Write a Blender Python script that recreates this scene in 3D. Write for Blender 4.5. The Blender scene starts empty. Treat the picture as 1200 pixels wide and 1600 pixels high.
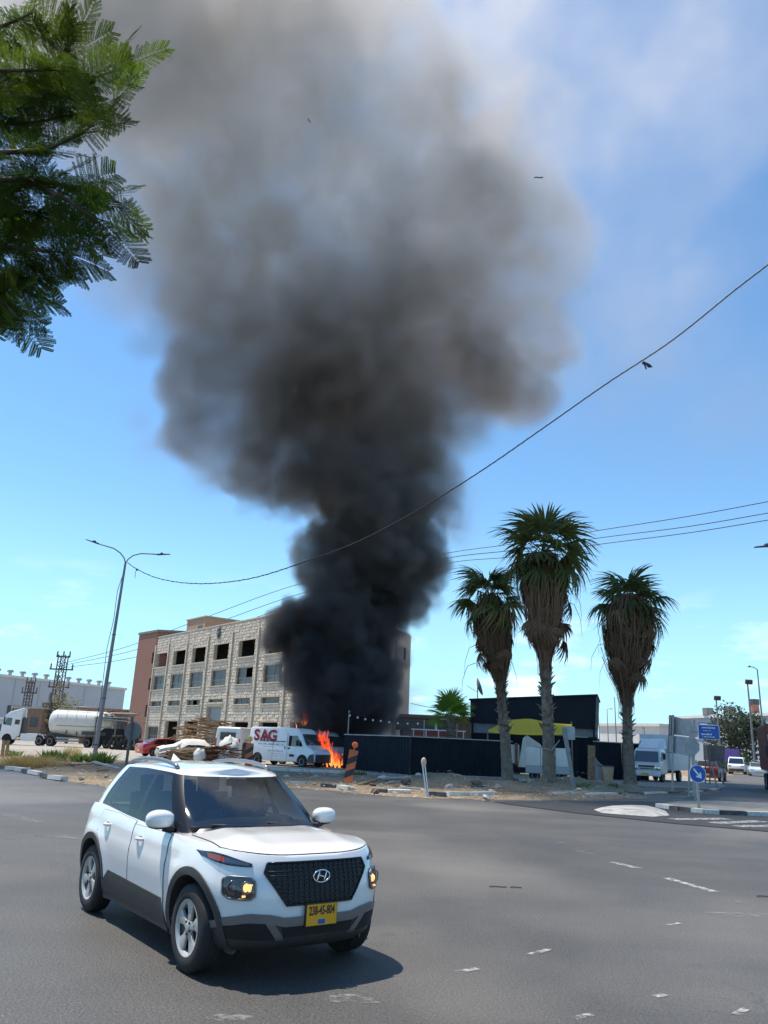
import bpy, bmesh, math, random
import numpy as np
from mathutils import Vector, Matrix, noise as mnoise
R_ = math.radians
rnd = random.Random(7)
SC = bpy.context.scene
COL = SC.collection

# ------------------------------------------------------------------ camera
CAM_H = 1.85; FPX = 1200.0; PITCH = R_(16.72); ROLL = R_(2.5)
_f = Vector((0, math.cos(PITCH), math.sin(PITCH)))
_u = Vector((0, -math.sin(PITCH), math.cos(PITCH)))
_x = Vector((1, 0, 0))
CR = math.cos(ROLL) * _x + math.sin(ROLL) * _u
CU = -math.sin(ROLL) * _x + math.cos(ROLL) * _u
CF = _f
cam_data = bpy.data.cameras.new('camera')
cam = bpy.data.objects.new('camera', cam_data)
COL.objects.link(cam)
cam.matrix_world = Matrix(((CR.x, CU.x, -CF.x, 0), (CR.y, CU.y, -CF.y, 0), (CR.z, CU.z, -CF.z, CAM_H), (0, 0, 0, 1)))
cam_data.sensor_fit = 'HORIZONTAL'
cam_data.sensor_width = 36.0
cam_data.lens = 36.0
cam_data.clip_start = 0.05
cam_data.clip_end = 6000
SC.camera = cam

# ------------------------------------------------------------------ light
SUN_AZ = Vector((-0.91, 0.41)).normalized()      # horizontal direction towards the sun
SUN_EL = R_(69)
world = bpy.data.worlds.new('World')
SC.world = world
world.use_nodes = True
wt = world.node_tree
bg = wt.nodes['Background']
sky = wt.nodes.new('ShaderNodeTexSky')
sky.sky_type = 'NISHITA'
sky.sun_disc = False
sky.sun_elevation = SUN_EL
sky.sun_rotation = math.atan2(SUN_AZ.x, SUN_AZ.y)
sky.altitude = 20
sky.air_density = 1.0
sky.dust_density = 0.0
sky.ozone_density = 3.0
# a few thin fair-weather clouds low over the horizon
tc = wt.nodes.new('ShaderNodeTexCoord')
mp = wt.nodes.new('ShaderNodeMapping'); mp.inputs['Scale'].default_value = (7, 7, 22)
nz = wt.nodes.new('ShaderNodeTexNoise'); nz.inputs['Scale'].default_value = 1.0; nz.inputs['Detail'].default_value = 6; nz.inputs['Roughness'].default_value = .55
rp = wt.nodes.new('ShaderNodeMapRange'); rp.inputs[1].default_value = .545; rp.inputs[2].default_value = .74
sx = wt.nodes.new('ShaderNodeSeparateXYZ')
lo = wt.nodes.new('ShaderNodeMapRange'); lo.inputs[1].default_value = .20; lo.inputs[2].default_value = .08
mu = wt.nodes.new('ShaderNodeMath'); mu.operation = 'MULTIPLY'
mu2 = wt.nodes.new('ShaderNodeMath'); mu2.operation = 'MULTIPLY'; mu2.inputs[1].default_value = .75
mx = wt.nodes.new('ShaderNodeMix'); mx.data_type = 'RGBA'; mx.inputs['B'].default_value = (9.0, 9.2, 9.6, 1)
hs = wt.nodes.new('ShaderNodeHueSaturation'); hs.inputs['Saturation'].default_value = 1.04
L = wt.links.new
L(tc.outputs['Generated'], mp.inputs[0]); L(mp.outputs[0], nz.inputs[0]); L(nz.outputs[0], rp.inputs[0])
L(tc.outputs['Generated'], sx.inputs[0]); L(sx.outputs['Z'], lo.inputs[0])
L(rp.outputs[0], mu.inputs[0]); L(lo.outputs[0], mu.inputs[1]); L(mu.outputs[0], mu2.inputs[0])
L(sky.outputs[0], hs.inputs['Color'])
tn = wt.nodes.new('ShaderNodeMix'); tn.data_type = 'RGBA'; tn.blend_type = 'MULTIPLY'; tn.inputs['Factor'].default_value = 1; tn.inputs['B'].default_value = (.86, 1.05, 1.07, 1)
hz = wt.nodes.new('ShaderNodeMapRange'); hz.interpolation_type = 'SMOOTHSTEP'; hz.inputs[1].default_value = .30; hz.inputs[2].default_value = -.02; hz.inputs[4].default_value = .85
hm_ = wt.nodes.new('ShaderNodeMix'); hm_.data_type = 'RGBA'; hm_.inputs['B'].default_value = (2.6, 5.0, 6.6, 1)
L(hs.outputs[0], tn.inputs['A']); L(sx.outputs['Z'], hz.inputs[0]); L(hz.outputs[0], hm_.inputs['Factor']); L(tn.outputs['Result'], hm_.inputs['A'])
L(hm_.outputs['Result'], mx.inputs['A'])
L(mu2.outputs[0], mx.inputs['Factor']); L(mx.outputs['Result'], bg.inputs['Color'])
bg.inputs['Strength'].default_value = 0.15
sun_d = bpy.data.lights.new('sun', 'SUN')
sun_d.energy = 4.8
sun_d.angle = R_(0.53)
sun_d.color = (1.0, 0.92, 0.80)
sun = bpy.data.objects.new('sun', sun_d)
COL.objects.link(sun)
to_sun = Vector((SUN_AZ.x * math.cos(SUN_EL), SUN_AZ.y * math.cos(SUN_EL), math.sin(SUN_EL)))
sun.rotation_euler = to_sun.to_track_quat('Z', 'Y').to_euler()
sun.location = to_sun * 200

SC.view_settings.view_transform = 'Standard'
SC.view_settings.look = 'None'
SC.view_settings.gamma = 1.0
SC.view_settings.exposure = 0.35
SC.view_settings.use_curve_mapping = False
SC.render.engine = 'CYCLES'
cy = SC.cycles
cy.max_bounces = 7; cy.diffuse_bounces = 3; cy.glossy_bounces = 3; cy.transmission_bounces = 4
cy.transparent_max_bounces = 24; cy.volume_bounces = 3
cy.volume_step_rate = 1.0; cy.volume_max_steps = 512
cy.use_denoising = True
cy.caustics_reflective = False; cy.caustics_refractive = False
cy.use_adaptive_sampling = True; cy.adaptive_threshold = 0.015
cy.sample_clamp_indirect = 6.0

# ------------------------------------------------------------------ measuring helpers
def ray(px, py):
    d = CF * FPX + CR * (px - 600) - CU * (py - 800)
    return d / d.y
def G(px, py, z=0.0):
    """the place on the ground (or on a level z) that the photograph shows at px, py"""
    d = ray(px, py)
    return Vector((0, 0, CAM_H)) + d * ((z - CAM_H) / d.z)
def P(px, py, Y):
    """the place at distance Y that the photograph shows at px, py"""
    return Vector((0, 0, CAM_H)) + ray(px, py) * Y
def GX(px, Y):
    """ground point at distance Y below column px"""
    hy = 1162 + (px - 600) * 0.0437
    p = P(px, hy + CAM_H * FPX / Y, Y)
    return Vector((p.x, Y, 0))
# ------------------------------------------------------------------ object helpers
def nlink(nt, a, b): nt.links.new(a, b)
def mat(name, col, rough=.6, metal=0.0, var=.12, scale=3.0, bump=0.0, bscale=30.0, dirt=None, dscale=1.2, damt=.5, spec=.5, coat=0.0, emit=None, estr=0.0, detail=5, trans=0.0):
    m = bpy.data.materials.new(name); m.use_nodes = True
    nt = m.node_tree; b = nt.nodes['Principled BSDF']
    N = nt.nodes.new
    tc = N('ShaderNodeTexCoord')
    n1 = N('ShaderNodeTexNoise'); n1.inputs['Scale'].default_value = scale; n1.inputs['Detail'].default_value = detail
    nlink(nt, tc.outputs['Object'], n1.inputs['Vector'])
    mixn = N('ShaderNodeMix'); mixn.data_type = 'RGBA'
    r = N('ShaderNodeMapRange'); r.inputs[1].default_value = .3; r.inputs[2].default_value = .7
    nlink(nt, n1.outputs[0], r.inputs[0]); nlink(nt, r.outputs[0], mixn.inputs['Factor'])
    mixn.inputs['A'].default_value = [c * (1 - var) for c in col[:3]] + [1]
    mixn.inputs['B'].default_value = [min(1, c * (1 + var)) for c in col[:3]] + [1]
    out = mixn.outputs['Result']
    if dirt:
        n2 = N('ShaderNodeTexNoise'); n2.inputs['Scale'].default_value = dscale; n2.inputs['Detail'].default_value = 7; n2.inputs['Roughness'].default_value = .65
        nlink(nt, tc.outputs['Object'], n2.inputs['Vector'])
        r2 = N('ShaderNodeMapRange'); r2.inputs[1].default_value = .5; r2.inputs[2].default_value = .72; r2.inputs[4].default_value = damt
        nlink(nt, n2.outputs[0], r2.inputs[0])
        m2 = N('ShaderNodeMix'); m2.data_type = 'RGBA'
        nlink(nt, r2.outputs[0], m2.inputs['Factor']); nlink(nt, out, m2.inputs['A']); m2.inputs['B'].default_value = list(dirt[:3]) + [1]
        out = m2.outputs['Result']
    nlink(nt, out, b.inputs['Base Color'])
    b.inputs['Roughness'].default_value = rough; b.inputs['Metallic'].default_value = metal
    b.inputs['Specular IOR Level'].default_value = spec
    b.inputs['Coat Weight'].default_value = coat; b.inputs['Coat Roughness'].default_value = .04
    if trans:
        b.inputs['Transmission Weight'].default_value = trans
    if emit:
        b.inputs['Emission Color'].default_value = list(emit[:3]) + [1]; b.inputs['Emission Strength'].default_value = estr
    if bump:
        n3 = N('ShaderNodeTexNoise'); n3.inputs['Scale'].default_value = bscale; n3.inputs['Detail'].default_value = 6
        nlink(nt, tc.outputs['Object'], n3.inputs['Vector'])
        bp = N('ShaderNodeBump'); bp.inputs['Strength'].default_value = bump; bp.inputs['Distance'].default_value = .03
        nlink(nt, n3.outputs[0], bp.inputs['Height']); nlink(nt, bp.outputs[0], b.inputs['Normal'])
    return m
def glass_mat(name, tint, refl=.10, rough=.02):
    """thin pane: tinted see-through plus a mirror-like fresnel reflection"""
    m = bpy.data.materials.new(name); m.use_nodes = True
    nt = m.node_tree; nt.nodes.clear(); N = nt.nodes.new
    o = N('ShaderNodeOutputMaterial'); mx = N('ShaderNodeMixShader'); t = N('ShaderNodeBsdfTransparent'); g = N('ShaderNodeBsdfGlossy')
    lw = N('ShaderNodeLayerWeight'); lw.inputs['Blend'].default_value = .35
    mr = N('ShaderNodeMapRange'); mr.inputs[3].default_value = refl; mr.inputs[4].default_value = .5
    nlink(nt, lw.outputs['Fresnel'], mr.inputs[0]); nlink(nt, mr.outputs[0], mx.inputs[0])
    t.inputs[0].default_value = list(tint) + [1]; g.inputs['Roughness'].default_value = rough; g.inputs[0].default_value = (.9, .93, .95, 1)
    nlink(nt, t.outputs[0], mx.inputs[1]); nlink(nt, g.outputs[0], mx.inputs[2]); nlink(nt, mx.outputs[0], o.inputs[0])
    return m

class MB:
    """collects faces and links them as ONE mesh object"""
    def __init__(s): s.v = []; s.f = []; s.mi = []; s.cur = 0
    def add(s, vs, fs):
        o = len(s.v); s.v += [tuple(p) for p in vs]; s.f += [tuple(i + o for i in f) for f in fs]; s.mi += [s.cur] * len(fs); return s
    def box(s, c, d, rot=None):
        c = Vector(c); h = Vector(d) / 2
        vs = [Vector((x * h.x, y * h.y, z * h.z)) for x in (-1, 1) for y in (-1, 1) for z in (-1, 1)]
        if rot is not None: vs = [rot @ p for p in vs]
        return s.add([c + p for p in vs], [(0, 1, 3, 2), (4, 6, 7, 5), (0, 4, 5, 1), (2, 3, 7, 6), (0, 2, 6, 4), (1, 5, 7, 3)])
    def hexa(s, p):   # 4 bottom, 4 top
        return s.add(p, [(3, 2, 1, 0), (4, 5, 6, 7), (0, 1, 5, 4), (1, 2, 6, 5), (2, 3, 7, 6), (3, 0, 4, 7)])
    def tube(s, pts, r, n=8, caps=True):
        pts = [Vector(p) for p in pts]; m = len(pts)
        rs = r if isinstance(r, (list, tuple)) else [r] * m
        a = None; rings = []
        for i in range(m):
            t = (pts[min(i + 1, m - 1)] - pts[max(i - 1, 0)])
            t = t.normalized() if t.length > 1e-9 else Vector((0, 0, 1))
            if a is None:
                a = t.cross(Vector((0, 0, 1)) if abs(t.z) < .9 else Vector((1, 0, 0))).normalized()
            a = (a - t * a.dot(t)).normalized(); b = t.cross(a)
            rings.append([pts[i] + (a * math.cos(2 * math.pi * k / n) + b * math.sin(2 * math.pi * k / n)) * rs[i] for k in range(n)])
        vs = [p for q in rings for p in q]; fs = []
        for i in range(m - 1):
            for k in range(n):
                k2 = (k + 1) % n; fs.append((i * n + k, i * n + k2, (i + 1) * n + k2, (i + 1) * n + k))
        if caps: fs += [tuple(range(n - 1, -1, -1)), tuple((m - 1) * n + k for k in range(n))]
        return s.add(vs, fs)
    def cyl(s, p0, p1, r0, r1=None, n=12): return s.tube([p0, p1], [r0, r0 if r1 is None else r1], n)
    def lathe(s, prof, n=24, M=None, caps=True):
        """profile (r, h) turned about local z, M places it"""
        M = M or Matrix.Identity(4)
        vs = [M @ Vector((r * math.cos(2 * math.pi * k / n), r * math.sin(2 * math.pi * k / n), h)) for r, h in prof for k in range(n)]
        fs = [(i * n + k, i * n + (k + 1) % n, (i + 1) * n + (k + 1) % n, (i + 1) * n + k) for i in range(len(prof) - 1) for k in range(n)]
        if caps and prof[0][0] > 1e-6: fs.append(tuple(range(n - 1, -1, -1)))
        if caps and prof[-1][0] > 1e-6: fs.append(tuple((len(prof) - 1) * n + k for k in range(n)))
        return s.add(vs, fs)
    def prism(s, poly, h, M=None, h0=0.0):
        M = M or Matrix.Identity(4); n = len(poly)
        vs = [M @ Vector((x, y, h0)) for x, y in poly] + [M @ Vector((x, y, h)) for x, y in poly]
        return s.add(vs, [tuple(range(n - 1, -1, -1)), tuple(range(n, 2 * n))] + [(i, (i + 1) % n, n + (i + 1) % n, n + i) for i in range(n)])
    def grid(s, rows, close_u=False):
        m = len(rows); n = len(rows[0])
        vs = [p for r in rows for p in r]; fs = []
        for i in range(m - 1):
            for k in range(n if close_u else n - 1):
                k2 = (k + 1) % n; fs.append((i * n + k, i * n + k2, (i + 1) * n + k2, (i + 1) * n + k))
        return s.add(vs, fs)
    def sheet(s, rows, th, nrm):
        """a grid given thickness th along -nrm"""
        nrm = Vector(nrm); m = len(rows); n = len(rows[0])
        vs = [Vector(p) for r in rows for p in r]; o = len(vs); vs += [p - nrm * th for p in vs]
        fs = []
        for i in range(m - 1):
            for k in range(n - 1):
                q = (i * n + k, i * n + k + 1, (i + 1) * n + k + 1, (i + 1) * n + k)
                fs.append(q); fs.append(tuple(o + j for j in reversed(q)))
        bd = [k for k in range(n)] + [i * n + n - 1 for i in range(1, m)] + [(m - 1) * n + k for k in range(n - 2, -1, -1)] + [i * n for i in range(m - 2, 0, -1)]
        for a, b in zip(bd, bd[1:] + bd[:1]): fs.append((b, a, o + a, o + b))
        return s.add(vs, fs)
    def ball(s, c, r, nu=10, nv=6, jit=0.0, rng=None):
        c = Vector(c); r = Vector(r) if hasattr(r, '__len__') else Vector((r, r, r)); rng = rng or rnd
        vs = [c + Vector((0, 0, -r.z))]
        for i in range(1, nv):
            th = math.pi * i / nv - math.pi / 2
            for k in range(nu):
                j = 1 + rng.uniform(-jit, jit); a = 2 * math.pi * k / nu
                vs.append(c + Vector((r.x * math.cos(th) * math.cos(a) * j, r.y * math.cos(th) * math.sin(a) * j, r.z * math.sin(th) * j)))
        vs.append(c + Vector((0, 0, r.z))); e = len(vs) - 1; fs = []
        for k in range(nu):
            fs.append((0, 1 + (k + 1) % nu, 1 + k)); fs.append((e, e - nu + k, e - nu + (k + 1) % nu))
        for i in range(nv - 2):
            for k in range(nu):
                a = 1 + i * nu; fs.append((a + k, a + (k + 1) % nu, a + nu + (k + 1) % nu, a + nu + k))
        return s.add(vs, fs)
    def mesh(s, name, m, smooth=None):
        me = bpy.data.meshes.new(name); me.from_pydata(s.v, [], s.f)
        for q in (m if isinstance(m, (list, tuple)) else [m]): me.materials.append(q)
        if isinstance(m, (list, tuple)): me.polygons.foreach_set('material_index', s.mi)
        if smooth is not None:
            me.polygons.foreach_set('use_smooth', [True] * len(me.polygons)); me.update()
            if smooth < 179: me.set_sharp_from_angle(angle=R_(smooth))
        me.update(); return me
    def build(s, name, m, parent=None, smooth=None, bevel=0.0, seg=2, fixn=False):
        me = s.mesh(name, m, None)
        if fixn:
            bm = bmesh.new(); bm.from_mesh(me); bmesh.ops.recalc_face_normals(bm, faces=bm.faces); bm.to_mesh(me); bm.free()
        if bevel:
            bm = bmesh.new(); bm.from_mesh(me)
            ed = [e for e in bm.edges if len(e.link_faces) == 2 and e.calc_face_angle(0) > R_(28)]
            bmesh.ops.bevel(bm, geom=ed, offset=bevel, segments=seg, profile=.6, affect='EDGES', clamp_overlap=True)
            bm.to_mesh(me); bm.free()
            smooth = 40 if smooth is None else smooth
        if smooth is not None:
            me.polygons.foreach_set('use_smooth', [True] * len(me.polygons))
            if smooth < 179: me.set_sharp_from_angle(angle=R_(smooth))
        me.update()
        return link(name, me, parent)
def link(name, me, parent=None):
    o = bpy.data.objects.new(name, me); COL.objects.link(o)
    if parent is not None: o.parent = parent
    return o
def thing(name, label, cat, loc=(0, 0, 0), rz=0.0, group=None):
    o = bpy.data.objects.new(name, None); COL.objects.link(o); o.empty_display_size = .3
    o.location = loc; o.rotation_euler = (0, 0, rz)
    return tag(o, label, cat, group)
def tag(o, label=None, cat=None, group=None, kind=None):
    if label: o['label'] = label
    if cat: o['category'] = cat
    if group: o['group'] = group
    if kind: o['kind'] = kind
    return o
def kids(o): return [c for c in bpy.data.objects if c.parent == o]
def dup(root, loc, rz, label=None, group=None):
    def cp(o, par):
        c = o.copy(); COL.objects.link(c)
        if par is not None: c.parent = par
        for k in kids(o): cp(k, c)
        return c
    r = cp(root, None); r.location = loc; r.rotation_euler = (0, 0, rz)
    if label: r['label'] = label
    if group: r['group'] = group
    return r
def text(name, body, size, m, parent, M, bold=0.0, depth=.003, align='CENTER', sx=1.0):
    cu = bpy.data.curves.new(name, 'FONT'); cu.body = body; cu.size = size; cu.extrude = depth; cu.offset = bold
    cu.align_x = align; cu.align_y = 'CENTER'; cu.resolution_u = 3
    t = bpy.data.objects.new(name + '_curve', cu); COL.objects.link(t)
    dg = bpy.context.evaluated_depsgraph_get(); me = bpy.data.meshes.new_from_object(t.evaluated_get(dg))
    bpy.data.objects.remove(t)
    me.transform(M @ Matrix.Diagonal((sx, 1, 1, 1))); me.materials.clear(); me.materials.append(m); me.name = name
    return link(name, me, parent)
def axes(o, x, y, z):
    M = Matrix.Identity(4)
    for i, c in enumerate((x, y, z)):
        for k in range(3): M[k][i] = c[k]
    for k in range(3): M[k][3] = o[k]
    return M
def rz3(a): return Matrix.Rotation(a, 3, 'Z')
def lerp(a, b, t): return a + (b - a) * t
def interp(xs, ys, x):
    if x <= xs[0]: return ys[0]
    for i in range(1, len(xs)):
        if x <= xs[i]: return lerp(ys[i - 1], ys[i], (x - xs[i - 1]) / (xs[i] - xs[i - 1]))
    return ys[-1]
def smooth01(t): t = max(0, min(1, t)); return t * t * (3 - 2 * t)

# ------------------------------------------------------------------ shared materials
M_black = mat('black plastic', (.018, .018, .019), .55, var=.2)
M_rub = mat('tyre rubber', (.022, .022, .023), .8, var=.2, scale=12, bump=.1)
M_metal = mat('galvanised steel', (.36, .36, .35), .5, metal=.6, var=.15, scale=6, dirt=(.22, .19, .16), damt=.5)
M_post = mat('grey painted steel', (.20, .20, .20), .6, var=.2, scale=4, dirt=(.12, .10, .09), damt=.5)
M_white = mat('weathered white paint', (.74, .73, .70), .5, var=.05, scale=2, dirt=(.45, .40, .33), dscale=1.0, damt=.45)
M_vanwhite = mat('white van paint', (.78, .78, .77), .28, var=.03, scale=1.5, dirt=(.55, .51, .46), dscale=1.4, damt=.35, coat=.5)
M_dark = mat('dark interior', (.012, .012, .013), .8, var=.2)
M_glass = glass_mat('tinted glass', (.30, .34, .33), .10)
M_glassdark = glass_mat('dark tinted glass', (.05, .055, .06), .10)
M_window = mat('dusty window glass', (.05, .052, .05), .32, var=.4, scale=.7, spec=.6, dirt=(.13, .125, .11), damt=.6)
M_chrome = mat('chrome', (.75, .75, .76), .12, metal=1, var=.03)
M_concrete = mat('concrete', (.42, .40, .36), .85, var=.12, scale=2, bump=.15, bscale=25, dirt=(.27, .24, .2), damt=.5)
M_wood = mat('weathered timber', (.34, .21, .11), .8, var=.35, scale=5, bump=.2, bscale=20, dirt=(.16, .10, .06), damt=.6)
M_red = mat('red car paint', (.42, .014, .022), .25, var=.06, coat=.8)
M_rust = mat('rust', (.20, .08, .04), .85, var=.35, scale=5, bump=.1)
M_tail = mat('tail lamp red', (.45, .02, .02), .2, var=.1, coat=.5)
M_orange = mat('orange reflector', (.85, .16, .03), .4, var=.08)
M_yellow = mat('yellow plastic', (.80, .52, .05), .45, var=.08)
M_blue = mat('traffic sign blue', (.008, .10, .42), .4, var=.08)
M_signback = mat('bare sign back', (.40, .40, .40), .55, metal=.35, var=.12, scale=3, dirt=(.26, .24, .22), damt=.4)
M_signwhite = mat('sign white', (.82, .83, .84), .4, var=.03)
# ------------------------------------------------------------------ ground, road, verge
def ground_mat(name, a, b, c, rough, scale, pebble, bump, spec=.4, crack=None):
    m = bpy.data.materials.new(name); m.use_nodes = True; nt = m.node_tree; bs = nt.nodes['Principled BSDF']; N = nt.nodes.new
    tc = N('ShaderNodeTexCoord')
    def noise(sc, det, ro=.55, w=0):
        n = N('ShaderNodeTexNoise'); n.inputs['Scale'].default_value = sc; n.inputs['Detail'].default_value = det; n.inputs['Roughness'].default_value = ro
        nlink(nt, tc.outputs['Object'], n.inputs['Vector']); return n.outputs[0]
    def rng(s, lo, hi, o0=0, o1=1):
        r = N('ShaderNodeMapRange'); r.inputs[1].default_value = lo; r.inputs[2].default_value = hi; r.inputs[3].default_value = o0; r.inputs[4].default_value = o1
        nlink(nt, s, r.inputs[0]); return r.outputs[0]
    def mix(f, x, y, mode='MIX'):
        k = N('ShaderNodeMix'); k.data_type = 'RGBA'; k.blend_type = mode
        for s, v in (('Factor', f), ('A', x), ('B', y)):
            if isinstance(v, (tuple, list)): k.inputs[s].default_value = list(v) + [1]
            elif isinstance(v, float): k.inputs[s].default_value = v
            else: nlink(nt, v, k.inputs[s])
        return k.outputs['Result']
    col = mix(rng(noise(scale, 6, .6), .35, .65), a, b)
    col = mix(rng(noise(scale * .23, 5, .6), .48, .68, 0, .75), col, c)
    fine = noise(pebble, 3, .7)
    col = mix(rng(fine, .36, .64, .66, .0), col, (0, 0, 0))
    vo = N('ShaderNodeTexVoronoi'); vo.inputs['Scale'].default_value = pebble * .9; nlink(nt, tc.outputs['Object'], vo.inputs['Vector'])
    sp = rng(vo.outputs['Distance'], .10, .24, .6, 0)
    k = N('ShaderNodeMath'); k.operation = 'MULTIPLY'; nlink(nt, sp, k.inputs[0]); nlink(nt, rng(noise(pebble * .35, 2), .5, .62), k.inputs[1])
    col = mix(k.outputs[0], col, tuple(min(1, x * 2.6) for x in b))
    if crack:
        v2 = N('ShaderNodeTexVoronoi'); v2.feature = 'DISTANCE_TO_EDGE'; v2.inputs['Scale'].default_value = .55
        wv = N('ShaderNodeVectorMath'); wv.operation = 'ADD'; nlink(nt, tc.outputs['Object'], wv.inputs[0])
        nz = N('ShaderNodeTexNoise'); nz.inputs['Scale'].default_value = 1.6; nz.inputs['Detail'].default_value = 6
        nlink(nt, tc.outputs['Object'], nz.inputs['Vector']); nlink(nt, nz.outputs['Color'], wv.inputs[1]); nlink(nt, wv.outputs[0], v2.inputs['Vector'])
        cm = N('ShaderNodeMath'); cm.operation = 'MULTIPLY'; nlink(nt, rng(v2.outputs['Distance'], .002, .012, .6, 0), cm.inputs[0]); nlink(nt, rng(noise(.16, 3), .52, .6), cm.inputs[1])
        col = mix(cm.outputs[0], col, tuple(x * .3 for x in a))
    if crack:
        mpn = N('ShaderNodeMapping'); mpn.inputs['Rotation'].default_value = (0, 0, R_(-14)); mpn.inputs['Scale'].default_value = (.05, .55, 1); nlink(nt, tc.outputs['Object'], mpn.inputs[0])
        ns = N('ShaderNodeTexNoise'); ns.inputs['Scale'].default_value = 1.0; ns.inputs['Detail'].default_value = 5; ns.inputs['Roughness'].default_value = .6; nlink(nt, mpn.outputs[0], ns.inputs['Vector'])
        col = mix(rng(ns.outputs[0], .42, .66, 0, .55), col, tuple(x * .55 for x in a))
        col = mix(rng(noise(.11, 4, .5), .5, .64, 0, .5), col, tuple(x * 1.25 for x in c))
        col = mix(rng(noise(.9, 3, .7), .62, .74, 0, .5), col, tuple(x * .5 for x in a))
    nlink(nt, col, bs.inputs['Base Color'])
    nlink(nt, rng(noise(scale * .5, 4), .3, .7, rough - .1, rough + .08), bs.inputs['Roughness'])
    bs.inputs['Specular IOR Level'].default_value = spec
    bp = N('ShaderNodeBump'); bp.inputs['Strength'].default_value = bump; bp.inputs['Distance'].default_value = .03
    nlink(nt, fine, bp.inputs['Height']); nlink(nt, bp.outputs[0], bs.inputs['Normal'])
    return m
M_asph = ground_mat('worn asphalt', (.085, .080, .075), (.135, .126, .116), (.165, .150, .133), .60, .45, 42, .8, .62, crack=True)
M_asph2 = ground_mat('fresh dark asphalt', (.026, .028, .031), (.038, .040, .044), (.05, .05, .052), .7, .6, 80, .5, .5)
M_conc = ground_mat('dusty concrete road', (.46, .42, .36), (.54, .50, .43), (.38, .34, .28), .9, .25, 40, .2, .3)
M_dirt = ground_mat('sandy dirt', (.38, .275, .175), (.48, .37, .24), (.22, .155, .095), .95, .7, 14, .8, .2)
def worn(m, lo_, hi_, sc):
    nt = m.node_tree; b = nt.nodes['Principled BSDF']; tc = nt.nodes.new('ShaderNodeTexCoord'); n = nt.nodes.new('ShaderNodeTexNoise'); n.inputs['Scale'].default_value = sc; n.inputs['Detail'].default_value = 8; n.inputs['Roughness'].default_value = .75
    r = nt.nodes.new('ShaderNodeMapRange'); r.inputs[1].default_value = lo_; r.inputs[2].default_value = hi_
    nlink(nt, tc.outputs['Object'], n.inputs['Vector']); nlink(nt, n.outputs[0], r.inputs[0]); nlink(nt, r.outputs[0], b.inputs['Alpha']); return m
M_paint = mat('worn road paint', (.46, .45, .43), .7, var=.1, scale=6, dirt=(.13, .125, .12), dscale=7, damt=.95)
M_paintold = mat('faded road paint', (.30, .29, .28), .75, var=.2, scale=9, dirt=(.085, .08, .078), dscale=9, damt=1.0)

worn(M_paint, .40, .60, 9); worn(M_paintold, .46, .72, 7)
mb = MB()
rr = [0, 40, 90, 160, 300, 700, 1600, 4500]
mb.grid([[(r * math.cos(a * math.pi / 24), r * math.sin(a * math.pi / 24), -.03) for a in range(48)] for r in rr[1:]], True)
mb.add([(40 * math.cos(a * math.pi / 24), 40 * math.sin(a * math.pi / 24), -.03) for a in range(48)], [tuple(range(48))])
tag(mb.build('ground', M_dirt), 'dry sandy ground reaching to the horizon', kind='structure')
mb = MB(); xs = [-90 + 7.5 * i for i in range(25)]; ys = [-14 + 6 * j for j in range(13)]
mb.grid([[(x, y, 0) for x in xs] for y in ys])
tag(mb.build('road', M_asph), 'worn grey asphalt of the wide road junction', kind='structure')
def pxpoly(pts, z): return [G(a, b) + Vector((0, 0, z)) for a, b in pts]
def flat(name, pts, z, m, label, th=0):
    q = pxpoly(pts, z); mb = MB(); mb.add(q, [tuple(range(len(q)))])
    return tag(mb.build(name, m, fixn=False), label, kind='structure')
def fix_up(o):
    bm = bmesh.new(); bm.from_mesh(o.data); bmesh.ops.recalc_face_normals(bm, faces=bm.faces)
    for f in bm.faces:
        if f.normal.z < 0: f.normal_flip()
    bm.to_mesh(o.data); bm.free()
# pale service road behind the verge and the yard in front of the stone building
svc = [(-75, 50), (-20, 47), (-8, 42), (2, 38), (12, 37), (22, 42), (30, 55), (30, 78), (-6, 84), (-40, 130), (-140, 140), (-140, 60)]
mb = MB(); mb.add([(x, y, .006) for x, y in svc], [tuple(range(len(svc)))])
o = mb.build('service_road', M_conc); fix_up(o); tag(o, 'pale dusty concrete road in front of the stone building', kind='structure')
side = [(12, 33), (17, 31), (40, 31), (70, 88), (100, 140), (200, 300), (180, 310), (62, 128), (34, 80), (24, 55), (17, 42)]
mb = MB(); mb.add([(x, y, .012) for x, y in side], [tuple(range(len(side)))])
o = mb.build('side_road', ground_mat('grey side road asphalt', (.13, .128, .122), (.17, .165, .155), (.21, .2, .18), .8, .3, 60, .3)); fix_up(o); tag(o, 'grey side road running away to the right', kind='structure')
dk = pxpoly([(770, 1253), (1000, 1252), (1200, 1262), (1340, 1268), (1340, 1318), (1200, 1300), (1050, 1287), (900, 1271), (800, 1258)], .016)  # palm crown shade painted in as a darker asphalt strip
mb = MB(); mb.add(dk, [tuple(range(len(dk)))]); o = mb.build('shade_strip', M_asph2); fix_up(o); tag(o, 'fresh dark asphalt strip across the mouth of the side road', kind='structure')

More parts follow.
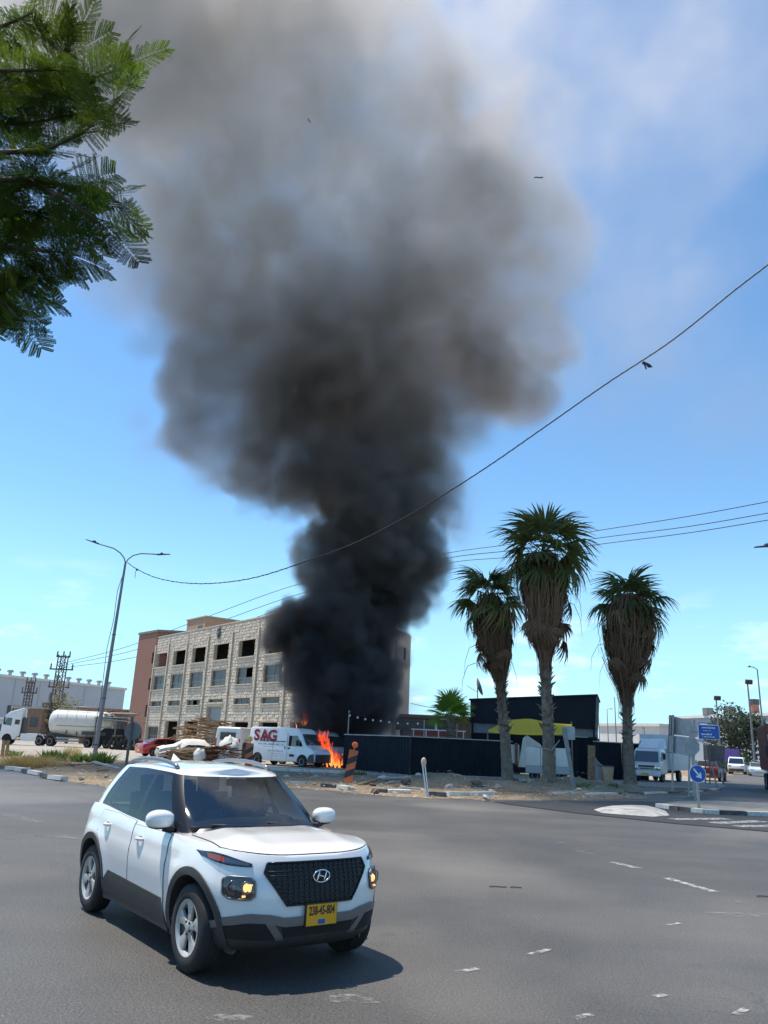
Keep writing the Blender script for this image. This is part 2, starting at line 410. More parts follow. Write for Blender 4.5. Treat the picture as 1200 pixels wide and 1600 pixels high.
# the broken dirt verge between the junction and the service road
FR = [(-220, 1190), (-60, 1190), (0, 1200), (60, 1213), (130, 1227), (220, 1239), (330, 1237), (420, 1233), (470, 1233), (560, 1241), (640, 1248), (700, 1250), (770, 1251), (830, 1252), (925, 1251), (1000, 1248), (1090, 1243), (1125, 1240)]
BK = [(-220, 1172), (-60, 1176), (0, 1178), (60, 1181), (130, 1184), (220, 1188), (330, 1194), (420, 1203), (470, 1207), (560, 1209), (640, 1212), (700, 1213), (770, 1216), (830, 1218), (925, 1226), (1000, 1229), (1090, 1233), (1125, 1236)]
def poly_at(tbl, px): return interp([a for a, b in tbl], [b for a, b in tbl], px)
MOUNDS = [(690, 1226, 2.2, .42), (655, 1230, 1.2, .2), (590, 1224, 1.6, .22), (905, 1226, 2.3, .62), (875, 1232, 1.6, .35), (935, 1236, 1.4, .25), (790, 1232, 1.6, .25), (735, 1240, 1.0, .15), (520, 1222, 1.8, .15), (60, 1198, 2.2, .22), (20, 1192, 2.0, .15), (150, 1205, 2.0, .12), (245, 1215, 1.8, .12), (985, 1238, 1.5, .15)]
MW = [(G(a, b), r, h) for a, b, r, h in MOUNDS]
def verge_z(p, e):
    n = mnoise.noise(Vector((p.x * .8, p.y * .8, 0))) * .05 + mnoise.noise(Vector((p.x * 2.6, p.y * 2.6, 3))) * .035 + mnoise.noise(Vector((p.x * 7, p.y * 7, 5))) * .018
    z = .10 + n
    for c, r, h in MW:
        d = ((p.x - c.x) ** 2 + (p.y - c.y) ** 2) / (r * r)
        if d < 4: z += h * math.exp(-d * 1.6) * (1 + mnoise.noise(Vector((p.x * 2, p.y * 2, 9))) * .5)
    return max(-.02, z * min(1, e * 5) - .02 * (1 - min(1, e * 5)))
rows = []
for j in range(41):
    t = j / 40; row = []
    for i in range(341):
        px = lerp(-220, 1125, i / 340)
        a = G(px, poly_at(FR, px)); b = G(px, poly_at(BK, px))
        p = a.lerp(b, t)
        wob = mnoise.noise(Vector((p.x * .9, p.y * .4, 7))) * .5 + mnoise.noise(Vector((p.x * 3, p.y * 1.5, 2))) * .2
        p = p + (a - b).normalized() * wob * (1 - abs(2 * t - 1) * .2) * (1 if t < .5 else .3)
        e = min(t, 1 - t) * 1.0
        row.append((p.x, p.y, verge_z(p, e)))
    rows.append(row)
mb = MB(); mb.grid(rows)
o = mb.build('verge', M_dirt, smooth=180); tag(o, 'torn up sandy verge strewn with rubble between the two roads', kind='structure')

# kerb stones: each one by itself
M_kerbw = mat('white painted kerb', (.66, .65, .60), .8, var=.08, scale=4, bump=.15, dirt=(.36, .31, .25), dscale=3, damt=.7)
M_kerbb = mat('black painted kerb', (.07, .075, .085), .8, var=.2, scale=4, bump=.15, dirt=(.22, .2, .17), dscale=3, damt=.6)
def kerb_mesh(m, l):
    mb = MB(); mb.prism([(-.15, 0), (.15, 0), (.15, .11), (.11, .15), (-.15, .15)], l / 2, axes((0, 0, 0), (0, 1, 0), (0, 0, 1), (1, 0, 0)), -l / 2)
    return mb.mesh('kerb_stone', m)
KM = {}
def kerb(px0, py0, px1, py1, white, z=0.0, lab=None, tilt=0.0, grp='painted kerb stones'):
    a = G(px0, py0); b = G(px1, py1); d = b - a; l = round(d.length, 1)
    key = (white, l)
    if key not in KM: KM[key] = kerb_mesh(M_kerbw if white else M_kerbb, l - .02)
    o = link('kerb_stone', KM[key]); o.location = (a + b) / 2 + Vector((0, 0, z)); o.rotation_euler = (tilt, rnd.uniform(-.02, .02), math.atan2(d.y, d.x))
    return tag(o, lab, 'kerb stone', grp)
ORD = ['first', 'second', 'third', 'fourth', 'fifth', 'sixth', 'seventh', 'eighth', 'ninth', 'tenth', 'eleventh', 'twelfth', 'thirteenth', 'fourteenth', 'fifteenth', 'sixteenth']
def kerb_run(pts, n, label_w, label_b, first_white, z=0.0, grp='painted kerb stones', per=2):
    ps = [G(*p) for p in pts]; ln = [0]
    for a, b in zip(ps, ps[1:]): ln.append(ln[-1] + (b - a).length)
    def at_(s):
        for i in range(1, len(ps)):
            if s <= ln[i]: return ps[i - 1].lerp(ps[i], (s - ln[i - 1]) / (ln[i] - ln[i - 1]))
        return ps[-1]
    l = ln[-1] / n
    for i in range(n):
        a, b = at_(i * l), at_((i + 1) * l); d = b - a
        w = ((i // per) % 2 == 0) == first_white
        key = (w, round(l, 2))
        if key not in KM: KM[key] = kerb_mesh(M_kerbw if w else M_kerbb, round(l, 2) - .02)
        o = link('kerb_stone', KM[key]); o.location = (a + b) / 2 + Vector((0, 0, z)); o.rotation_euler = (0, 0, math.atan2(d.y, d.x))
        tag(o, ORD[i] + ' stone from the left, ' + (label_w if w else label_b), 'kerb stone', grp)
kerb_run([(918, 1245), (1000, 1243), (1060, 1241.5), (1092, 1240), (1120, 1236)], 14, 'painted white, in the palm verge kerb', 'painted black, in the palm verge kerb', True, .0, 'kerb stones of the palm verge')
kerb_run([(1030, 1262), (1060, 1267), (1110, 1272.5), (1200, 1276), (1330, 1281)], 16, 'painted white, in the traffic island kerb', 'painted black, in the traffic island kerb', True, .0, 'kerb stones of the traffic island')
for q in [(12, 1203, 28, 1205, 1, 'pale kerb stone at the left end of the broken kerb'), (28, 1205, 39, 1207, 1, 'pale kerb stone second in the broken kerb'), (38, 1207.5, 47, 1209.5, 0, 'grey kerb stone before the tilted pale one'), (47, 1209.5, 64, 1213, 1, 'pale kerb stone in the middle of the broken kerb'),
          (67, 1215, 79, 1217.5, 0, 'grey kerb stone near the right end of the broken kerb'), (79, 1217.5, 100, 1221, 1, 'pale kerb stone ending the broken kerb by the road'), (-20, 1198, 2, 1200, 1, 'pale kerb stone cut by the picture edge'),
          (455, 1226.5, 478, 1228, 1, 'pale kerb slab fallen flat by the car mirror'), (503, 1231, 530, 1233, 0, 'grey kerb slab lying before the striped sign'), (530, 1233, 549, 1236, 1, 'pale kerb slab under the striped sign'),
          (580, 1239, 606, 1240.5, 0, 'grey kerb stone in the middle of the verge edge'), (606, 1240.5, 640, 1241.5, 1, 'long pale kerb stone left of the white post'), (668, 1244, 697, 1246, 0, 'dark kerb stone right of the white post'),
          (697, 1244.5, 733, 1244.5, 1, 'long white kerb stone on the sandy edge'), (733, 1245, 770, 1243.5, 1, 'cracked white kerb stone ending in rubble'), (755, 1233, 780, 1232.5, 1, 'white kerb stone set back on the sand'), (727, 1234, 755, 1233.5, 0, 'dark kerb stone set back on the sand'),
          (866, 1244, 897, 1244, 1, 'short white kerb stone alone before the middle palm'),
          (420, 1204, 452, 1205.5, 1, 'pale kerb stone before the van front wheel'), (452, 1205.5, 484, 1207, 1, 'pale kerb stone under the van bumper'), (484, 1207, 514, 1208, 1, 'pale kerb stone below the flames'), (514, 1208, 544, 1209, 1, 'pale kerb stone at the foot of the black wall')]:
    kerb(*q[:5], z=.02, lab=q[5], tilt=rnd.uniform(-.06, .06), grp='broken kerb stones of the sandy verge')
# traffic island inside its kerb
isl = pxpoly([(1030, 1262), (1060, 1266.5), (1110, 1272), (1200, 1275.5), (1330, 1280), (1330, 1262), (1200, 1259), (1120, 1256), (1060, 1257)], .0)
mb = MB(); n_ = len(isl); mb.add([p + Vector((0, 0, .13)) for p in isl], [tuple(range(n_))]); mb.add([p for p in isl] + [p + Vector((0, 0, .13)) for p in isl], [(i, (i + 1) % n_, n_ + (i + 1) % n_, n_ + i) for i in range(n_)])
o = mb.build('traffic_island', mat('island paving', (.30, .27, .22), .9, var=.2, scale=2, bump=.3, dirt=(.18, .15, .12)), fixn=True); tag(o, 'paved traffic island carrying the blue arrow sign', kind='structure')
# the white painted nose in front of the island: a low dome
nose = [(928, 1266), (950, 1262.5), (985, 1261), (1015, 1262), (1040, 1268), (1046, 1275), (1020, 1277), (975, 1274), (940, 1271)]
q = pxpoly(nose, .02); c = sum(q, Vector()) / len(q)
mb = MB(); n_ = len(q)
mb.add([p for p in q] + [c.lerp(p, .8) + Vector((0, 0, .08)) for p in q] + [c + Vector((0, 0, .11))], [(i, (i + 1) % n_, n_ + (i + 1) % n_, n_ + i) for i in range(n_)] + [(n_ + i, n_ + (i + 1) % n_, 2 * n_) for i in range(n_)])
o = mb.build('painted_island_nose', mat('worn white kerb paint', (.36, .355, .34), .8, var=.15, scale=3, bump=.2, dirt=(.10, .095, .09), dscale=2.2, damt=1.0), smooth=60, fixn=True); tag(o, 'low white painted nose of the traffic island', 'traffic island')
# painted road markings
def stripe(name, a, b, w, m=M_paint, z=.006, lab=None, px=True):
    a = G(*a) if px else Vector(a); b = G(*b) if px else Vector(b); d = (b - a).normalized(); s = Vector((-d.y, d.x, 0)) * w / 2
    mb = MB(); k = max(2, int((b - a).length / .25)); ra = []; rb = []
    for i in range(k + 1):
        p = a.lerp(b, i / k) + Vector((0, 0, z)); ra.append(p + s * rnd.uniform(.82, 1.05)); rb.append(p - s * rnd.uniform(.82, 1.05))
    mb.grid([rb, ra]); o = mb.build(name, m); return tag(o, lab, kind='structure')
stripe('lane_dash', (957, 1347.5), (997, 1357), .17, lab='white lane dash farthest along the junction'); stripe('lane_dash', (1040, 1372), (1118, 1394), .17, lab='long white lane dash in the middle of the asphalt')
stripe('lane_dash', (902, 1330), (927, 1335), .16, M_paintold); stripe('lane_dash', (870, 1316), (892, 1320), .16, M_paintold); stripe('lane_dash', (1150, 1409), (1185, 1416), .12, M_paintold)
for a, b in (((1042, 1446), (1062, 1443)), ((827, 1492), (858, 1484)), ((712, 1520), (747, 1514)), ((897, 1592), (925, 1586)), ((1150, 1586), (1166, 1577)), ((1024, 1558), (1040, 1555))):
    stripe('worn_dash', a, b, .07, M_paint)
stripe('lane_dash', (10, 1273), (62, 1286), .3, M_paintold); stripe('lane_dash', (0, 1224), (30, 1228), .6, M_paintold); stripe('lane_dash', (95, 1307), (122, 1312), .3, M_paintold)
for a, b in (((1052, 1281), (1135, 1280)), ((1115, 1287), (1190, 1284)), ((1150, 1292), (1240, 1291))):
    stripe('crossing_stripe', a, b, .5, M_paint, .020)
for a, b in (((862, 1255), (940, 1253)), ((1030, 1247.5), (1075, 1249)), ((1140, 1239), (1180, 1238))): stripe('edge_line', a, b, .18, M_paintold, .020)
def blotch(px, py, w, h, seed, lab):
    c = G(px, py); r = random.Random(seed); pts = []
    for i in range(26):
        a = 2 * math.pi * i / 26; k = r.uniform(.55, 1.1); pts.append(c + Vector((math.cos(a) * w * k, math.sin(a) * h * k, .006)))
    mb = MB(); mb.add(pts, [tuple(range(26))]); return tag(mb.build('pale_blotch', M_paintold), lab, kind='structure')
blotch(1165, 1430, .55, .18, 3, 'pale plaster stain on the asphalt'); blotch(548, 1562, .26, .11, 4, 'pale smear on the asphalt ahead of the car'); blotch(355, 1592, .20, .09, 5, 'pale smear at the bottom of the road')  # pale irregular patches laid flat on the road
# ------------------------------------------------------------------ the stone building
M_stone = mat('rock faced limestone', (.60, .53, .44), .9, var=.14, scale=1.3, bump=.5, bscale=9, dirt=(.46, .385, .31), dscale=.8, damt=.45)
M_stonew = mat('limestone surround', (.55, .485, .40), .85, var=.12, scale=2, bump=.15, dirt=(.33, .28, .21), damt=.5)
M_plaster = mat('beige render', (.44, .36, .29), .9, var=.08, scale=.5, bump=.1, dirt=(.32, .26, .21), dscale=.3, damt=.4)
def brick_mat(name, a, b, mortar, sc):
    m = mat(name, a, .9, bump=.1); nt = m.node_tree; bs = nt.nodes['Principled BSDF']
    br = nt.nodes.new('ShaderNodeTexBrick'); br.inputs['Color1'].default_value = (*a, 1); br.inputs['Color2'].default_value = (*b, 1); br.inputs['Mortar'].default_value = (*mortar, 1)
    br.inputs['Scale'].default_value = sc; br.inputs['Mortar Size'].default_value = .012
    tc = nt.nodes.new('ShaderNodeTexCoord'); mp = nt.nodes.new('ShaderNodeMapping'); mp.inputs['Rotation'].default_value = (R_(90), 0, 0)
    nlink(nt, tc.outputs['Object'], mp.inputs[0]); nlink(nt, mp.outputs[0], br.inputs['Vector']); nlink(nt, br.outputs[0], bs.inputs['Base Color'])
    return m
M_brick = brick_mat('red brown brickwork', (.30, .145, .105), (.25, .12, .09), (.22, .15, .12), 3.0)
M_shutter = mat('grey roller shutter', (.30, .31, .32), .5, metal=.3, var=.08, dirt=(.2, .18, .16))
A_ = G(247, 997, 13.9); B_ = G(405, 966, 13.9); u_ = (B_ - A_); u_.z = 0; u_.normalize()
BRZ = math.atan2(u_.y, u_.x)
bld = thing('stone_building', 'four storey rough limestone building with rows of dark windows behind the fire', 'building', (A_.x, A_.y, 0), BRZ)
FW, FH = 45.4, 13.9
PIL = [4.45, 10.0, 15.85, 21.85, 27.75, 33.65, 39.5]
bays = [(.35, 3.9)] + [(p + 1.45, p + 5.05) for p in PIL[:-1]]
holes = []   # x0,x1,z0,z1,kind
for i, (a, b) in enumerate(bays):
    holes.append((a, b, 10.0, 11.85, 'open')); holes.append((a, b, 7.15, 8.9, 'glazed'))
    if i == 3: holes.append((a - .1, b - .1, 5.3, 5.75, 'strip')); holes.append((17.0, 20.6, .05, 4.9, 'shutter'))
    else: holes.append((a, b, 5.1, 5.75, 'strip')); holes.append((a, b, (.9 if i == 0 else .05), (2.6 if i == 0 else 3.3), 'glazed' if i == 0 else 'open'))
def local_wall(mb, x0, x1, z0, z1, hs, y, dep):
    xs = sorted({x0, x1, *[h[0] for h in hs], *[h[1] for h in hs]}); zs = sorted({z0, z1, *[h[2] for h in hs], *[h[3] for h in hs]})
    for a, b in zip(xs, xs[1:]):
        for c, d in zip(zs, zs[1:]):
            mx_, mz_ = (a + b) / 2, (c + d) / 2
            if any(h[0] < mx_ < h[1] and h[2] < mz_ < h[3] for h in hs): continue
            mb.add([(a, y, c), (b, y, c), (b, y, d), (a, y, d)], [(0, 1, 2, 3)])
    for h in hs:   # reveals
        a, b, c, d = h[:4]
        mb.add([(a, y, c), (a, y + dep, c), (a, y + dep, d), (a, y, d)], [(0, 1, 2, 3)]); mb.add([(b, y, c), (b, y, d), (b, y + dep, d), (b, y + dep, c)], [(0, 1, 2, 3)])
        mb.add([(a, y, d), (a, y + dep, d), (b, y + dep, d), (b, y, d)], [(0, 1, 2, 3)]); mb.add([(a, y, c), (b, y, c), (b, y + dep, c), (a, y + dep, c)], [(0, 1, 2, 3)])
mb = MB(); local_wall(mb, 0, FW, 0, FH, holes, 0, .38)
inv = Matrix.Rotation(-BRZ, 4, 'Z') @ Matrix.Translation((-A_.x, -A_.y, 0))
c1 = inv @ G(580, 952, 13.9); c2 = inv @ G(618, 984, 13.9)
c1.z = c2.z = 0; C0 = Vector((FW, 0, 0))
wall = mb.build('facade_wall', M_stonew, bld)
def wall_piece(v):
    mb = MB(); mb.add(v, [(0, 1, 2, 3)]); return mb.build('side_wall', M_plaster, bld)
for v in ([(FW, 0, 0), (c2.x, c2.y, 0), (c2.x, c2.y, FH), (FW, 0, FH)], [(0, 16, 0), (0, 0, 0), (0, 0, FH), (0, 16, FH)], [(c2.x - 8, 16, 0), (0, 16, 0), (0, 16, FH), (c2.x - 8, 16, FH)]): wall_piece(v)
mb = MB(); mb.add([(0.05, .3, FH - .7), (FW - .3, .3, FH - .7), (c2.x, c2.y, FH - .7), (c2.x - 8, 16, FH - .7), (0, 16, FH - .7)], [(0, 1, 2, 3, 4)]); mb.build('roof', M_concrete, bld)
mb = MB(); mb.box((FW / 2, .10, FH + .06), (FW + .1, .42, .12)); mb.build('parapet_coping', M_stonew, bld)
# dark rooms behind the openings
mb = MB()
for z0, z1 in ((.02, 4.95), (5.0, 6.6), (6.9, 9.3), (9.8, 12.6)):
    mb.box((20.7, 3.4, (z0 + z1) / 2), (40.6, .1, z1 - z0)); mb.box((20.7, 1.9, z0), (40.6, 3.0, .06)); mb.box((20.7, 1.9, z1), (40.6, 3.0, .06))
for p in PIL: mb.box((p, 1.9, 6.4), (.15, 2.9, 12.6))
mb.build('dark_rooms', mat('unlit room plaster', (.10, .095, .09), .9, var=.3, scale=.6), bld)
# pilasters
for p in [.10] + PIL + [FW - .12]:
    mb = MB(); mb.box((p, -.10, 6.45), (.20, .26, 12.9)); mb.build('pilaster', M_stonew, bld, bevel=.02)
# windows
M_alu = mat('grey aluminium frame', (.30, .30, .30), .45, metal=.5, var=.05)
for a, b, c, d, k in holes:
    if k == 'open' and c > 3:
        mb = MB(); mb.box(((a + b) / 2, -.06, c - .06), (b - a + .3, .30, .12)); mb.build('window_sill', M_stonew, bld)
        continue
    if k == 'open': continue
    if k == 'shutter':
        mb = MB(); n = 40
        sh = thing('roller_shutter', None, None); sh.parent = bld; sh.location = ((a + b) / 2, .30, 0)
        me = MB().box((0, 0, 0), (b - a, .05, (d - c) / 26 - .02)).mesh('slat', M_shutter)
        for i in range(26):
            s_ = link('slat', me, sh); s_.location = (0, 0, c + (i + .5) * (d - c) / 26)
        continue
    w = thing('window', None, None); w.parent = bld; w.location = (a, .20, c)
    W, H = b - a, d - c; mb = MB(); t = .06
    mb.box((W / 2, 0, t / 2), (W, .07, t)); mb.box((W / 2, 0, H - t / 2), (W, .07, t)); mb.box((t / 2, 0, H / 2), (t, .07, H - 2 * t)); mb.box((W - t / 2, 0, H / 2), (t, .07, H - 2 * t))
    nv = 2 if k == 'glazed' else 3
    for i in range(1, nv): mb.box((W * i / nv, 0, H / 2), (t, .06, H - 2 * t))
    if k == 'glazed': mb.box((W / 2, .003, H * .38), (W - 2 * t, .05, t))
    mb.build('frame', M_alu, w)
    for i in range(nv):
        for (z0, z1) in ([(t, H * .38 - t / 2), (H * .38 + t / 2, H - t)] if k == 'glazed' else [(t, H - t)]):
            if rnd.random() < .06: continue
            mb = MB(); x0, x1 = W * i / nv + t / 2 + .005, W * (i + 1) / nv - t / 2 - .005
            o = mb.box(((x0 + x1) / 2, .01 + rnd.uniform(-.01, .01), (z0 + z1) / 2), (x1 - x0, .012, z1 - z0)).build('pane', M_window, w)
    mb = MB(); mb.box((W / 2, -.26, -.05), (W + .3, .30, .10)); mb.build('sill', M_stonew, w)
# stones: courses of rock-faced blocks, each with its own edges and pillowed face
stones = []
rs = random.Random(21); course = .335; nz_ = int(13.8 / course)
for j in range(nz_):
    z0 = j * course; z1 = z0 + course
    for lo_, hi_ in zip([.2] + [p + .1 for p in PIL], [p - .1 for p in PIL] + [FW - .22]):
        x = lo_ - (rs.random() * .4)
        while x < hi_ - .05:
            x1 = x + rs.uniform(.42, .82); a, b = max(x, lo_), min(x1, hi_); x = x1
            segs = [(a, b)]
            for h in holes:
                if h[2] - .04 < (z0 + z1) / 2 < h[3] + .04:
                    ns = []
                    for p, q in segs:
                        if q <= h[0] or p >= h[1]: ns.append((p, q)); continue
                        if p < h[0]: ns.append((p, h[0]))
                        if q > h[1]: ns.append((h[1], q))
                    segs = ns
            for p, q in segs:
                if q - p > .08: stones.append((p, q, z0, z1))
def stone_geo(mb, p, q, z0, z1, r):
    g = .018; p += g; q -= g; z0 += g; z1 -= g; d0 = .03; d1 = r.uniform(.06, .105); ins = .05
    i2 = min(ins, (q - p) * .3)
    b0 = [(p, 0, z0), (q, 0, z0), (q, 0, z1), (p, 0, z1)]; b1 = [(x, -d0, z) for x, _, z in b0]
    m = [(p + i2, -d1 * r.uniform(.7, 1.1), z0 + ins), (q - i2, -d1 * r.uniform(.7, 1.1), z0 + ins), (q - i2, -d1 * r.uniform(.7, 1.1), z1 - ins), (p + i2, -d1 * r.uniform(.7, 1.1), z1 - ins)]
    mb.add(b0 + b1 + m, [(0, 1, 5, 4), (1, 2, 6, 5), (2, 3, 7, 6), (3, 0, 4, 7), (4, 5, 9, 8), (5, 6, 10, 9), (6, 7, 11, 10), (7, 4, 8, 11), (8, 9, 10, 11)])
def key_(s):   # the largest ones in view: nearest bays left of the smoke
    return abs((s[0] + s[1]) / 2 - 28.5) - (s[1] - s[0]) * 3
order = sorted(range(len(stones)), key=lambda i: key_(stones[i])); single = set(order[:280])
big = MB()
for i, s in enumerate(stones):
    if i in single:
        mb = MB(); stone_geo(mb, *s, rs); mb.build('stone_block', M_stone, bld)
    else: stone_geo(big, *s, rs)
tag(big.build('stone_cladding', M_stone, bld), kind='stuff')
# emblem plaque on the parapet, roof penthouse
pq = thing('facade_emblem', 'small iron emblem fixed high on the limestone parapet', 'emblem', (0, 0, 0), 0)
w0 = inv.inverted() @ Vector((18.3, -.16, 13.0)); pq.location = w0; pq.rotation_euler.z = BRZ
mb = MB(); mb.prism([(-.42, .55), (-.42, -.2), (0, -.62), (.42, -.2), (.42, .55)], .06, axes((0, 0, 0), (1, 0, 0), (0, 0, 1), (0, -1, 0))); sh_ = mb.build('shield', mat('dark bronze', (.06, .065, .07), .5, metal=.5), pq)
mb = MB(); mb.box((0, -.08, .62), (.5, .05, .16)); mb.box((0, -.09, .05), (.10, .05, .75)); mb.box((0, -.092, .15), (.55, .05, .10)); mb.build('relief', M_metal, pq)
pent = thing('roof_penthouse', 'tan roof stair house on top of the limestone building', 'penthouse', inv.inverted() @ Vector((5.4, 5.0, 13.2)), BRZ)
mb = MB(); mb.box((0, 0, 1.55), (5.6, 4.6, 3.1)); mb.build('wall', mat('tan render', (.42, .27, .18), .9, var=.08, scale=.6, dirt=(.3, .2, .14)), pent)
mb = MB(); mb.box((0, 0, 3.16), (5.9, 4.9, .14)); mb.build('roof', M_concrete, pent)
mb = MB(); mb.box((1.4, -2.33, 1.5), (1.2, .05, 1.2)); mb.build('window', M_window, pent)
# brick stair block at the left end
bk0 = G(218, 990, 14.9); bk1 = G(247, 985, 14.9); d_ = (bk1 - bk0); d_.z = 0; ln_ = d_.length; brz2 = math.atan2(d_.y, d_.x)
bb = thing('brick_building', 'tall red brown brick block joined to the left end of the limestone building', 'building', (bk0.x, bk0.y, 0), brz2)
mb = MB(); hs = [(ln_ - .85, ln_ - .25, z, z + 1.5, 'g') for z in (3.8, 7.2, 10.6)]
local_wall(mb, 0, ln_, 0, 14.9, hs, 0, .3); mb.add([(0, 0, 0), (-2, 18, 0), (-2, 18, 14.9), (0, 0, 14.9)], [(3, 2, 1, 0)]); mb.add([(ln_, 0, 0), (ln_ + 6, 8, 0), (ln_ + 6, 8, 14.9), (ln_, 0, 14.9)], [(0, 1, 2, 3)])
mb.build('wall', M_brick, bb)
mb = MB(); mb.add([(-.1, -.1, 14.9), (ln_ + .1, -.1, 14.9), (ln_ + 6.2, 8, 14.9), (-2.1, 18, 14.9)], [(0, 1, 2, 3)]); mb.add([(-.12, -.12, 14.7), (ln_ + .12, -.12, 14.7), (ln_ + .12, -.12, 15.0), (-.12, -.12, 15.0)], [(0, 1, 2, 3)]); mb.add([(ln_ + .12, -.12, 14.7), (ln_ + 6.2, 8, 14.7), (ln_ + 6.2, 8, 15.0), (ln_ + .12, -.12, 15.0)], [(0, 1, 2, 3)])
mb.build('roof', mat('grey roof edge', (.2, .19, .185), .8), bb)
for h in hs:
    mb = MB(); mb.box(((h[0] + h[1]) / 2, .25, (h[2] + h[3]) / 2), (.58, .04, 1.48)); mb.build('window', M_window, bb)
# rounded tower at the rear right corner
tp = inv.inverted() @ c2; tw = thing('round_tower', 'rounded beige stair tower at the right end of the limestone building', 'tower', (tp.x, tp.y, 0), 0)
e0 = G(634, 997, 13.9) - tp; e0.z = 0
mb = MB(); pts = []
ax = e0.normalized(); nx = Vector((ax.y, -ax.x, 0))
for k in range(19):
    a = math.pi * k / 18 ; r = e0.length / 2
    pts.append(Vector((0, 0, 0)) + ax * (r - r * math.cos(a)) * 1.0 + nx * (r * .30 * math.sin(a) ** .7))
pts = [p - nx * 0 for p in pts]
mb.grid([[p + Vector((0, 0, 0)) for p in pts], [p + Vector((0, 0, 13.6)) for p in pts]]); mb.add([p + Vector((0, 0, 13.6)) for p in pts], [tuple(range(19))])
mb.add([pts[-1], pts[-1] + Vector((-8, 3, 0)), pts[-1] + Vector((-8, 3, 13.6)), pts[-1] + Vector((0, 0, 13.6))], [(0, 1, 2, 3)])
mb.build('wall', M_plaster, tw, smooth=40, fixn=True)
mb = MB(); mb.grid([[p * 1.0 + nx * .05 + Vector((0, 0, 13.58)) for p in pts], [p + nx * .05 + Vector((0, 0, 13.82)) for p in pts]]); mb.build('coping', M_stonew, tw, smooth=40)
q = pts[5]; mb = MB(); mb.box(q + nx * .02 + Vector((0, 0, 11.4)), (.35, .2, 1.3)); mb.build('window', M_window, tw)

# ------------------------------------------------------------------ warehouses and low buildings far left and right
M_shed = mat('pale corrugated cladding', (.52, .55, .58), .55, var=.05, scale=.2, dirt=(.42, .43, .44), dscale=.15, damt=.4)
def shed(name, label, px0, px1, ytop0, ytop1, Y0, Y1, m, h_under=0, depth=30, parts=None):
    """a big hall whose front runs from px0 at distance Y0 to px1 at distance Y1"""
    a = P(px0, ytop0, Y0); b = P(px1, ytop1, Y1); a0 = Vector((a.x, a.y, 0)); b0 = Vector((b.x, b.y, 0)); d = b0 - a0; L_ = d.length
    t = thing(name, label, 'warehouse', a0, math.atan2(d.y, d.x)); H = (a.z + b.z) / 2
    mb = MB(); mb.box((L_ / 2, depth / 2, H / 2), (L_, depth, H)); w = mb.build('wall', m, t)
    mb = MB(); mb.box((L_ / 2, depth / 2, H + .15), (L_ + .6, depth + .6, .5)); mb.build('roof', M_white, t)
    n = int(L_ / 6); me = MB().box((0, -.06, H / 2 - .2), (.25, .16, H - .4)).mesh('wall_rib', m)
    for i in range(1, n): o = link('wall_rib', me, t); o.location = (i * L_ / n, 0, 0)
    return t, L_, H
t, L_, H_ = shed('warehouse', 'long pale grey warehouse behind the tanker truck', -60, 196, 1052, 1076, 150, 190, M_shed)
me = MB().box((0, -.05, 0), (3.2, .1, 1.6)).mesh('window', M_window)
for i in range(4): o = link('window', me, t); o.location = (L_ * (.1 + .2 * i), 0, H_ * .45)
mb = MB(); mb.box((L_ * .12, -.08, 3.5), (L_ * .2, .1, 2.2)); mb.build('blue_band', mat('blue cladding', (.06, .2, .5), .5), t)
mb = MB()
for i in range(14): mb.cyl((L_ * i / 14 + 2, 6, H_ + .4), (L_ * i / 14 + 2, 6, H_ + 1.6 + (i % 3) * .3), .5, n=10)
for k in range(14):
    v = MB(); v.lathe([(.35, 0), (.35, .8), (.7, .9), (.6, 1.3), (0, 1.5)], 10); v.build('roof_vent', M_metal, t).location = (L_ * (k + .5) / 14, 4, H_ + .4)
t, L_, H_ = shed('warehouse', 'blue grey warehouse with white roof edge beyond the side road', 1046, 1290, 1117, 1122, 160, 120, mat('shade tinted cladding', (.36, .42, .50), .55, var=.05, scale=.15), depth=40)  # the shade on these walls is put into the cladding colour
mb = MB(); mb.box((L_ * .25, -.1, H_ * .62), (L_ * .5, .12, 1.2)); mb.build('band', M_shed, t)
for x in (.30, .45): v = MB(); v.box((L_ * x, .2, H_ + 1), (1.4, 1.4, 1.4)); v.build('roof_unit', M_post, t)
t, L_, H_ = shed('low_shed', 'low white shed behind the box truck', 1030, 1052, 1136, 1134, 140, 142, M_white, depth=14)
# low yard buildings between the warehouse and the brick block
def low(name, label, px0, px1, yt, Y, m, roofm, depth=8, win=0, over=.5):
    a = P(px0, yt, Y); b = P(px1, yt + (px1 - px0) * .0437, Y); t = thing(name, label, 'shed' if 'shed' in name else 'building', (a.x, a.y, 0), 0)
    L_ = b.x - a.x; H = a.z; mb = MB(); mb.box((L_ / 2, depth / 2, H / 2), (L_, depth, H)); mb.build('wall', m, t)
    mb = MB(); mb.box((L_ / 2, depth / 2 - over / 2, H + .12), (L_ + .5, depth + over, .24)); mb.build('roof', roofm, t)
    for i in range(win):
        mb = MB(); mb.box((L_ * (i + .5) / win, -.03, H * .58), (L_ / win * .5, .08, H * .3)); mb.build('window', M_window, t)
    return t
low('yard_building', 'brown walled yard building with a dark doorway behind the truck cab', 22, 68, 1106, 118, mat('brown plaster', (.26, .17, .12), .9, var=.15, dirt=(.16, .11, .09)), M_concrete, win=2)
low('yard_building', 'tall dark plastered yard building beside the pylon', 66, 84, 1098, 121, mat('grey brown plaster', (.24, .21, .18), .9, var=.15), M_concrete)
low('tin_roof_shed', 'long shed with an orange tin roof beyond the tank', 130, 214, 1109, 112, mat('shed boards', (.17, .12, .10), .9, var=.2), mat('orange tin roof', (.38, .17, .09), .7, var=.15), win=5, over=2.2)
low('site_cabin', 'pale cabin at the far left behind the truck', -30, 12, 1122, 116, M_shed, M_white, win=2)
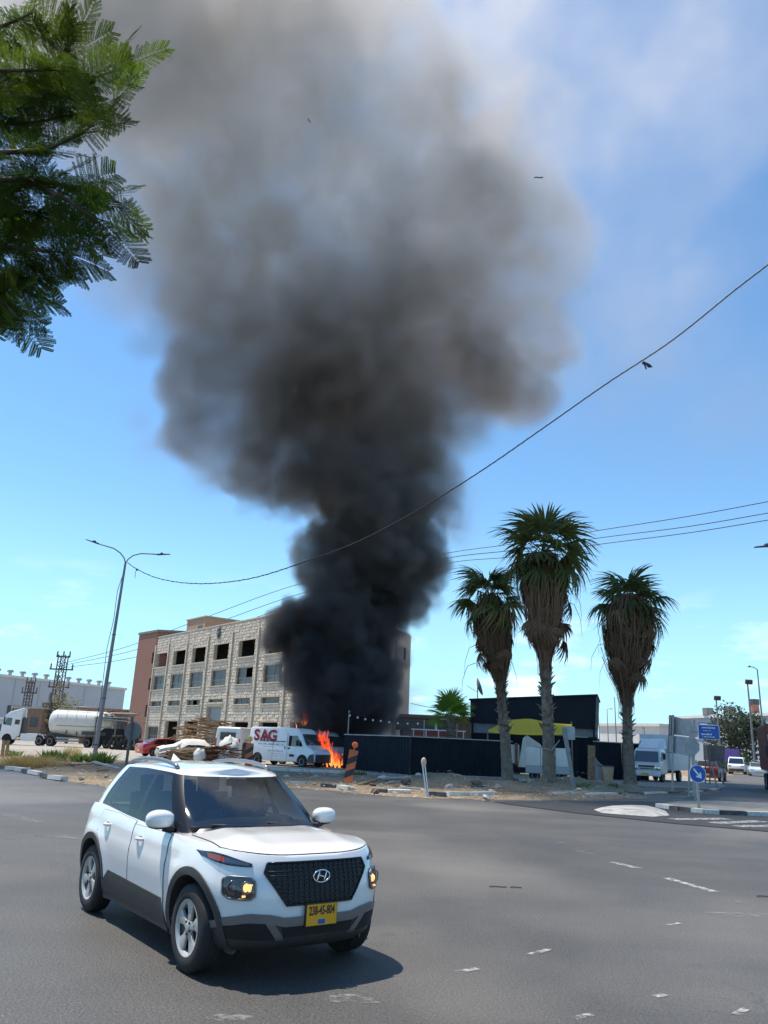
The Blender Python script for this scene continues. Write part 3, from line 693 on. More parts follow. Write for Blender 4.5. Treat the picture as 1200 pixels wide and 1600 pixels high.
# ------------------------------------------------------------------ the white crossover in front
def build_car():
    M_body = mat('white pearl paint', (.80, .80, .79), .22, var=.012, scale=.8, coat=1.0, dirt=(.70, .68, .64), dscale=1.5, damt=.25)
    M_clad = mat('grey unpainted plastic', (.045, .043, .042), .55, var=.15, scale=20, bump=.08, bscale=300, dirt=(.09, .08, .07), damt=.4)
    M_gloss = mat('gloss black', (.008, .009, .012), .22, var=.1, spec=.35)
    M_silver = mat('silver trim', (.20, .20, .205), .38, metal=.6, var=.06)
    M_rail = mat('roof rail grey', (.24, .245, .26), .35, metal=.6, var=.05)
    M_rim = mat('silver wheel cover', (.50, .49, .47), .38, metal=.25, var=.06, dirt=(.20, .18, .15), dscale=4, damt=.4)
    M_seam = mat('dark panel gap', (.04, .04, .04), .8)
    M_seat = mat('dark grey seat fabric', (.035, .035, .036), .85, var=.2, scale=20)
    M_lens = glass_mat('clear lamp lens', (.85, .87, .88), .06)
    M_bulb = mat('warm lit lamp', (.9, .7, .4), .3, emit=(1, .42, .10), estr=1.7)
    M_lampin = mat('lamp reflector', (.18, .18, .19), .2, metal=.7)
    M_wind = glass_mat('windscreen glass', (.55, .60, .58), .10)
    M_side = glass_mat('side window glass', (.20, .225, .23), .06)
    car = thing('white_crossover', 'white compact crossover car driving across the junction in front', 'car')
    ZB, XC, XCR, NF, NR = .235, 1.02, -1.15, 3.3, 4.2
    ztop = lambda x: interp([-2.05, -1.7, -1.3, -.5, .4, .95, 1.4, 1.75, 1.9, 2.02], [1.01, 1.065, 1.08, 1.03, .99, .99, .98, .945, .915, .88], x)
    hw = lambda v: interp([0, .08, .2, .42, .52, .66, .76, .86, .94, 1], [.80, .835, .856, .876, .885, .886, .872, .866, .850, .825], v)
    xf = lambda v: interp([0, .06, .16, .3, .5, .65, .8, .93, 1], [1.82, 1.905, 1.95, 1.97, 1.975, 1.965, 1.945, 1.91, 1.88], v)
    xr = lambda v: interp([0, .1, .3, .5, .7, .85, 1], [-1.85, -1.96, -2.02, -2.02, -1.99, -1.965, -1.93], v)
    def flare(x, z):
        r = 0
        for wx in (1.28, -1.28):
            d = math.hypot(x - wx, z - .34); r += .016 * math.exp(-((d - .46) / .09) ** 2)
        return r
    def outline(v):
        pts = []
        for i in range(21):
            th = (i / 20) ** .85 * math.pi / 2
            pts.append((XC + (xf(v) - XC) * max(0, math.cos(th)) ** (2 / NF), hw(v) * math.sin(th) ** (2 / NF)))
        for i in range(1, 40): pts.append((lerp(XC, XCR, i / 40), hw(v)))
        for i in range(21):
            th = (1 - i / 20) ** .85 * math.pi / 2
            pts.append((XCR + (xr(v) - XCR) * max(0, math.cos(th)) ** (2 / NR), hw(v) * math.sin(th) ** (2 / NR)))
        return pts
    vs = [0, .03, .06, .1, .15, .2, .26, .33, .4, .46, .52, .58, .63, .68, .73, .78, .83, .88, .92, .955, .98, 1]
    rings = []
    for v in vs:
        pl = outline(v); q = []
        for x, y in pl:
            zt = ztop(x); z = ZB + v * (zt - ZB); q.append(Vector((x, y + (flare(x, z) if y > .5 else 0), z)))
        rings.append(q)
    mb = MB(); n = len(rings[0]); full = []
    for q in rings: full.append(q + [Vector((p.x, -p.y, p.z)) for p in reversed(q[1:-1])])
    mb.grid(full, True)
    top = rings[-1]; crown = lambda x: interp([.6, .93, 1.3, 1.7, 1.82, 1.88], [-.03, .058, .058, .038, .014, 0], x)
    rows = []
    for p in top:
        rows.append([Vector((p.x, p.y * t, p.z + crown(p.x) * (1 - abs(t) ** 2.4))) for t in [1 - 2 * k / 14 for k in range(15)]])
    mb.grid(rows)
    bot = rings[0]
    mb.grid([[Vector((p.x, -p.y, p.z)), Vector((p.x, p.y, p.z))] for p in bot])
    me = mb.mesh('body', M_body)
    bm = bmesh.new(); bm.from_mesh(me); bmesh.ops.remove_doubles(bm, verts=bm.verts, dist=.0005)
    bmesh.ops.dissolve_degenerate(bm, dist=.0004, edges=bm.edges); bmesh.ops.recalc_face_normals(bm, faces=bm.faces); bm.to_mesh(me); bm.free()
    body = link('body', me, car)
    cut = MB()
    for wx in (1.28, -1.28):
        for s in (-1, 1):
            cut.cyl((wx, s * .56, .345), (wx, s * 1.1, .345), .385, n=40)
            cut.box((wx, s * .83, .1), (.77, .54, .49))
    # two boolean passes keep each cutter manifold
    for part_ in range(2):
        c = MB()
        for wx in (1.28, -1.28):
            for s in (-1, 1):
                if part_ == 0: c.cyl((wx, s * .56, .345), (wx, s * 1.1, .345), .385, n=48)
                else: c.box((wx, s * .83, .1), (.768, .54, .49))
        co = c.build('cutter', M_seam, fixn=True)
        md = body.modifiers.new('b', 'BOOLEAN'); md.object = co; md.operation = 'DIFFERENCE'; md.solver = 'EXACT'
        bpy.context.view_layer.update()
        dg = bpy.context.evaluated_depsgraph_get(); nm = bpy.data.meshes.new_from_object(body.evaluated_get(dg))
        body.modifiers.clear(); body.data = nm; bpy.data.objects.remove(co)
    nm = body.data; nm.materials.clear(); nm.materials.append(M_body); nm.materials.append(M_seam)
    for p in nm.polygons:
        c = p.center
        inside = any(abs(c.x - wx) < .39 and c.z < .74 and math.hypot(c.x - wx, c.z - .345) < .3855 and abs(c.y) < .86 for wx in (1.28, -1.28))
        p.material_index = 1 if inside or c.z < .205 or abs(c.y) < .6 and c.z < .8 and abs(c.x) < 1.7 else 0
        p.use_smooth = True
    nm.set_sharp_from_angle(angle=R_(32))
    body.name = 'body'
    # surface samplers
    def side(x, z, s=-1, off=0.0):
        def y_(x, z):
            v = max(0, min(1, (z - ZB) / (ztop(x) - ZB))); w = hw(v)
            if x > XC: k = max(0, 1 - ((x - XC) / (xf(v) - XC)) ** NF) ** (1 / NF) if x < xf(v) else 0
            elif x < XCR: k = max(0, 1 - ((XCR - x) / (XCR - xr(v))) ** NR) ** (1 / NR) if x > xr(v) else 0
            else: k = 1
            return w * k + flare(x, z)
        y = y_(x, z); dx = (y_(x + .004, z) - y_(x - .004, z)) / .008; dz = (y_(x, z + .004) - y_(x, z - .004)) / .008
        nrm = Vector((-dx, 1, -dz)).normalized()
        p = Vector((x, y, z)) + nrm * off
        return Vector((p.x, p.y * (1 if s > 0 else -1), p.z))
    def front(y, z, off=0.0):
        def x_(y, z):
            x = 1.9
            for _ in range(4):
                v = max(0, min(1, (z - ZB) / (ztop(x) - ZB))); k = max(0, 1 - (abs(y) / hw(v)) ** NF) ** (1 / NF)
                x = XC + (xf(v) - XC) * k
            return x
        x = x_(y, z); dy = (x_(y + .004, z) - x_(y - .004, z)) / .008; dz = (x_(y, z + .004) - x_(y, z - .004)) / .008
        nrm = Vector((1, -dy, -dz)).normalized()
        return Vector((x, y, z)) + nrm * off
    def panel(name, fn, nu, nv, m, off, th=.010, parent=car, smooth=50):
        """fn(a,b,off) on the unit square; a thin shell with folded edges"""
        mb = MB(); o = [[fn(i / nu, j / nv, off) for i in range(nu + 1)] for j in range(nv + 1)]; inn = [[fn(i / nu, j / nv, off - th) for i in range(nu + 1)] for j in range(nv + 1)]
        mb.grid(o)
        per = lambda r: [r[0][i] for i in range(nu)] + [r[j][nu] for j in range(nv)] + [r[nv][i] for i in range(nu, 0, -1)] + [r[j][0] for j in range(nv, 0, -1)]
        a, b = per(o), per(inn); k = len(a)
        mb.add(a + b, [(i, k + i, k + (i + 1) % k, (i + 1) % k) for i in range(k)])
        bm = bmesh.new(); me = mb.mesh(name, m); bm.from_mesh(me); bmesh.ops.remove_doubles(bm, verts=bm.verts, dist=1e-5); bmesh.ops.recalc_face_normals(bm, faces=bm.faces)
        ctr = Vector((0, 0, .6)); f = max(bm.faces, key=lambda q: q.calc_area())
        if (f.calc_center_median() - ctr).dot(f.normal) < 0: bmesh.ops.reverse_faces(bm, faces=bm.faces)
        bm.to_mesh(me); bm.free()
        me.polygons.foreach_set('use_smooth', [True] * len(me.polygons)); me.set_sharp_from_angle(angle=R_(smooth))
        return link(name, me, parent)
    # doors, seams, cladding
    arch = lambda z, wx, r: math.sqrt(max(0, r * r - (z - .345) ** 2))
    for s in (-1, 1):
        def fd(a, b, off, s=s):
            z = lerp(.30, .975, b); x = lerp(-.17, .735 - .03 * b, a); return side(x, min(z, ztop(x) - .012), s, off)
        def rd(a, b, off, s=s):
            z = lerp(.30, 1.03, b); x0 = -1.28 + arch(z, 0, .455) if z < .70 else lerp(-1.28 + arch(.70, 0, .455), -1.14, smooth01((z - .70) / .12))
            x = lerp(max(x0, -1.14), -.185, a); return side(x, min(z, ztop(x) - .012), s, off)
        d1 = panel('front_door', fd, 14, 16, M_body, .006); d2 = panel('rear_door', rd, 14, 16, M_body, .006)
        for fn in (fd, rd):
            k = 24; per = [(0, t / k) for t in range(k)] + [(t / k, 1) for t in range(k)] + [(1, 1 - t / k) for t in range(k)]
            mb = MB(); mb.tube([fn(a, b, .0025) for a, b in per], .0038, 6); mb.build('door_gap', M_seam, d1 if fn is fd else d2, smooth=180)
        for d, hx, hz in ((d1, -.03, .865), (d2, -.98, .90)):
            mb = MB(); pts = [side(hx + t * .17, hz + .004 * t, s, .012 + .030 * math.sin(math.pi * t)) for t in [k / 8 for k in range(9)]]
            mb.tube(pts, [.010] + [.016] * 7 + [.010], 8); mb.build('door_handle', M_body, d, smooth=180)
            mb = MB(); c = side(hx + .085, hz + .003, s, .004); mb.ball(c, (.065, .006, .026), 14, 6); mb.build('handle_recess', M_silver, d, smooth=180)
        def cl(a, b, off, s=s):
            z = lerp(.205, .46 + .03 * (1 - a), b); sl = (b ** 1.5) * .14
            x = lerp(-.93 + sl * 1.6, .80 - sl * .8, a); return side(x, z, s, off)
        panel('sill_cladding', cl, 16, 8, M_clad, .016, .02)
        for wx, nm in ((1.28, 'front_arch_trim'), (-1.28, 'rear_arch_trim')):
            def at_(a, b, off, s=s, wx=wx):
                th = lerp(-.36, math.pi + .36, a); r = lerp(.384, .445, b); z = .345 + r * math.sin(th); x = wx + r * math.cos(th)
                return side(x, max(.2, z), s, off)
            panel(nm, at_, 36, 3, M_clad, .014, .03)
    # bonnet
    def hd(a, b, off):
        t = lerp(.93, -.93, a); xe = XC + (1.875 - XC) * (1 - abs(t) ** NF) ** (1 / NF) - .012; x = lerp(.985, max(xe, 1.30), b)
        yy = .825 * t; wx_ = (.825 * (1 - max(0, (x - XC) / (1.88 - XC)) ** NF) ** (1 / NF)) if x < 1.879 else .05; tt = max(-1, min(1, yy / max(wx_, .05)))
        z = ztop(x) + crown(x) * (1 - abs(tt) ** 2.4)
        z += .010 * math.exp(-((abs(t) - .55) / .12) ** 2) * smooth01((1.9 - x) / .3)
        return Vector((x - (.10 * (1 - t * t) if False else 0), yy, z + off))
    hood = panel('bonnet', hd, 28, 24, M_body, .006)
    for e in (0, 1):
        mb = MB(); mb.tube([hd(e, t / 20, .001) for t in range(21)], .006, 6); mb.build('bonnet_gap', M_seam, hood, smooth=180)
    mb = MB(); mb.tube([hd(t / 20, 1, .0) for t in range(21)], .006, 6); mb.build('bonnet_gap', M_seam, hood, smooth=180)
    # greenhouse
    zt_roof = lambda x: interp([-1.6, -1.3, -.6, 0, .3], [1.455, 1.49, 1.51, 1.50, 1.468], x)
    cols = [((1.03, 0), (.27, 0)), ((1.025, .2), (.268, .16)), ((.995, .42), (.25, .33)), ((.93, .60), (.215, .46)), ((.85, .715), (.165, .535)),
            ((.775, .782), (.10, .578)), ((.69, .803), (.03, .592)), ((.40, .815), (-.08, .598)), ((.10, .82), (-.17, .602)), ((-.16, .822), (-.245, .604)), ((-.25, .822), (-.32, .604)),
            ((-.60, .82), (-.62, .603)), ((-.92, .815), (-.90, .60)), ((-1.10, .812), (-1.02, .598)), ((-1.15, .811), (-1.05, .597)), ((-1.38, .80), (-1.17, .592)), ((-1.52, .785), (-1.28, .585)), ((-1.66, .75), (-1.38, .57)), ((-1.76, .68), (-1.45, .53)),
            ((-1.80, .62), (-1.48, .49)), ((-1.84, .35), (-1.52, .28)), ((-1.855, 0), (-1.535, 0))]
    vv = [0, .05, .2, .35, .5, .65, .8, .91, .955, 1]
    def gp(ci, v, off=0.0):
        (xb, yb), (xt, yt) = cols[ci]
        zb = ztop(xb) + (crown(xb) * (1 - (yb / .825) ** 2.4) if xb > .8 else 0) - .004
        if -1.6 < xb < .72: zb = ztop(xb) - .006
        x, y, z = lerp(xb, xt, v), lerp(yb, yt, v), lerp(zb, zt_roof(xt), v)
        bl = .030 * 4 * v * (1 - v) + off; o = Vector((.55 if ci < 4 else (0 if ci < 17 else -.5), 1 if 3 < ci < 19 else .15 * (yb > 0), 0))
        o = o.normalized() if o.length else o
        return Vector((x, y, z + (off * .6))) + o * bl
    parts = {}
    def put(key, quad):
        parts.setdefault(key, []).append(quad)
    for s in (1, -1):
        for ci in range(len(cols) - 1):
            for j in range(len(vv) - 1):
                q = [gp(ci, vv[j]), gp(ci + 1, vv[j]), gp(ci + 1, vv[j + 1]), gp(ci, vv[j + 1])]
                q = [Vector((p.x, p.y * s, p.z)) for p in q]
                if s < 0: q.reverse()
                ingl = 1 <= j <= 6
                if ci <= 3: k = 'windscreen' if (1 <= j <= 7) else ('frame' if j == 0 else 'roof')
                elif ci <= 5: k = 'frame' if j < 8 else 'roof'
                elif ci <= 8: k = ('front_window', s) if ingl else ('frame' if j < 8 else 'roof')
                elif ci == 9: k = 'frame' if j < 8 else 'roof'
                elif ci <= 12: k = ('rear_window', s) if ingl else ('frame' if j < 8 else 'roof')
                elif ci == 13: k = 'frame' if j < 8 else 'roof'
                elif ci == 14: k = ('quarter_window', s) if ingl and j >= 1 else ('frame' if j < 8 else 'roof')
                elif ci <= 17: k = 'roof'
                elif ci == 18: k = 'frame' if 0 < j < 7 else 'roof'
                else: k = 'rear_screen' if ingl else 'roof'
                put(k, q)
    rows = []
    for ci in range(len(cols)):
        p = gp(ci, 1); rows.append([Vector((p.x, p.y * t, p.z + .062 * (1 - t * t))) for t in [1 - 2 * k / 12 for k in range(13)]])
    for key, qs in parts.items():
        mb = MB()
        for q in qs: mb.add(q, [(0, 1, 2, 3)])
        nm = key if isinstance(key, str) else key[0]
        m = {'windscreen': M_wind, 'frame': M_gloss, 'roof': M_body}.get(nm, M_side)
        if nm == 'roof': mb.grid(rows)
        me = mb.mesh({'frame': 'window_frame'}.get(nm, nm), m)
        bm = bmesh.new(); bm.from_mesh(me); bmesh.ops.remove_doubles(bm, verts=bm.verts, dist=.0008); bmesh.ops.recalc_face_normals(bm, faces=bm.faces); bm.to_mesh(me); bm.free()
        me.polygons.foreach_set('use_smooth', [True] * len(me.polygons)); me.set_sharp_from_angle(angle=R_(50))
        o = link(me.name, me, car)
        if nm == 'roof' : pass
    # inside: dark deck, dashboard, seats, wheel, mirror
    mb = MB(); mb.box((-.55, 0, .955), (2.5, 1.5, .03)); mb.box((.66, 0, 1.0), (.40, 1.42, .10)); mb.ball((.62, -.0, 1.03), (.16, .66, .07), 20, 8); mb.ball((.60, .36, 1.06), (.12, .2, .06), 12, 6)
    mb.build('dashboard', M_dark, car, smooth=60)
    for x, lab in ((-.12, 'front_seat'), (-1.0, 'rear_seat')):
        for y in (-.36, .36):
            mb = MB(); mb.box((x, y, 1.02), (.14, .46, .40), Matrix.Rotation(-.18, 3, 'Y')); mb.box((x - .06, y, 1.31), (.10, .25, .17), Matrix.Rotation(-.15, 3, 'Y')); mb.box((x - .05, y, 1.21), (.03, .12, .1))
            mb.build(lab, M_seat, car, bevel=.04)
    mb = MB(); W = Matrix.Translation((.30, .36, 1.03)) @ Matrix.Rotation(R_(-65), 4, 'Y')
    mb.tube([W @ Vector((.18 * math.cos(a * math.pi / 12), .18 * math.sin(a * math.pi / 12), 0)) for a in range(25)], .016, 8); mb.tube([W @ Vector((-.17, 0, 0)), W @ Vector((.17, 0, 0))], .022, 6)
    mb.build('steering_wheel', M_black, car, smooth=180)
    mb = MB(); mb.box((.30, 0, 1.40), (.03, .22, .07)); mb.build('rear_view_mirror', M_black, car, bevel=.015)
    # wipers on the cowl
    for y0, y1 in ((.62, .02), (.05, -.55)):
        mb = MB(); mb.tube([(1.015 - abs(y0) * .16, y0, 1.055 - abs(y0) * .05), ((.975 - abs(y1) * .12), y1, 1.085 - abs(y1) * .03)], .009, 6); mb.build('wiper', M_black, car, smooth=180)
    mb = MB(); mb.grid([[Vector((1.06 - .28 * (abs(t) ** 2.2), .80 * t, 1.046 - .06 * abs(t) ** 2.2)) for t in [k / 10 - 1 for k in range(21)]], [Vector((.98 - .28 * (abs(t) ** 2.2), .79 * t, 1.064 - .06 * abs(t) ** 2.2)) for t in [k / 10 - 1 for k in range(21)]]])
    mb.build('cowl', M_black, car, smooth=60)
    # roof rails, mirrors
    for s in (-1, 1):
        mb = MB(); pts = []
        for k in range(23):
            t = k / 22; x = lerp(.02, -1.40, t); h = .055 * min(1, math.sin(math.pi * t) ** .45 * 1.05) if 0 < t < 1 else 0
            pts.append((x, s * (.545 - .03 * t * t), zt_roof(x) + .018 + h))
        mb.tube(pts, [.022] * 23, 8); mb.build('roof_rail', M_rail, car, smooth=180)
        mb = MB(); mb.ball((.60, s * .935, 1.095), (.085, .135, .095), 20, 14); mb.v = [(x, y + s * .02 * (1 if (y * s) < 1 else 0) * 0, 1.095 + math.copysign(abs((z - 1.095) / .095) ** .75, z - 1.095) * .085) for x, y, z in mb.v]
        bm_v = mb.v; mb.v = [(x + (.02 if x > .6 else 0) , y, max(z, 1.035)) for x, y, z in bm_v]
        mir = mb.build('wing_mirror', M_body, car, smooth=60)
        mb = MB(); mb.ball((.60, s * .925, 1.045), (.074, .125, .035), 16, 8); mb.tube([(.62, s * .90, 1.03), (.66, s * .80, 1.005)], [.035, .03], 8); mb.build('mirror_base', M_black, mir, smooth=180)
        mb = MB(); mb.ball((.525, s * .935, 1.09), (.012, .10, .065), 14, 8); mb.build('mirror_glass', M_chrome, mir, smooth=180)
    # grille with a lattice
    hexy = lambda z: interp([.572, .805, .87], [.325, .515, .485], z)
    def gr(a, b, off):
        z = lerp(.572, .872, b); return front(lerp(-hexy(z), hexy(z), a), z, off)
    grille = panel('grille', gr, 30, 16, M_black, .008, .03)
    mb = MB()
    for k in range(1, 10):
        z = .572 + .300 * k / 10; h = hexy(z) - .02
        mb.tube([front(lerp(-h, h, i / 16), z, .014) for i in range(17)], .0055, 5)
    for k in range(-9, 10):
        y = k * .052; zs = [z for z in [.585 + .28 * i / 12 for i in range(13)] if hexy(z) - .02 > abs(y)]
        if len(zs) > 2: mb.tube([front(y, z, .013) for z in zs], .006, 5)
    tag(mb.build('grille_lattice', M_black, grille, smooth=180), kind='stuff')
    edge = [(-.485, .872), (-.515, .805), (-.325, .572), (.325, .572), (.515, .805), (.485, .872), (-.485, .872)]
    pts = []
    for (a, b), (c, d) in zip(edge, edge[1:]): pts += [front(lerp(a, c, i / 10), lerp(b, d, i / 10), .012) for i in range(10)]
    mb = MB(); mb.tube(pts + pts[:1], .010, 6); mb.build('grille_frame', M_gloss, grille, smooth=180)
    # emblem: slanted letter in an oval ring
    E0 = front(0, .765, .030)
    ex = lambda u, w, d=0: Vector((E0.x + d - w * .05, u, E0.z + w))
    mb = MB(); mb.tube([ex(.083 * math.cos(2 * math.pi * k / 32), .046 * math.sin(2 * math.pi * k / 32)) for k in range(33)], .0065, 8)
    for s in (-1, 1): mb.tube([ex(s * .036 + .014 * t, .040 * t, .004) for t in (1, .5, 0, -.5, -1)], [.005, .007, .009, .007, .005], 6)
    mb.tube([ex(-.042, .010, .005), ex(0, .0, .007), ex(.042, -.010, .005)], [.006, .008, .006], 6)
    mb.build('emblem', M_chrome, car, smooth=180)
    # lamps
    for s in (-1, 1):
        def lampf(a, b, off, s=s, y0=.585, y1=.785, z0=.618, z1=.775, r=.22):
            # rounded square
            u, v = a * 2 - 1, b * 2 - 1
            k = 1 - .10 * (abs(u) ** 4) * (abs(v) ** 4) * 2
            y = lerp(y0, y1, (u * k + 1) / 2); z = lerp(z0, z1, (v * k + 1) / 2); return front(s * y, z, off)
        hl = panel('headlamp', lampf, 12, 12, M_gloss, .010, .02)
        per = [lampf(t / 12, 0, .016) for t in range(12)] + [lampf(1, t / 12, .016) for t in range(12)] + [lampf(1 - t / 12, 1, .016) for t in range(12)] + [lampf(0, 1 - t / 12, .016) for t in range(13)]
        mb = MB(); mb.tube(per, .008, 6); mb.build('lamp_bezel', M_silver, hl, smooth=180)
        for yy, m, nm in ((.735, M_lampin, 'main_beam'), (.650, M_bulb, 'lit_bulb')):
            c = front(s * yy, .700, .004); mb = MB(); mb.ball(c, (.02, .028, .034), 16, 10); mb.build(nm, m, hl, smooth=180)
            mb = MB(); d = Vector((1, s * .35, .05)).normalized(); a_ = d.cross(Vector((0, 0, 1))).normalized(); b_ = d.cross(a_)
            mb.tube([c + d * .012 + (a_ * math.cos(k * math.pi / 12) + b_ * math.sin(k * math.pi / 12)) * .045 for k in range(25)], .006, 6); mb.build('lamp_ring', M_lampin, hl, smooth=180)
        mb = MB(); c = front(s * .622, .700, .006); mb.box(c, (.02, .035, .055)); mb.build('lit_reflector', M_bulb, hl, bevel=.006)
        mb = MB(); c = front(s * .66, .640, .010); mb.box(c, (.012, .04, .014)); mb.build('lit_strip', M_bulb, hl)
        def lensf(a, b, off): return lampf(a * .92 + .04, b * .92 + .04, off)
        panel('lamp_lens', lensf, 8, 8, M_lens, .024, .006, hl)
        # slim turn lamp wrapping round the wing
        def tl(a, b, off, s=s):
            u = a; y = lerp(.60, .85, u); zc = lerp(.858, .905, u ** 1.2); h = lerp(.012, .034, min(1, u * 1.6)) * (1 if u < .85 else lerp(1, .5, (u - .85) / .15))
            return front(s * y, zc + lerp(-h, h, b), off)
        t = panel('turn_lamp', tl, 18, 5, M_gloss, .008, .015)
        def ti(a, b, off): return tl(.10 + a * .55, .22 + b * .56, off)
        panel('turn_reflector', ti, 10, 4, M_lampin, .012, .004, t)
        def to(a, b, off): return tl(.66 + a * .26, .2 + b * .6, off)
        panel('amber_reflector', to, 6, 4, mat('amber reflector', (.75, .12, .02), .25, var=.1), .013, .004, t)
        def tg(a, b, off): return tl(.02 + a * .96, .05 + b * .9, off)
        panel('turn_lens', tg, 14, 4, M_lens, .018, .004, t)
    # lower bumper
    up = lambda y: interp([0, .34, .45, .62, .76, .83], [.485, .485, .51, .52, .485, .42], abs(y))
    def lb(a, b, off):
        y = lerp(-.845, .845, a); return front(y, lerp(.238, up(y) - .02, b), off)
    bump = panel('lower_bumper', lb, 40, 10, M_clad, .014, .03)
    def sk(a, b, off):
        y = lerp(-.84, .84, a); return front(y, lerp(up(y) - .062, up(y), b), off)
    panel('bumper_trim', sk, 44, 3, M_silver, .024, .02)
    for s in (-1, 1):
        def leg(a, b, off, s=s):
            z = lerp(.33, .455, b); y = lerp(.43 - .11 * (1 - b), .50 - .11 * (1 - b), a); return front(s * y, z, off)
        panel('bumper_strut', leg, 4, 8, M_silver, .023, .02)
        def fg(a, b, off, s=s):
            z = lerp(.335, .445, b); y = lerp(.47 - .08 * (1 - b), .80 - .05 * (1 - b), a); return front(s * y, z, off)
        panel('air_inlet', fg, 8, 4, M_dark, .018, .01)
    def mi(a, b, off): return front(lerp(-.36, .36, a) * (1 - .1 * (1 - b)), lerp(.345, .43, b), off)
    panel('lower_grille', mi, 12, 4, M_dark, .019, .01)
    # number plate
    M_pl = mat('yellow plate', (.80, .38, .012), .4, var=.04, scale=4, dirt=(.6, .30, .03), damt=.3)
    pc = front(0, .492, .032)
    mb = MB(); mb.box(pc + Vector((-.006, 0, 0)), (.016, .325, .175)); plf = mb.build('plate_holder', M_black, car, bevel=.005)
    mb = MB(); mb.box(pc + Vector((.006, 0, 0)), (.006, .305, .155)); pl = mb.build('number_plate', M_pl, plf)
    text('plate_number', '238-45-804', .090, M_black, pl, axes(pc + Vector((.0095, 0, .028)), (0, 1, 0), (0, 0, 1), (1, 0, 0)), bold=.0025, depth=.001, sx=.62)
    mb = MB(); mb.box(pc + Vector((.0095, -.0, -.052)), (.002, .07, .034)); mb.build('plate_badge', M_blue, pl)
    # wheels
    def wheel(wx, s):
        W = thing('wheel', None, None); W.parent = car; W.location = (wx, s * .775, .33)
        M = axes((0, 0, 0), (1, 0, 0), (0, 0, 1), (0, -1 if s < 0 else 1, 0))   # local z points outboard
        if s > 0: M = axes((0, 0, 0), (1, 0, 0), (0, 0, -1), (0, 1, 0))
        mb = MB(); mb.lathe([(.205, -.10), (.29, -.105), (.322, -.088), (.33, -.05), (.33, .05), (.322, .083), (.295, .103), (.235, .108), (.212, .098), (.205, .09)], 48, M, False)
        ty = mb.build('tyre', M_rub, W, smooth=40)
        mb = MB()
        for k in (-.03, .0, .03): mb.lathe([(.3305, k - .004), (.332, k), (.3305, k + .004)], 48, M, False)
        mb.build('tread_groove', M_dark, W)
        mb = MB(); mb.lathe([(0, .02), (.206, .02), (.206, .03)], 36, M); mb.build('dark_backing', M_dark, W)  # plain dark disc added to read as shade behind the spokes
        mb = MB(); mb.lathe([(.180, .075), (.196, .098), (.212, .102), (.216, .095), (.20, .05), (.18, .05)], 48, M, False); rim = mb.build('rim', M_rim, W, smooth=45)
        mb = MB(); mb.lathe([(0, .098), (.030, .098), (.038, .09), (.06, .085), (.065, .06)], 24, M)
        for k in range(5):
            a = 2 * math.pi * k / 5 + .3; c, sn = math.cos(a), math.sin(a)
            rot = lambda x, y, z: M @ Vector((x * c - y * sn, x * sn + y * c, z))
            p = [(.03, -.026), (.10, -.030), (.185, -.062), (.195, -.02), (.195, .035), (.18, .062), (.10, .030), (.03, .026)]
            ztop_ = [.088, .084, .088, .096, .096, .088, .084, .088]
            mb.add([rot(x, y, .06) for x, y in p] + [rot(x, y, zz) for (x, y), zz in zip(p, ztop_)], [tuple(range(8, 16))] + [(i, (i + 1) % 8, 8 + (i + 1) % 8, 8 + i) for i in range(8)])
        mb.build('wheel_cover', M_rim, rim, bevel=.006, fixn=True)
        for k in range(5):
            mb = MB(); a = 2 * math.pi * k / 5 + .93; mb.lathe([(.0, .100), (.009, .098), (.010, .08)], 8, M @ Matrix.Translation((.048 * math.cos(a), .048 * math.sin(a), 0)))
            mb.build('wheel_nut', M_black, rim)
        if wx > 0: W.rotation_euler = (0, 0, 0.0)
        W.rotation_mode = 'YXZ'; W.rotation_euler.y = rnd.uniform(0, 6)
        return W
    for wx in (1.28, -1.28):
        for s in (-1, 1): wheel(wx, s)
    # tail lamps and underbody
    for s in (-1, 1):
        def tlp(a, b, off, s=s): return side(lerp(-1.97, -1.78, a), lerp(.80, .96, b), s, off)
        panel('tail_lamp', tlp, 8, 6, M_tail, .010, .02)
    mb = MB(); mb.box((-.05, 0, .25), (3.5, 1.15, .10)); mb.build('underbody', M_dark, car)
    # antenna fin on the roof
    mb = MB(); mb.hexa([(-1.35, -.03, 1.53), (-1.15, -.012, 1.55), (-1.15, .012, 1.55), (-1.35, .03, 1.53), (-1.36, -.006, 1.62), (-1.30, -.004, 1.60), (-1.30, .004, 1.60), (-1.36, .006, 1.62)]); mb.build('antenna_fin', M_body, car, smooth=40)
    return car
CAR = build_car()
_fl, _rl = G(282, 1515), G(141, 1427)
_h = Vector((_fl.x - _rl.x, _fl.y - _rl.y, 0)).normalized()
CAR.rotation_euler = (0, 0, math.atan2(_h.y, _h.x))
_right = Vector((_h.y, -_h.x, 0))
CAR.location = (_fl + _rl) / 2 - _right * .80 + _h * .0
CAR.scale = (1, .955, 1)
CAR.location.z = .002
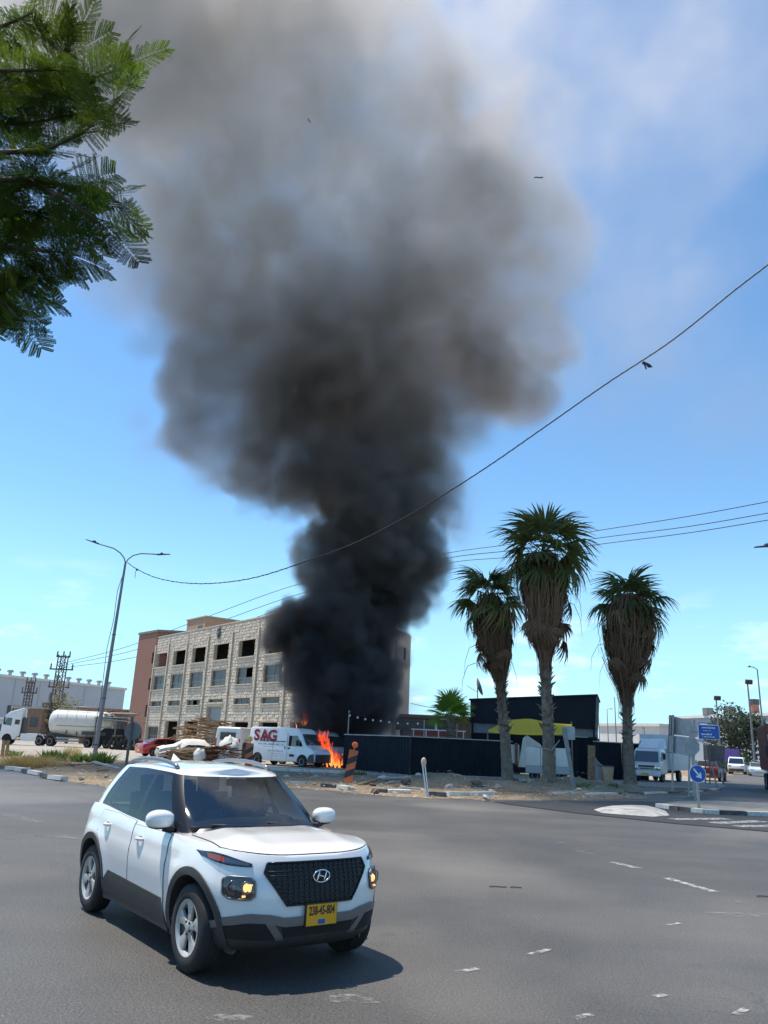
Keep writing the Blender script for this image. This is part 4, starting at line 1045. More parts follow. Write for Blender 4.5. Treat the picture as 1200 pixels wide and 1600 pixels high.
# ------------------------------------------------------------------ other vehicles
def wheel_part(parent, x, y, r, w, s, rimm=None, dual=False):
    W = thing('wheel', None, None); W.parent = parent; W.location = (x, y, r)
    M = axes((0, 0, 0), (1, 0, 0), (0, 0, 1), (0, -1, 0)) if s < 0 else axes((0, 0, 0), (1, 0, 0), (0, 0, -1), (0, 1, 0))
    mb = MB(); mb.lathe([(r * .58, -w / 2), (r * .93, -w / 2), (r, -w * .36), (r, w * .36), (r * .93, w / 2), (r * .62, w / 2), (r * .58, w * .42)], 24, M); mb.build('tyre', M_rub, W, smooth=40)
    mb = MB(); mb.lathe([(0, w * .38), (r * .16, w * .38), (r * .20, w * .28), (r * .45, w * .30), (r * .52, w * .46), (r * .60, w * .50), (r * .62, w * .40)], 20, M); mb.build('rim', rimm or M_metal, W, smooth=35)
    return W
def prof_body(prof, hw, wfun, ins=.06, steps=5):
    """side profile (x,z) given width hw*wfun(z), with rounded long edges"""
    mb = MB(); n = len(prof); cx = sum(p[0] for p in prof) / n; cz = sum(p[1] for p in prof) / n; rows = []
    ys = []
    for s in range(steps + 1):
        t = s / steps * math.pi / 2; ys.append((-(hw - ins + ins * math.cos(t)) if False else None))
    sec = [(1 - ins * (1 - math.sin(a)), math.cos(a)) for a in [math.pi / 2 * k / 3 for k in range(4)]]
    full = [(-1 + 0 * k, s) for k, s in enumerate([])]
    lay = []
    for k in range(4):
        a = math.pi / 2 * k / 3; lay.append((-(hw - ins) - ins * math.cos(a), ins * (1 - math.sin(a))))
    for k in range(3, -1, -1):
        a = math.pi / 2 * k / 3; lay.append(((hw - ins) + ins * math.cos(a), ins * (1 - math.sin(a))))
    for y, sh in lay:
        row = []
        for i, (x, z) in enumerate(prof):
            a, b = prof[i - 1], prof[(i + 1) % n]; tx, tz = b[0] - a[0], b[1] - a[1]; l = math.hypot(tx, tz) or 1
            nx_, nz_ = tz / l, -tx / l
            row.append(Vector((x - nx_ * sh, y * wfun(z), z - nz_ * sh)))
        rows.append(row)
    mb.grid(rows, True); mb.f.append(tuple(range(n))); mb.mi.append(0); mb.f.append(tuple(7 * n + k for k in reversed(range(n)))); mb.mi.append(0)
    return mb
def dense(prof, k=4):
    out = []
    for (a, b), (c, d) in zip(prof, prof[1:] + prof[:1]):
        m = max(1, int(math.hypot(c - a, d - b) / .25)) if k else 1
        out += [(lerp(a, c, i / m), lerp(b, d, i / m)) for i in range(m)]
    return out
def side_panel(pts, hw, wfun, s, off, m, name, parent):
    mb = MB(); n = len(pts); y = lambda z, o: s * (hw * wfun(z) + o)
    mb.add([(x, y(z, off), z) for x, z in pts] + [(x, y(z, -.01), z) for x, z in pts], [tuple(range(n))] + [(i, n + i, n + (i + 1) % n, (i + 1) % n) for i in range(n)])
    return mb.build(name, m, parent, fixn=True)

M_sag = mat('dark red lettering', (.40, .02, .05), .45, var=.05); M_grey_txt = mat('grey blue lettering', (.30, .33, .38), .5, var=.1)
M_dkgrey = mat('dark grey plastic', (.06, .06, .062), .6, var=.15)
def make_van(name, label, loc, rz, paint, marked=True, burnt=False, group=None):
    v = thing(name, label, 'van', loc, rz, group)
    wf = lambda z: interp([.3, 1.2, 2.3, 2.52], [1.0, 1.0, .94, .88], z)
    prof = [(-2.98, .45), (-3.0, 1.0), (-2.97, 2.0), (-2.93, 2.42), (-2.80, 2.52), (0, 2.54), (1.25, 2.50), (1.48, 2.42), (1.72, 2.15), (2.18, 1.42), (2.30, 1.33), (2.78, 1.16), (2.93, 1.02), (3.0, .80), (3.0, .38), (2.6, .30), (-2.6, .30)]
    prof = prof[::-1]
    mb = prof_body(dense(prof), 1.02, wf, .10); b = mb.build('body', paint, v, smooth=35, fixn=True)
    hw = 1.02
    for s in (-1, 1):
        side_panel([(.70, 1.32), (.70, 2.0), (1.42, 2.02), (1.95, 1.42), (1.95, 1.32)], hw, wf, s, .006, M_glassdark if not burnt else M_dark, 'side_window', v)
        for x, z0, z1 in ((.60, .40, 2.2), (-.68, .40, 2.25), (-2.0 if s > 0 else .60, .4, 2.2)):
            mb = MB(); mb.box((x, s * (hw * .985 + .012), (z0 + z1) / 2), (.016, .02, z1 - z0)); mb.build('door_gap', M_dkgrey, v)
        mb = MB(); mb.box((.76, s * 1.035, 1.18), (.16, .04, .10)); mb.build('door_handle', M_black, v, bevel=.01)
        mb = MB(); mb.box((.42, s * 1.035, 1.20), (.06, .04, .18)); mb.build('slide_handle', M_black, v, bevel=.01)
        mb = MB(); mb.box((1.05, s * 1.035, .72), (.40, .03, .16)); mb.build('step_vent', M_black, v, bevel=.01)
        mb = MB(); mb.box((-.7, s * 1.035, 1.60), (2.3, .03, .05)); mb.build('slide_rail', M_dkgrey, v)
        mb = MB(); mb.box((1.62, s * 1.20, 1.55), (.12, .20, .36)); mb.box((1.60, s * 1.08, 1.42), (.06, .16, .06)); mb.build('wing_mirror', M_black, v, bevel=.03)
        mb = MB(); mb.hexa([(2.50, s * .93, .98), (2.90, s * .80, .92), (2.90, s * .55, .92), (2.6, s * .9, .98), (2.30, s * .985, 1.28), (2.72, s * .82, 1.19), (2.72, s * .6, 1.19), (2.4, s * .9, 1.28)]); mb.build('headlamp', M_chrome if not burnt else M_dark, v, fixn=True)
        mb = MB(); mb.box((-2.985, s * .93, 1.25), (.05, .12, .85)); mb.build('tail_lamp', M_tail, v, bevel=.02)
        for wx in (1.98, -2.02):
            pts = [(wx + .46 * math.cos(a), .36 + .46 * math.sin(a)) for a in [math.pi * k / 14 for k in range(15)]]
            side_panel(pts, hw, wf, s, .012, M_dark, 'wheel_arch', v)
            wheel_part(v, wx, s * .95, .355, .24, s, M_metal if wx > 0 else M_metal)
    mb = MB(); mb.hexa([(2.99, -.9, .32), (3.06, -.7, .32), (3.06, .7, .32), (2.99, .9, .32), (2.97, -.96, .85), (3.05, -.72, .85), (3.05, .72, .85), (2.97, .96, .85)]); mb.build('bumper', M_dkgrey, v, bevel=.03, fixn=True)
    for s in (-1, 1): side_panel([(2.45, .32), (2.99, .32), (2.97, .88), (2.62, .82), (2.45, .6)], hw, wf, s, .02, M_dkgrey, 'bumper_corner', v)
    mb = MB(); mb.add([(1.735, -.85, 2.14), (1.735, .85, 2.14), (2.19, .92, 1.43), (2.19, -.92, 1.43)], [(0, 1, 2, 3)]); q = mb.build('windscreen', M_glass if not burnt else M_dark, v); q.location = (.02, 0, .01)
    if marked:
        for s in (-1,):
            M = axes((-1.05, s * 1.018, 2.03), (1, 0, 0), (0, .03 * -s, 1), (0, -1, 0))
            for ch, x, m in (('S', -.62, M_sag), ('A', .0, M_dkgrey), ('G', .62, M_sag)):
                text('lettering', ch, 1.02, M_sag, v, axes((-1.50 + x * 1.16, s * 1.012, 1.93), (1, 0, 0), (0, -.05 * s * -1, 1), (0, -1, 0)), bold=.04, depth=.004, sx=1.12)
            mb = MB(); mb.box((-1.50, s * 1.026, 1.75), (.18, .006, .26)); mb.box((-1.56, s * 1.027, 2.08), (.07, .006, .2)); mb.build('lettering_mark', M_dkgrey, v)
            rg = random.Random(5)
            for z, x0, x1, h, m in ((1.36, -2.0, .25, .085, M_grey_txt), (1.20, -1.5, -.5, .03, M_sag), (.93, -1.05, .35, .085, M_grey_txt), (.78, -.9, .3, .022, M_grey_txt), (.66, -1.0, .35, .022, M_grey_txt)):
                mb = MB(); x = x0
                while x < x1:
                    w = rg.uniform(.04, .10); hh = h * rg.uniform(.6, 1)
                    if rg.random() > .15: mb.box((x + w / 2, s * 1.023, z + hh / 2), (w, .006, hh))
                    x += w + .03
                tag(mb.build('small_lettering', m, v), kind='stuff')
    return v
_a, _b = G(403, 1193), G(476, 1199); Yv = 57.0
va, vb = GX(401, 58.0), GX(474, 55.8); dv = (vb - va).normalized()
van = make_van('delivery_van', 'white delivery van with dark red SAG lettering parked beside the flames', (va + vb) / 2 + Vector((-dv.y, dv.x, 0)) * .95, math.atan2(dv.y, dv.x), M_vanwhite)
van.scale = (1.0, 1.0, 1.03)
nv = Vector((-dv.y, dv.x, 0))
M_burnt = mat('scorched white paint', (.40, .39, .38), .7, var=.3, scale=1.2, dirt=(.03, .028, .027), dscale=.5, damt=1.0)
make_van('burning_van', 'scorched white van burning behind the lettered van', (va + vb) / 2 + nv * 4.0 - dv * .1, math.atan2(dv.y, dv.x) + .06, M_burnt, marked=False, burnt=True)
# third white van seen from behind, its rear doors open towards us, further left
v3 = make_van('white_van', 'plain white van seen from behind between the timber heap and the lettered van', GX(362, 61) + Vector((.2, 2.2, 0)), R_(80), M_white, marked=False)
mb = MB(); mb.box((-3.02, 0, 1.85), (.03, 1.2, .55)); mb.build('rear_window', M_window, v3)

def make_car(name, label, cat, loc, rz, paint, L=4.6, H=1.45, W=1.8, hatch=False):
    c = thing(name, label, cat, loc, rz); k = L / 4.6; h = H / 1.45
    wf = lambda z: interp([.2, .5, .9, 1.45], [.95, 1.0, .97, .70], z / h)
    prof = [(-2.25, .35), (-2.3, .6), (-2.27, .95), (-2.05, 1.02), (-1.75, 1.05), (-1.15, 1.40), (-.4, 1.455), (.25, 1.42), (1.05, .98), (1.9, .84), (2.22, .72), (2.3, .5), (2.25, .25), (-2.2, .25)]
    if hatch: prof[3:7] = [(-2.15, 1.05), (-2.0, 1.40), (-1.5, 1.44)]
    prof = [(x * k, z * h) for x, z in prof][::-1]
    prof_body(dense(prof), W / 2, wf, .06).build('body', paint, c, smooth=40, fixn=True)
    back = -1.6 if not hatch else -1.85
    for s in (-1, 1):
        side_panel([(x * k, z * h) for x, z in [(-.35, .98), (-.35, 1.36), (.2, 1.36), (.88, .98)]], W / 2, wf, s, .006, M_glassdark, 'front_window', c)
        side_panel([(x * k, z * h) for x, z in [(back + .15, 1.0), (back + .55, 1.34), (-.43, 1.37), (-.43, .98)]], W / 2, wf, s, .006, M_glassdark, 'rear_window', c)
        mb = MB(); mb.box((.85 * k, s * W * .52, 1.0 * h), (.14, .2, .13)); mb.build('wing_mirror', paint, c, bevel=.03)
        mb = MB(); mb.box((-2.24 * k, s * W * .36, .85 * h), (.12, .34, .16)); mb.build('tail_lamp', M_tail, c, bevel=.02)
        mb = MB(); mb.box((2.17 * k, s * W * .36, .70 * h), (.16, .34, .13)); mb.build('headlamp', M_chrome, c, bevel=.02)
        mb = MB(); mb.box((-.2, s * W * .502, .84 * h), (.18, .03, .03)); mb.build('door_handle', M_chrome, c)
        for wx in (1.38 * k, -1.36 * k):
            pts = [(wx + .39 * math.cos(a), .32 + .39 * math.sin(a)) for a in [math.pi * q / 12 for q in range(13)]]
            side_panel(pts, W / 2, wf, s, .006, M_dark, 'wheel_arch', c); wheel_part(c, wx, s * (W / 2 - .09), .32, .20, s)
    q = W / 2 * .74
    if not hatch:
        mb = MB(); mb.add([(-1.70 * k, -q * 1.1, 1.09 * h), (-1.20 * k, -q * .95, 1.385 * h), (-1.20 * k, q * .95, 1.385 * h), (-1.70 * k, q * 1.1, 1.09 * h)], [(0, 1, 2, 3)]); g = mb.build('rear_screen', M_window, c); g.location = (-.02, 0, .015)
    else:
        mb = MB(); mb.add([(-2.12 * k, -q * 1.1, 1.10 * h), (-2.0 * k, -q * .95, 1.36 * h), (-2.0 * k, q * .95, 1.36 * h), (-2.12 * k, q * 1.1, 1.10 * h)], [(0, 1, 2, 3)]); g = mb.build('rear_screen', M_window, c); g.location = (-.03, 0, .01)
    mb = MB(); mb.add([(.32 * k, -q * .95, 1.39 * h), (1.0 * k, -q * 1.12, 1.01 * h), (1.0 * k, q * 1.12, 1.01 * h), (.32 * k, q * .95, 1.39 * h)], [(0, 1, 2, 3)]); g = mb.build('windscreen', M_window, c); g.location = (.012, 0, .018)
    for x in (2.30, -2.31): mb = MB(); mb.box((x * k, 0, .48 * h), (.03, .5, .11)); mb.build('number_plate', M_yellow, c)
    return c
make_car('red_car', 'dark red saloon car seen from its rear corner beside the sheeted car', 'car', GX(258, 66), R_(38), M_red)
sc = make_car('sheeted_car', 'old car under a pale sheet in front of the timber heap', 'car', GX(292, 61), R_(205), mat('faded silver paint', (.34, .34, .33), .5, dirt=(.2, .18, .15)))
mb = MB(); wfx = lambda z: interp([.2, .5, .9, 1.45], [.95, 1.0, .97, .70], z)
rows = []
for i in range(25):
    x = lerp(-1.9, 2.25, i / 24); zt = interp([-2.25, -1.7, -1.1, -.4, .25, 1.05, 1.9, 2.25], [1.0, 1.10, 1.44, 1.50, 1.47, 1.05, .92, .8], x) + .03
    row = []
    for j in range(13):
        t = j / 6 - 1; y = t * 1.0; z = zt - (max(0, abs(t) - .55) ** 1.4) * 1.25 + rnd.uniform(-.025, .025)
        row.append(Vector((x, y * (1 - .02), z)))
    rows.append(row)
mb.grid(rows); sheet = mb.build('dust_sheet', mat('cream dust sheet', (.70, .66, .58), .85, var=.06, scale=3, dirt=(.5, .45, .37), damt=.5), None, smooth=180)
sheet.location = sc.location; sheet.rotation_euler = sc.rotation_euler; tag(sheet, 'crumpled cream sheet draped over the old car by the timber', 'sheet')

# articulated powder tanker at the left
M_cab = mat('white cab paint', (.76, .77, .78), .3, var=.03, coat=.5, dirt=(.6, .58, .55), damt=.3)
M_tank = mat('cream tank paint', (.66, .66, .61), .35, var=.04, scale=.5, coat=.3, dirt=(.48, .45, .39), dscale=.5, damt=.5)
ta, tb = GX(22, 88), GX(160, 90); dt = (ta - tb).normalized()
trk = thing('tractor_unit', 'white lorry cab pulling the powder tank at the far left', 'lorry', GX(28, 88), math.atan2(dt.y, dt.x))
mb = prof_body(dense([(1.95, .55), (2.05, 1.0), (2.02, 1.9), (1.75, 2.95), (1.35, 3.35), (-.3, 3.85), (-.35, 3.0), (-.35, 1.0), (-.1, .9), (.2, .55)]), 1.22, lambda z: interp([.5, 2.6, 3.9], [1, 1, .9], z), .08); mb.build('cab', M_cab, trk, smooth=35, fixn=True)
for s in (-1, 1):
    side_panel([(.85, 1.95), (.85, 2.75), (1.45, 2.75), (1.8, 2.05)], 1.22, lambda z: 1, s, .01, M_glassdark, 'side_window', trk)
    side_panel([(-.15, 2.1), (-.15, 2.6), (.45, 2.6), (.45, 2.1)], 1.22, lambda z: 1, s, .01, M_window, 'sleeper_window', trk)
    mb = MB(); mb.box((1.75, s * 1.42, 2.45), (.12, .22, .75)); mb.box((1.7, s * 1.28, 2.7), (.06, .2, .06)); mb.build('wing_mirror', M_black, trk, bevel=.03)
    mb = MB(); mb.box((-1.5, s * 1.05, .85), (2.0, .4, .75)); mb.build('side_fairing', M_cab, trk, bevel=.05)
    mb = MB(); mb.box((1.95, s * .9, .95), (.12, .4, .22)); mb.build('headlamp', M_chrome, trk, bevel=.02)
    side_panel([(1.15 + .62 * math.cos(a), .52 + .62 * math.sin(a)) for a in [math.pi * q / 12 for q in range(13)]], 1.22, lambda z: 1, s, .012, M_dark, 'wheel_arch', trk)
    for wx in (1.15, -2.9, -4.25):
        wheel_part(trk, wx, s * 1.05, .52, .34, s)
        if wx < 0:
            mb = MB(); pts = [(wx + .62 * math.cos(a), .55 + .62 * math.sin(a)) for a in [math.pi * (.1 + .8 * q / 10) for q in range(11)]]
            mb.grid([[Vector((x, s * 1.25, z)) for x, z in pts], [Vector((x, s * .75, z)) for x, z in pts]]); mb.build('mudguard', M_cab, trk, smooth=60)
mb = MB(); mb.box((-1.9, 0, .95), (5.4, .9, .3)); mb.build('chassis', M_dkgrey, trk)
mb = MB(); mb.add([(2.03, -1.0, 1.95), (2.03, 1.0, 1.95), (1.78, .95, 2.85), (1.78, -.95, 2.85)], [(0, 1, 2, 3)]); q = mb.build('windscreen', M_glassdark, trk); q.location = (.03, 0, 0)
mb = MB(); mb.box((2.02, 0, 1.2), (.1, 1.7, .6)); mb.build('front_grille', M_dkgrey, trk, bevel=.03)
mb = MB(); mb.box((-.55, 0, 1.9), (.25, 2.0, 1.9)); mb.build('rear_deflector', M_dkgrey, trk, bevel=.05)
trl = thing('tank_trailer', 'cream powder tank trailer with ribbed cradle behind the white lorry cab', 'tank trailer', trk.location - dt * 7.6, math.atan2(dt.y, dt.x))
Mx = axes((0, 0, 2.55), (0, 1, 0), (0, 0, 1), (1, 0, 0))
prof = [(.25, -4.95), (.75, -4.75), (1.05, -4.2), (1.26, -3.2), (1.27, 3.6), (1.22, 4.1), (1.0, 4.55), (.55, 4.85), (.01, 4.95)]
def tank_v(x): return interp([p[1] for p in prof], [p[0] for p in prof], x)
rows = []
for i in range(45):
    x = lerp(-4.95, 4.95, i / 44); r = tank_v(x); row = []
    for k in range(28):
        a = 2 * math.pi * k / 28; z = math.sin(a) * r; y = math.cos(a) * r
        if z < 0: z *= 1 + .28 * max(0, math.cos((x + .6) * math.pi / 8.2)) * (1 if -4.7 < x < 3.5 else .3)
        row.append(Vector((x, y, 2.62 + z)))
    rows.append(row)
mb = MB(); mb.grid(rows, True); mb.f += [tuple(range(28)), tuple(44 * 28 + k for k in reversed(range(28)))]; mb.mi += [0, 0]
mb.build('tank', M_tank, trl, smooth=60, fixn=True)
for x in (-3.3, -1.9, -.5, .9, 2.3, 3.6):
    mb = MB(); r = tank_v(x) + .02; mb.tube([(x, r * math.cos(a), 2.62 + r * math.sin(a)) for a in [math.pi * k / 16 for k in range(17)]], .035, 6); mb.build('tank_rib', M_tank, trl, smooth=180)
mb = MB(); mb.box((0, 0, 3.98), (7.6, .5, .05)); mb.build('walkway', M_metal, trl)
for s in (-1, 1):
    mb = MB(); mb.tube([(-3.8, s * .55, 4.0), (-3.8, s * .55, 4.25), (3.6, s * .55, 4.25), (3.6, s * .55, 4.0)], .03, 6); mb.build('handrail', M_metal, trl, smooth=180)
    mb = MB(); mb.box((-.2, s * 1.2, 2.2), (7.4, .06, .12)); mb.build('side_rail', M_metal, trl)
    mb = MB(); mb.box((1.8, s * 1.15, .9), (3.0, .05, .14)); mb.box((1.8, s * 1.15, .62), (3.0, .05, .14)); mb.build('side_guard', M_metal, trl)
    for wx in (-1.2, -2.55, -3.9): wheel_part(trl, wx, s * 1.02, .52, .38, s)
    mb = MB(); mb.box((-2.55, s * 1.15, 1.5), (4.6, .08, .35)); mb.build('skirt', M_dkgrey, trl)
    for x in (-4.0, -2.5, -1.0, 0.5, 2.0):
        mb = MB(); mb.box((x, s * .95, 1.55), (.12, .12, .9)); mb.build('cradle_leg', M_dkgrey, trl)
mb = MB(); mb.box((0, 0, 1.15), (9.6, .9, .3)); mb.build('chassis', M_dkgrey, trl)
mb = MB(); mb.hexa([(-4.9, -1.2, .95), (-4.2, -1.2, .95), (-4.2, 1.2, .95), (-4.9, 1.2, .95), (-4.9, -1.2, 2.0), (-4.2, -.6, 3.0), (-4.2, .6, 3.0), (-4.9, 1.2, 2.0)]); mb.build('rear_skirt', M_tank, trl, bevel=.04, fixn=True)
mb = MB(); mb.box((-5.6, 0, .95), (1.5, 2.4, .12)); mb.box((-6.3, 0, .85), (.12, 2.4, .3)); mb.build('rear_platform', M_orange, trl, bevel=.02)

trk.scale = (.80, 1, 1); trl.scale = (.72, 1, 1); trk.location = GX(27, 87); trl.location = trk.location - dt * 6.35
# small white box truck facing us at the right
bx = thing('box_truck', 'white box truck facing us behind the sign boards', 'truck', GX(1020, 57.5) + Vector((.4, 1.0, 0)), R_(-127))
mb = prof_body(dense([(1.35, .5), (1.42, .9), (1.38, 1.35), (1.08, 2.15), (.85, 2.28), (-.35, 2.30), (-.4, .9), (-.1, .55)]), 1.0, lambda z: interp([.5, 1.4, 2.3], [1, 1, .9], z), .08); mb.build('cab', M_vanwhite, bx, smooth=35, fixn=True)
mb = MB(); mb.add([(1.415, -.88, 1.36), (1.415, .88, 1.36), (1.13, .80, 2.08), (1.13, -.80, 2.08)], [(0, 1, 2, 3)]); q = mb.build('windscreen', M_glassdark, bx); q.location = (.02, 0, 0)
mb = MB(); mb.hexa([(.9, -.75, 2.28), (-.3, -1.0, 2.28), (-.3, 1.0, 2.28), (.9, .75, 2.28), (.3, -.6, 2.75), (-.3, -.95, 3.0), (-.3, .95, 3.0), (.3, .6, 2.75)]); mb.build('wind_deflector', M_vanwhite, bx, bevel=.06, fixn=True)
mb = MB(); mb.box((1.43, 0, .55), (.10, 1.95, .32)); mb.build('bumper', M_vanwhite, bx, bevel=.04)
mb = MB(); mb.box((1.43, 0, 1.05), (.05, 1.1, .12)); mb.box((1.44, 0, .88), (.04, 1.0, .06)); mb.build('front_grille', M_dkgrey, bx)
mb = MB(); mb.box((1.50, -.1, .52), (.02, .5, .15)); mb.build('number_plate', M_yellow, bx)
mb = MB(); mb.box((-3.0, 0, 2.05), (4.6, 2.2, 2.5)); mb.build('cargo_box', M_white, bx, bevel=.03)
mb = MB(); mb.box((-2.6, 0, .7), (5.0, .8, .25)); mb.build('chassis', M_dkgrey, bx)
for s in (-1, 1):
    side_panel([(.25, 1.4), (.25, 2.05), (.75, 2.05), (1.08, 1.45)], 1.0, lambda z: interp([1.4, 2.1], [1, .92], z), s, .012, M_glassdark, 'side_window', bx)
    mb = MB(); mb.box((1.42, s * .78, .92), (.08, .34, .22)); mb.build('headlamp', M_chrome, bx, bevel=.03)
    mb = MB(); mb.box((1.2, s * 1.22, 1.75), (.08, .2, .42)); mb.tube([(1.15, s * 1.0, 1.95), (1.2, s * 1.2, 1.95)], .02, 5); mb.build('wing_mirror', M_black, bx)
    for wx in (.75, -3.2): wheel_part(bx, wx, s * .86, .40, .24, s)
# big truck cut by the right edge
rt = thing('container_lorry', 'white lorry with a rust red container cut by the right edge', 'lorry', GX(1246, 46), R_(-112))
mb = prof_body(dense([(1.6, .6), (1.68, 1.2), (1.6, 2.0), (1.35, 3.0), (1.0, 3.2), (-.4, 3.3), (-.4, 1.0), (.1, .6)]), 1.22, lambda z: 1, .08); mb.build('cab', M_cab, rt, smooth=35, fixn=True)
mb = MB(); mb.box((-4.2, 0, 2.55), (7.2, 2.5, 2.7)); cb = mb.build('container', mat('rust red container', (.22, .06, .045), .7, var=.12, dirt=(.12, .05, .04)), rt)
me = MB().box((0, 0, 0), (.12, .06, 2.5)).mesh('corrugation', cb.data.materials[0])
for s in (-1, 1):
    for i in range(24): o = link('corrugation', me, rt); o.location = (-7.6 + i * .295, s * 1.26, 2.55)
    for wx in (.7, -2.8, -5.2, -6.5): wheel_part(rt, wx, s * 1.02, .5, .34, s)
    side_panel([(.3, 1.9), (.3, 2.65), (1.0, 2.65), (1.35, 2.0)], 1.22, lambda z: 1, s, .012, M_glassdark, 'side_window', rt)
    mb = MB(); mb.box((1.4, s * 1.42, 2.3), (.1, .22, .6)); mb.build('wing_mirror', M_black, rt, bevel=.03)
mb = MB(); mb.box((-3.6, 0, 1.0), (8.2, 1.0, .3)); mb.build('chassis', M_dkgrey, rt)
# parked cars down the side road
def far_van(name, label, px, Y, rz, paint, cat):
    v = thing(name, label, cat, GX(px, Y), rz)
    mb = prof_body(dense([(-2.4, .4), (-2.45, 1.2), (-2.35, 1.95), (1.0, 2.0), (1.35, 1.85), (1.85, 1.2), (2.4, 1.0), (2.5, .6), (2.4, .3), (-2.3, .3)][::-1]), .95, lambda z: interp([.3, 1.1, 2], [1, 1, .86], z), .08); mb.build('body', paint, v, smooth=40, fixn=True)
    for s in (-1, 1):
        side_panel([(-2.0, 1.2), (-2.0, 1.75), (.8, 1.78), (1.5, 1.2)], .95, lambda z: interp([.3, 1.1, 2], [1, 1, .86], z), s, .008, M_glassdark, 'side_window', v)
        mb = MB(); mb.box((2.3, s * .7, .95), (.3, .3, .16)); mb.build('headlamp', M_chrome, v)
        for wx in (1.55, -1.5): wheel_part(v, wx, s * .84, .34, .22, s)
    mb = MB(); mb.add([(1.38, -.74, 1.84), (1.38, .74, 1.84), (1.86, .86, 1.24), (1.86, -.86, 1.24)], [(0, 1, 2, 3)]); q = mb.build('windscreen', M_glassdark, v); q.location = (.02, 0, .015)
    mb = MB(); mb.box((2.45, 0, .5), (.1, 1.7, .3)); mb.build('bumper', M_dkgrey, v, bevel=.03)
    return v
far_van('parked_minivan', 'white minivan parked by the green bin on the side road', 1153, 100, R_(-118), M_vanwhite, 'van')
make_car('parked_car', 'pale car parked behind the lorry at the right edge', 'car', GX(1184, 92), R_(-112), mat('pale blue paint', (.55, .62, .68), .3, coat=.5), hatch=True, L=4.2, H=1.5)
make_car('maroon_car', 'maroon hatchback seen from the rear behind the blue arrow sign', 'car', GX(1112, 66), R_(58), mat('maroon paint', (.16, .02, .03), .3, coat=.6), hatch=True, L=4.1, H=1.6)
# ------------------------------------------------------------------ palms, tree, weeds
def leaf_mat(name, col, var=.3, trans=.35, rough=.5, scale=1.5):
    m = bpy.data.materials.new(name); m.use_nodes = True; nt = m.node_tree; nt.nodes.clear(); N = nt.nodes.new
    o = N('ShaderNodeOutputMaterial'); mx = N('ShaderNodeMixShader'); mx.inputs[0].default_value = trans
    b = N('ShaderNodeBsdfPrincipled'); b.inputs['Roughness'].default_value = rough; b.inputs['Specular IOR Level'].default_value = .06
    t = N('ShaderNodeBsdfTranslucent')
    oi = N('ShaderNodeObjectInfo'); tc = N('ShaderNodeTexCoord'); n = N('ShaderNodeTexNoise'); n.inputs['Scale'].default_value = scale; nlink(nt, tc.outputs['Object'], n.inputs['Vector'])
    ad = N('ShaderNodeMath'); ad.operation = 'ADD'; nlink(nt, n.outputs[0], ad.inputs[0]); nlink(nt, oi.outputs['Random'], ad.inputs[1])
    r = N('ShaderNodeMapRange'); r.inputs[1].default_value = .3; r.inputs[2].default_value = 1.7; nlink(nt, ad.outputs[0], r.inputs[0])
    c = N('ShaderNodeMix'); c.data_type = 'RGBA'; c.inputs['A'].default_value = [x * (1 - var) for x in col] + [1]; c.inputs['B'].default_value = [min(1, x * (1 + var)) for x in col] + [1]
    nlink(nt, r.outputs[0], c.inputs['Factor']); nlink(nt, c.outputs['Result'], b.inputs['Base Color'])
    h = N('ShaderNodeHueSaturation'); h.inputs['Value'].default_value = 1.5; h.inputs['Saturation'].default_value = 1.15; nlink(nt, c.outputs['Result'], h.inputs['Color']); nlink(nt, h.outputs[0], t.inputs['Color'])
    nlink(nt, b.outputs[0], mx.inputs[1]); nlink(nt, t.outputs[0], mx.inputs[2]); nlink(nt, mx.outputs[0], o.inputs[0]); return m
M_palm = leaf_mat('palm leaf green', (.115, .145, .06), .4, .28)
M_palmy = leaf_mat('young palm leaf', (.22, .33, .07), .25, .4)
M_dead = leaf_mat('dead palm leaf', (.185, .12, .078), .5, .15, .8, 4)
M_palmdry = leaf_mat('drying palm leaf', (.26, .21, .10), .35, .25, .7)
M_trunk = mat('palm trunk', (.21, .165, .125), .9, var=.4, scale=6, bump=.5, bscale=18, dirt=(.07, .05, .04), dscale=3, damt=.8)
M_fern = leaf_mat('feathery tree leaf', (.06, .088, .02), .4, .52, .6, 3)
M_bark = mat('tree bark', (.10, .08, .065), .9, var=.3, scale=8, bump=.4, bscale=25)
for _n in M_fern.node_tree.nodes:
    if _n.type == 'BSDF_PRINCIPLED': _n.inputs['Roughness'].default_value = 1.0; _n.inputs['Specular IOR Level'].default_value = 0.0; _n.inputs['IOR'].default_value = 1.0
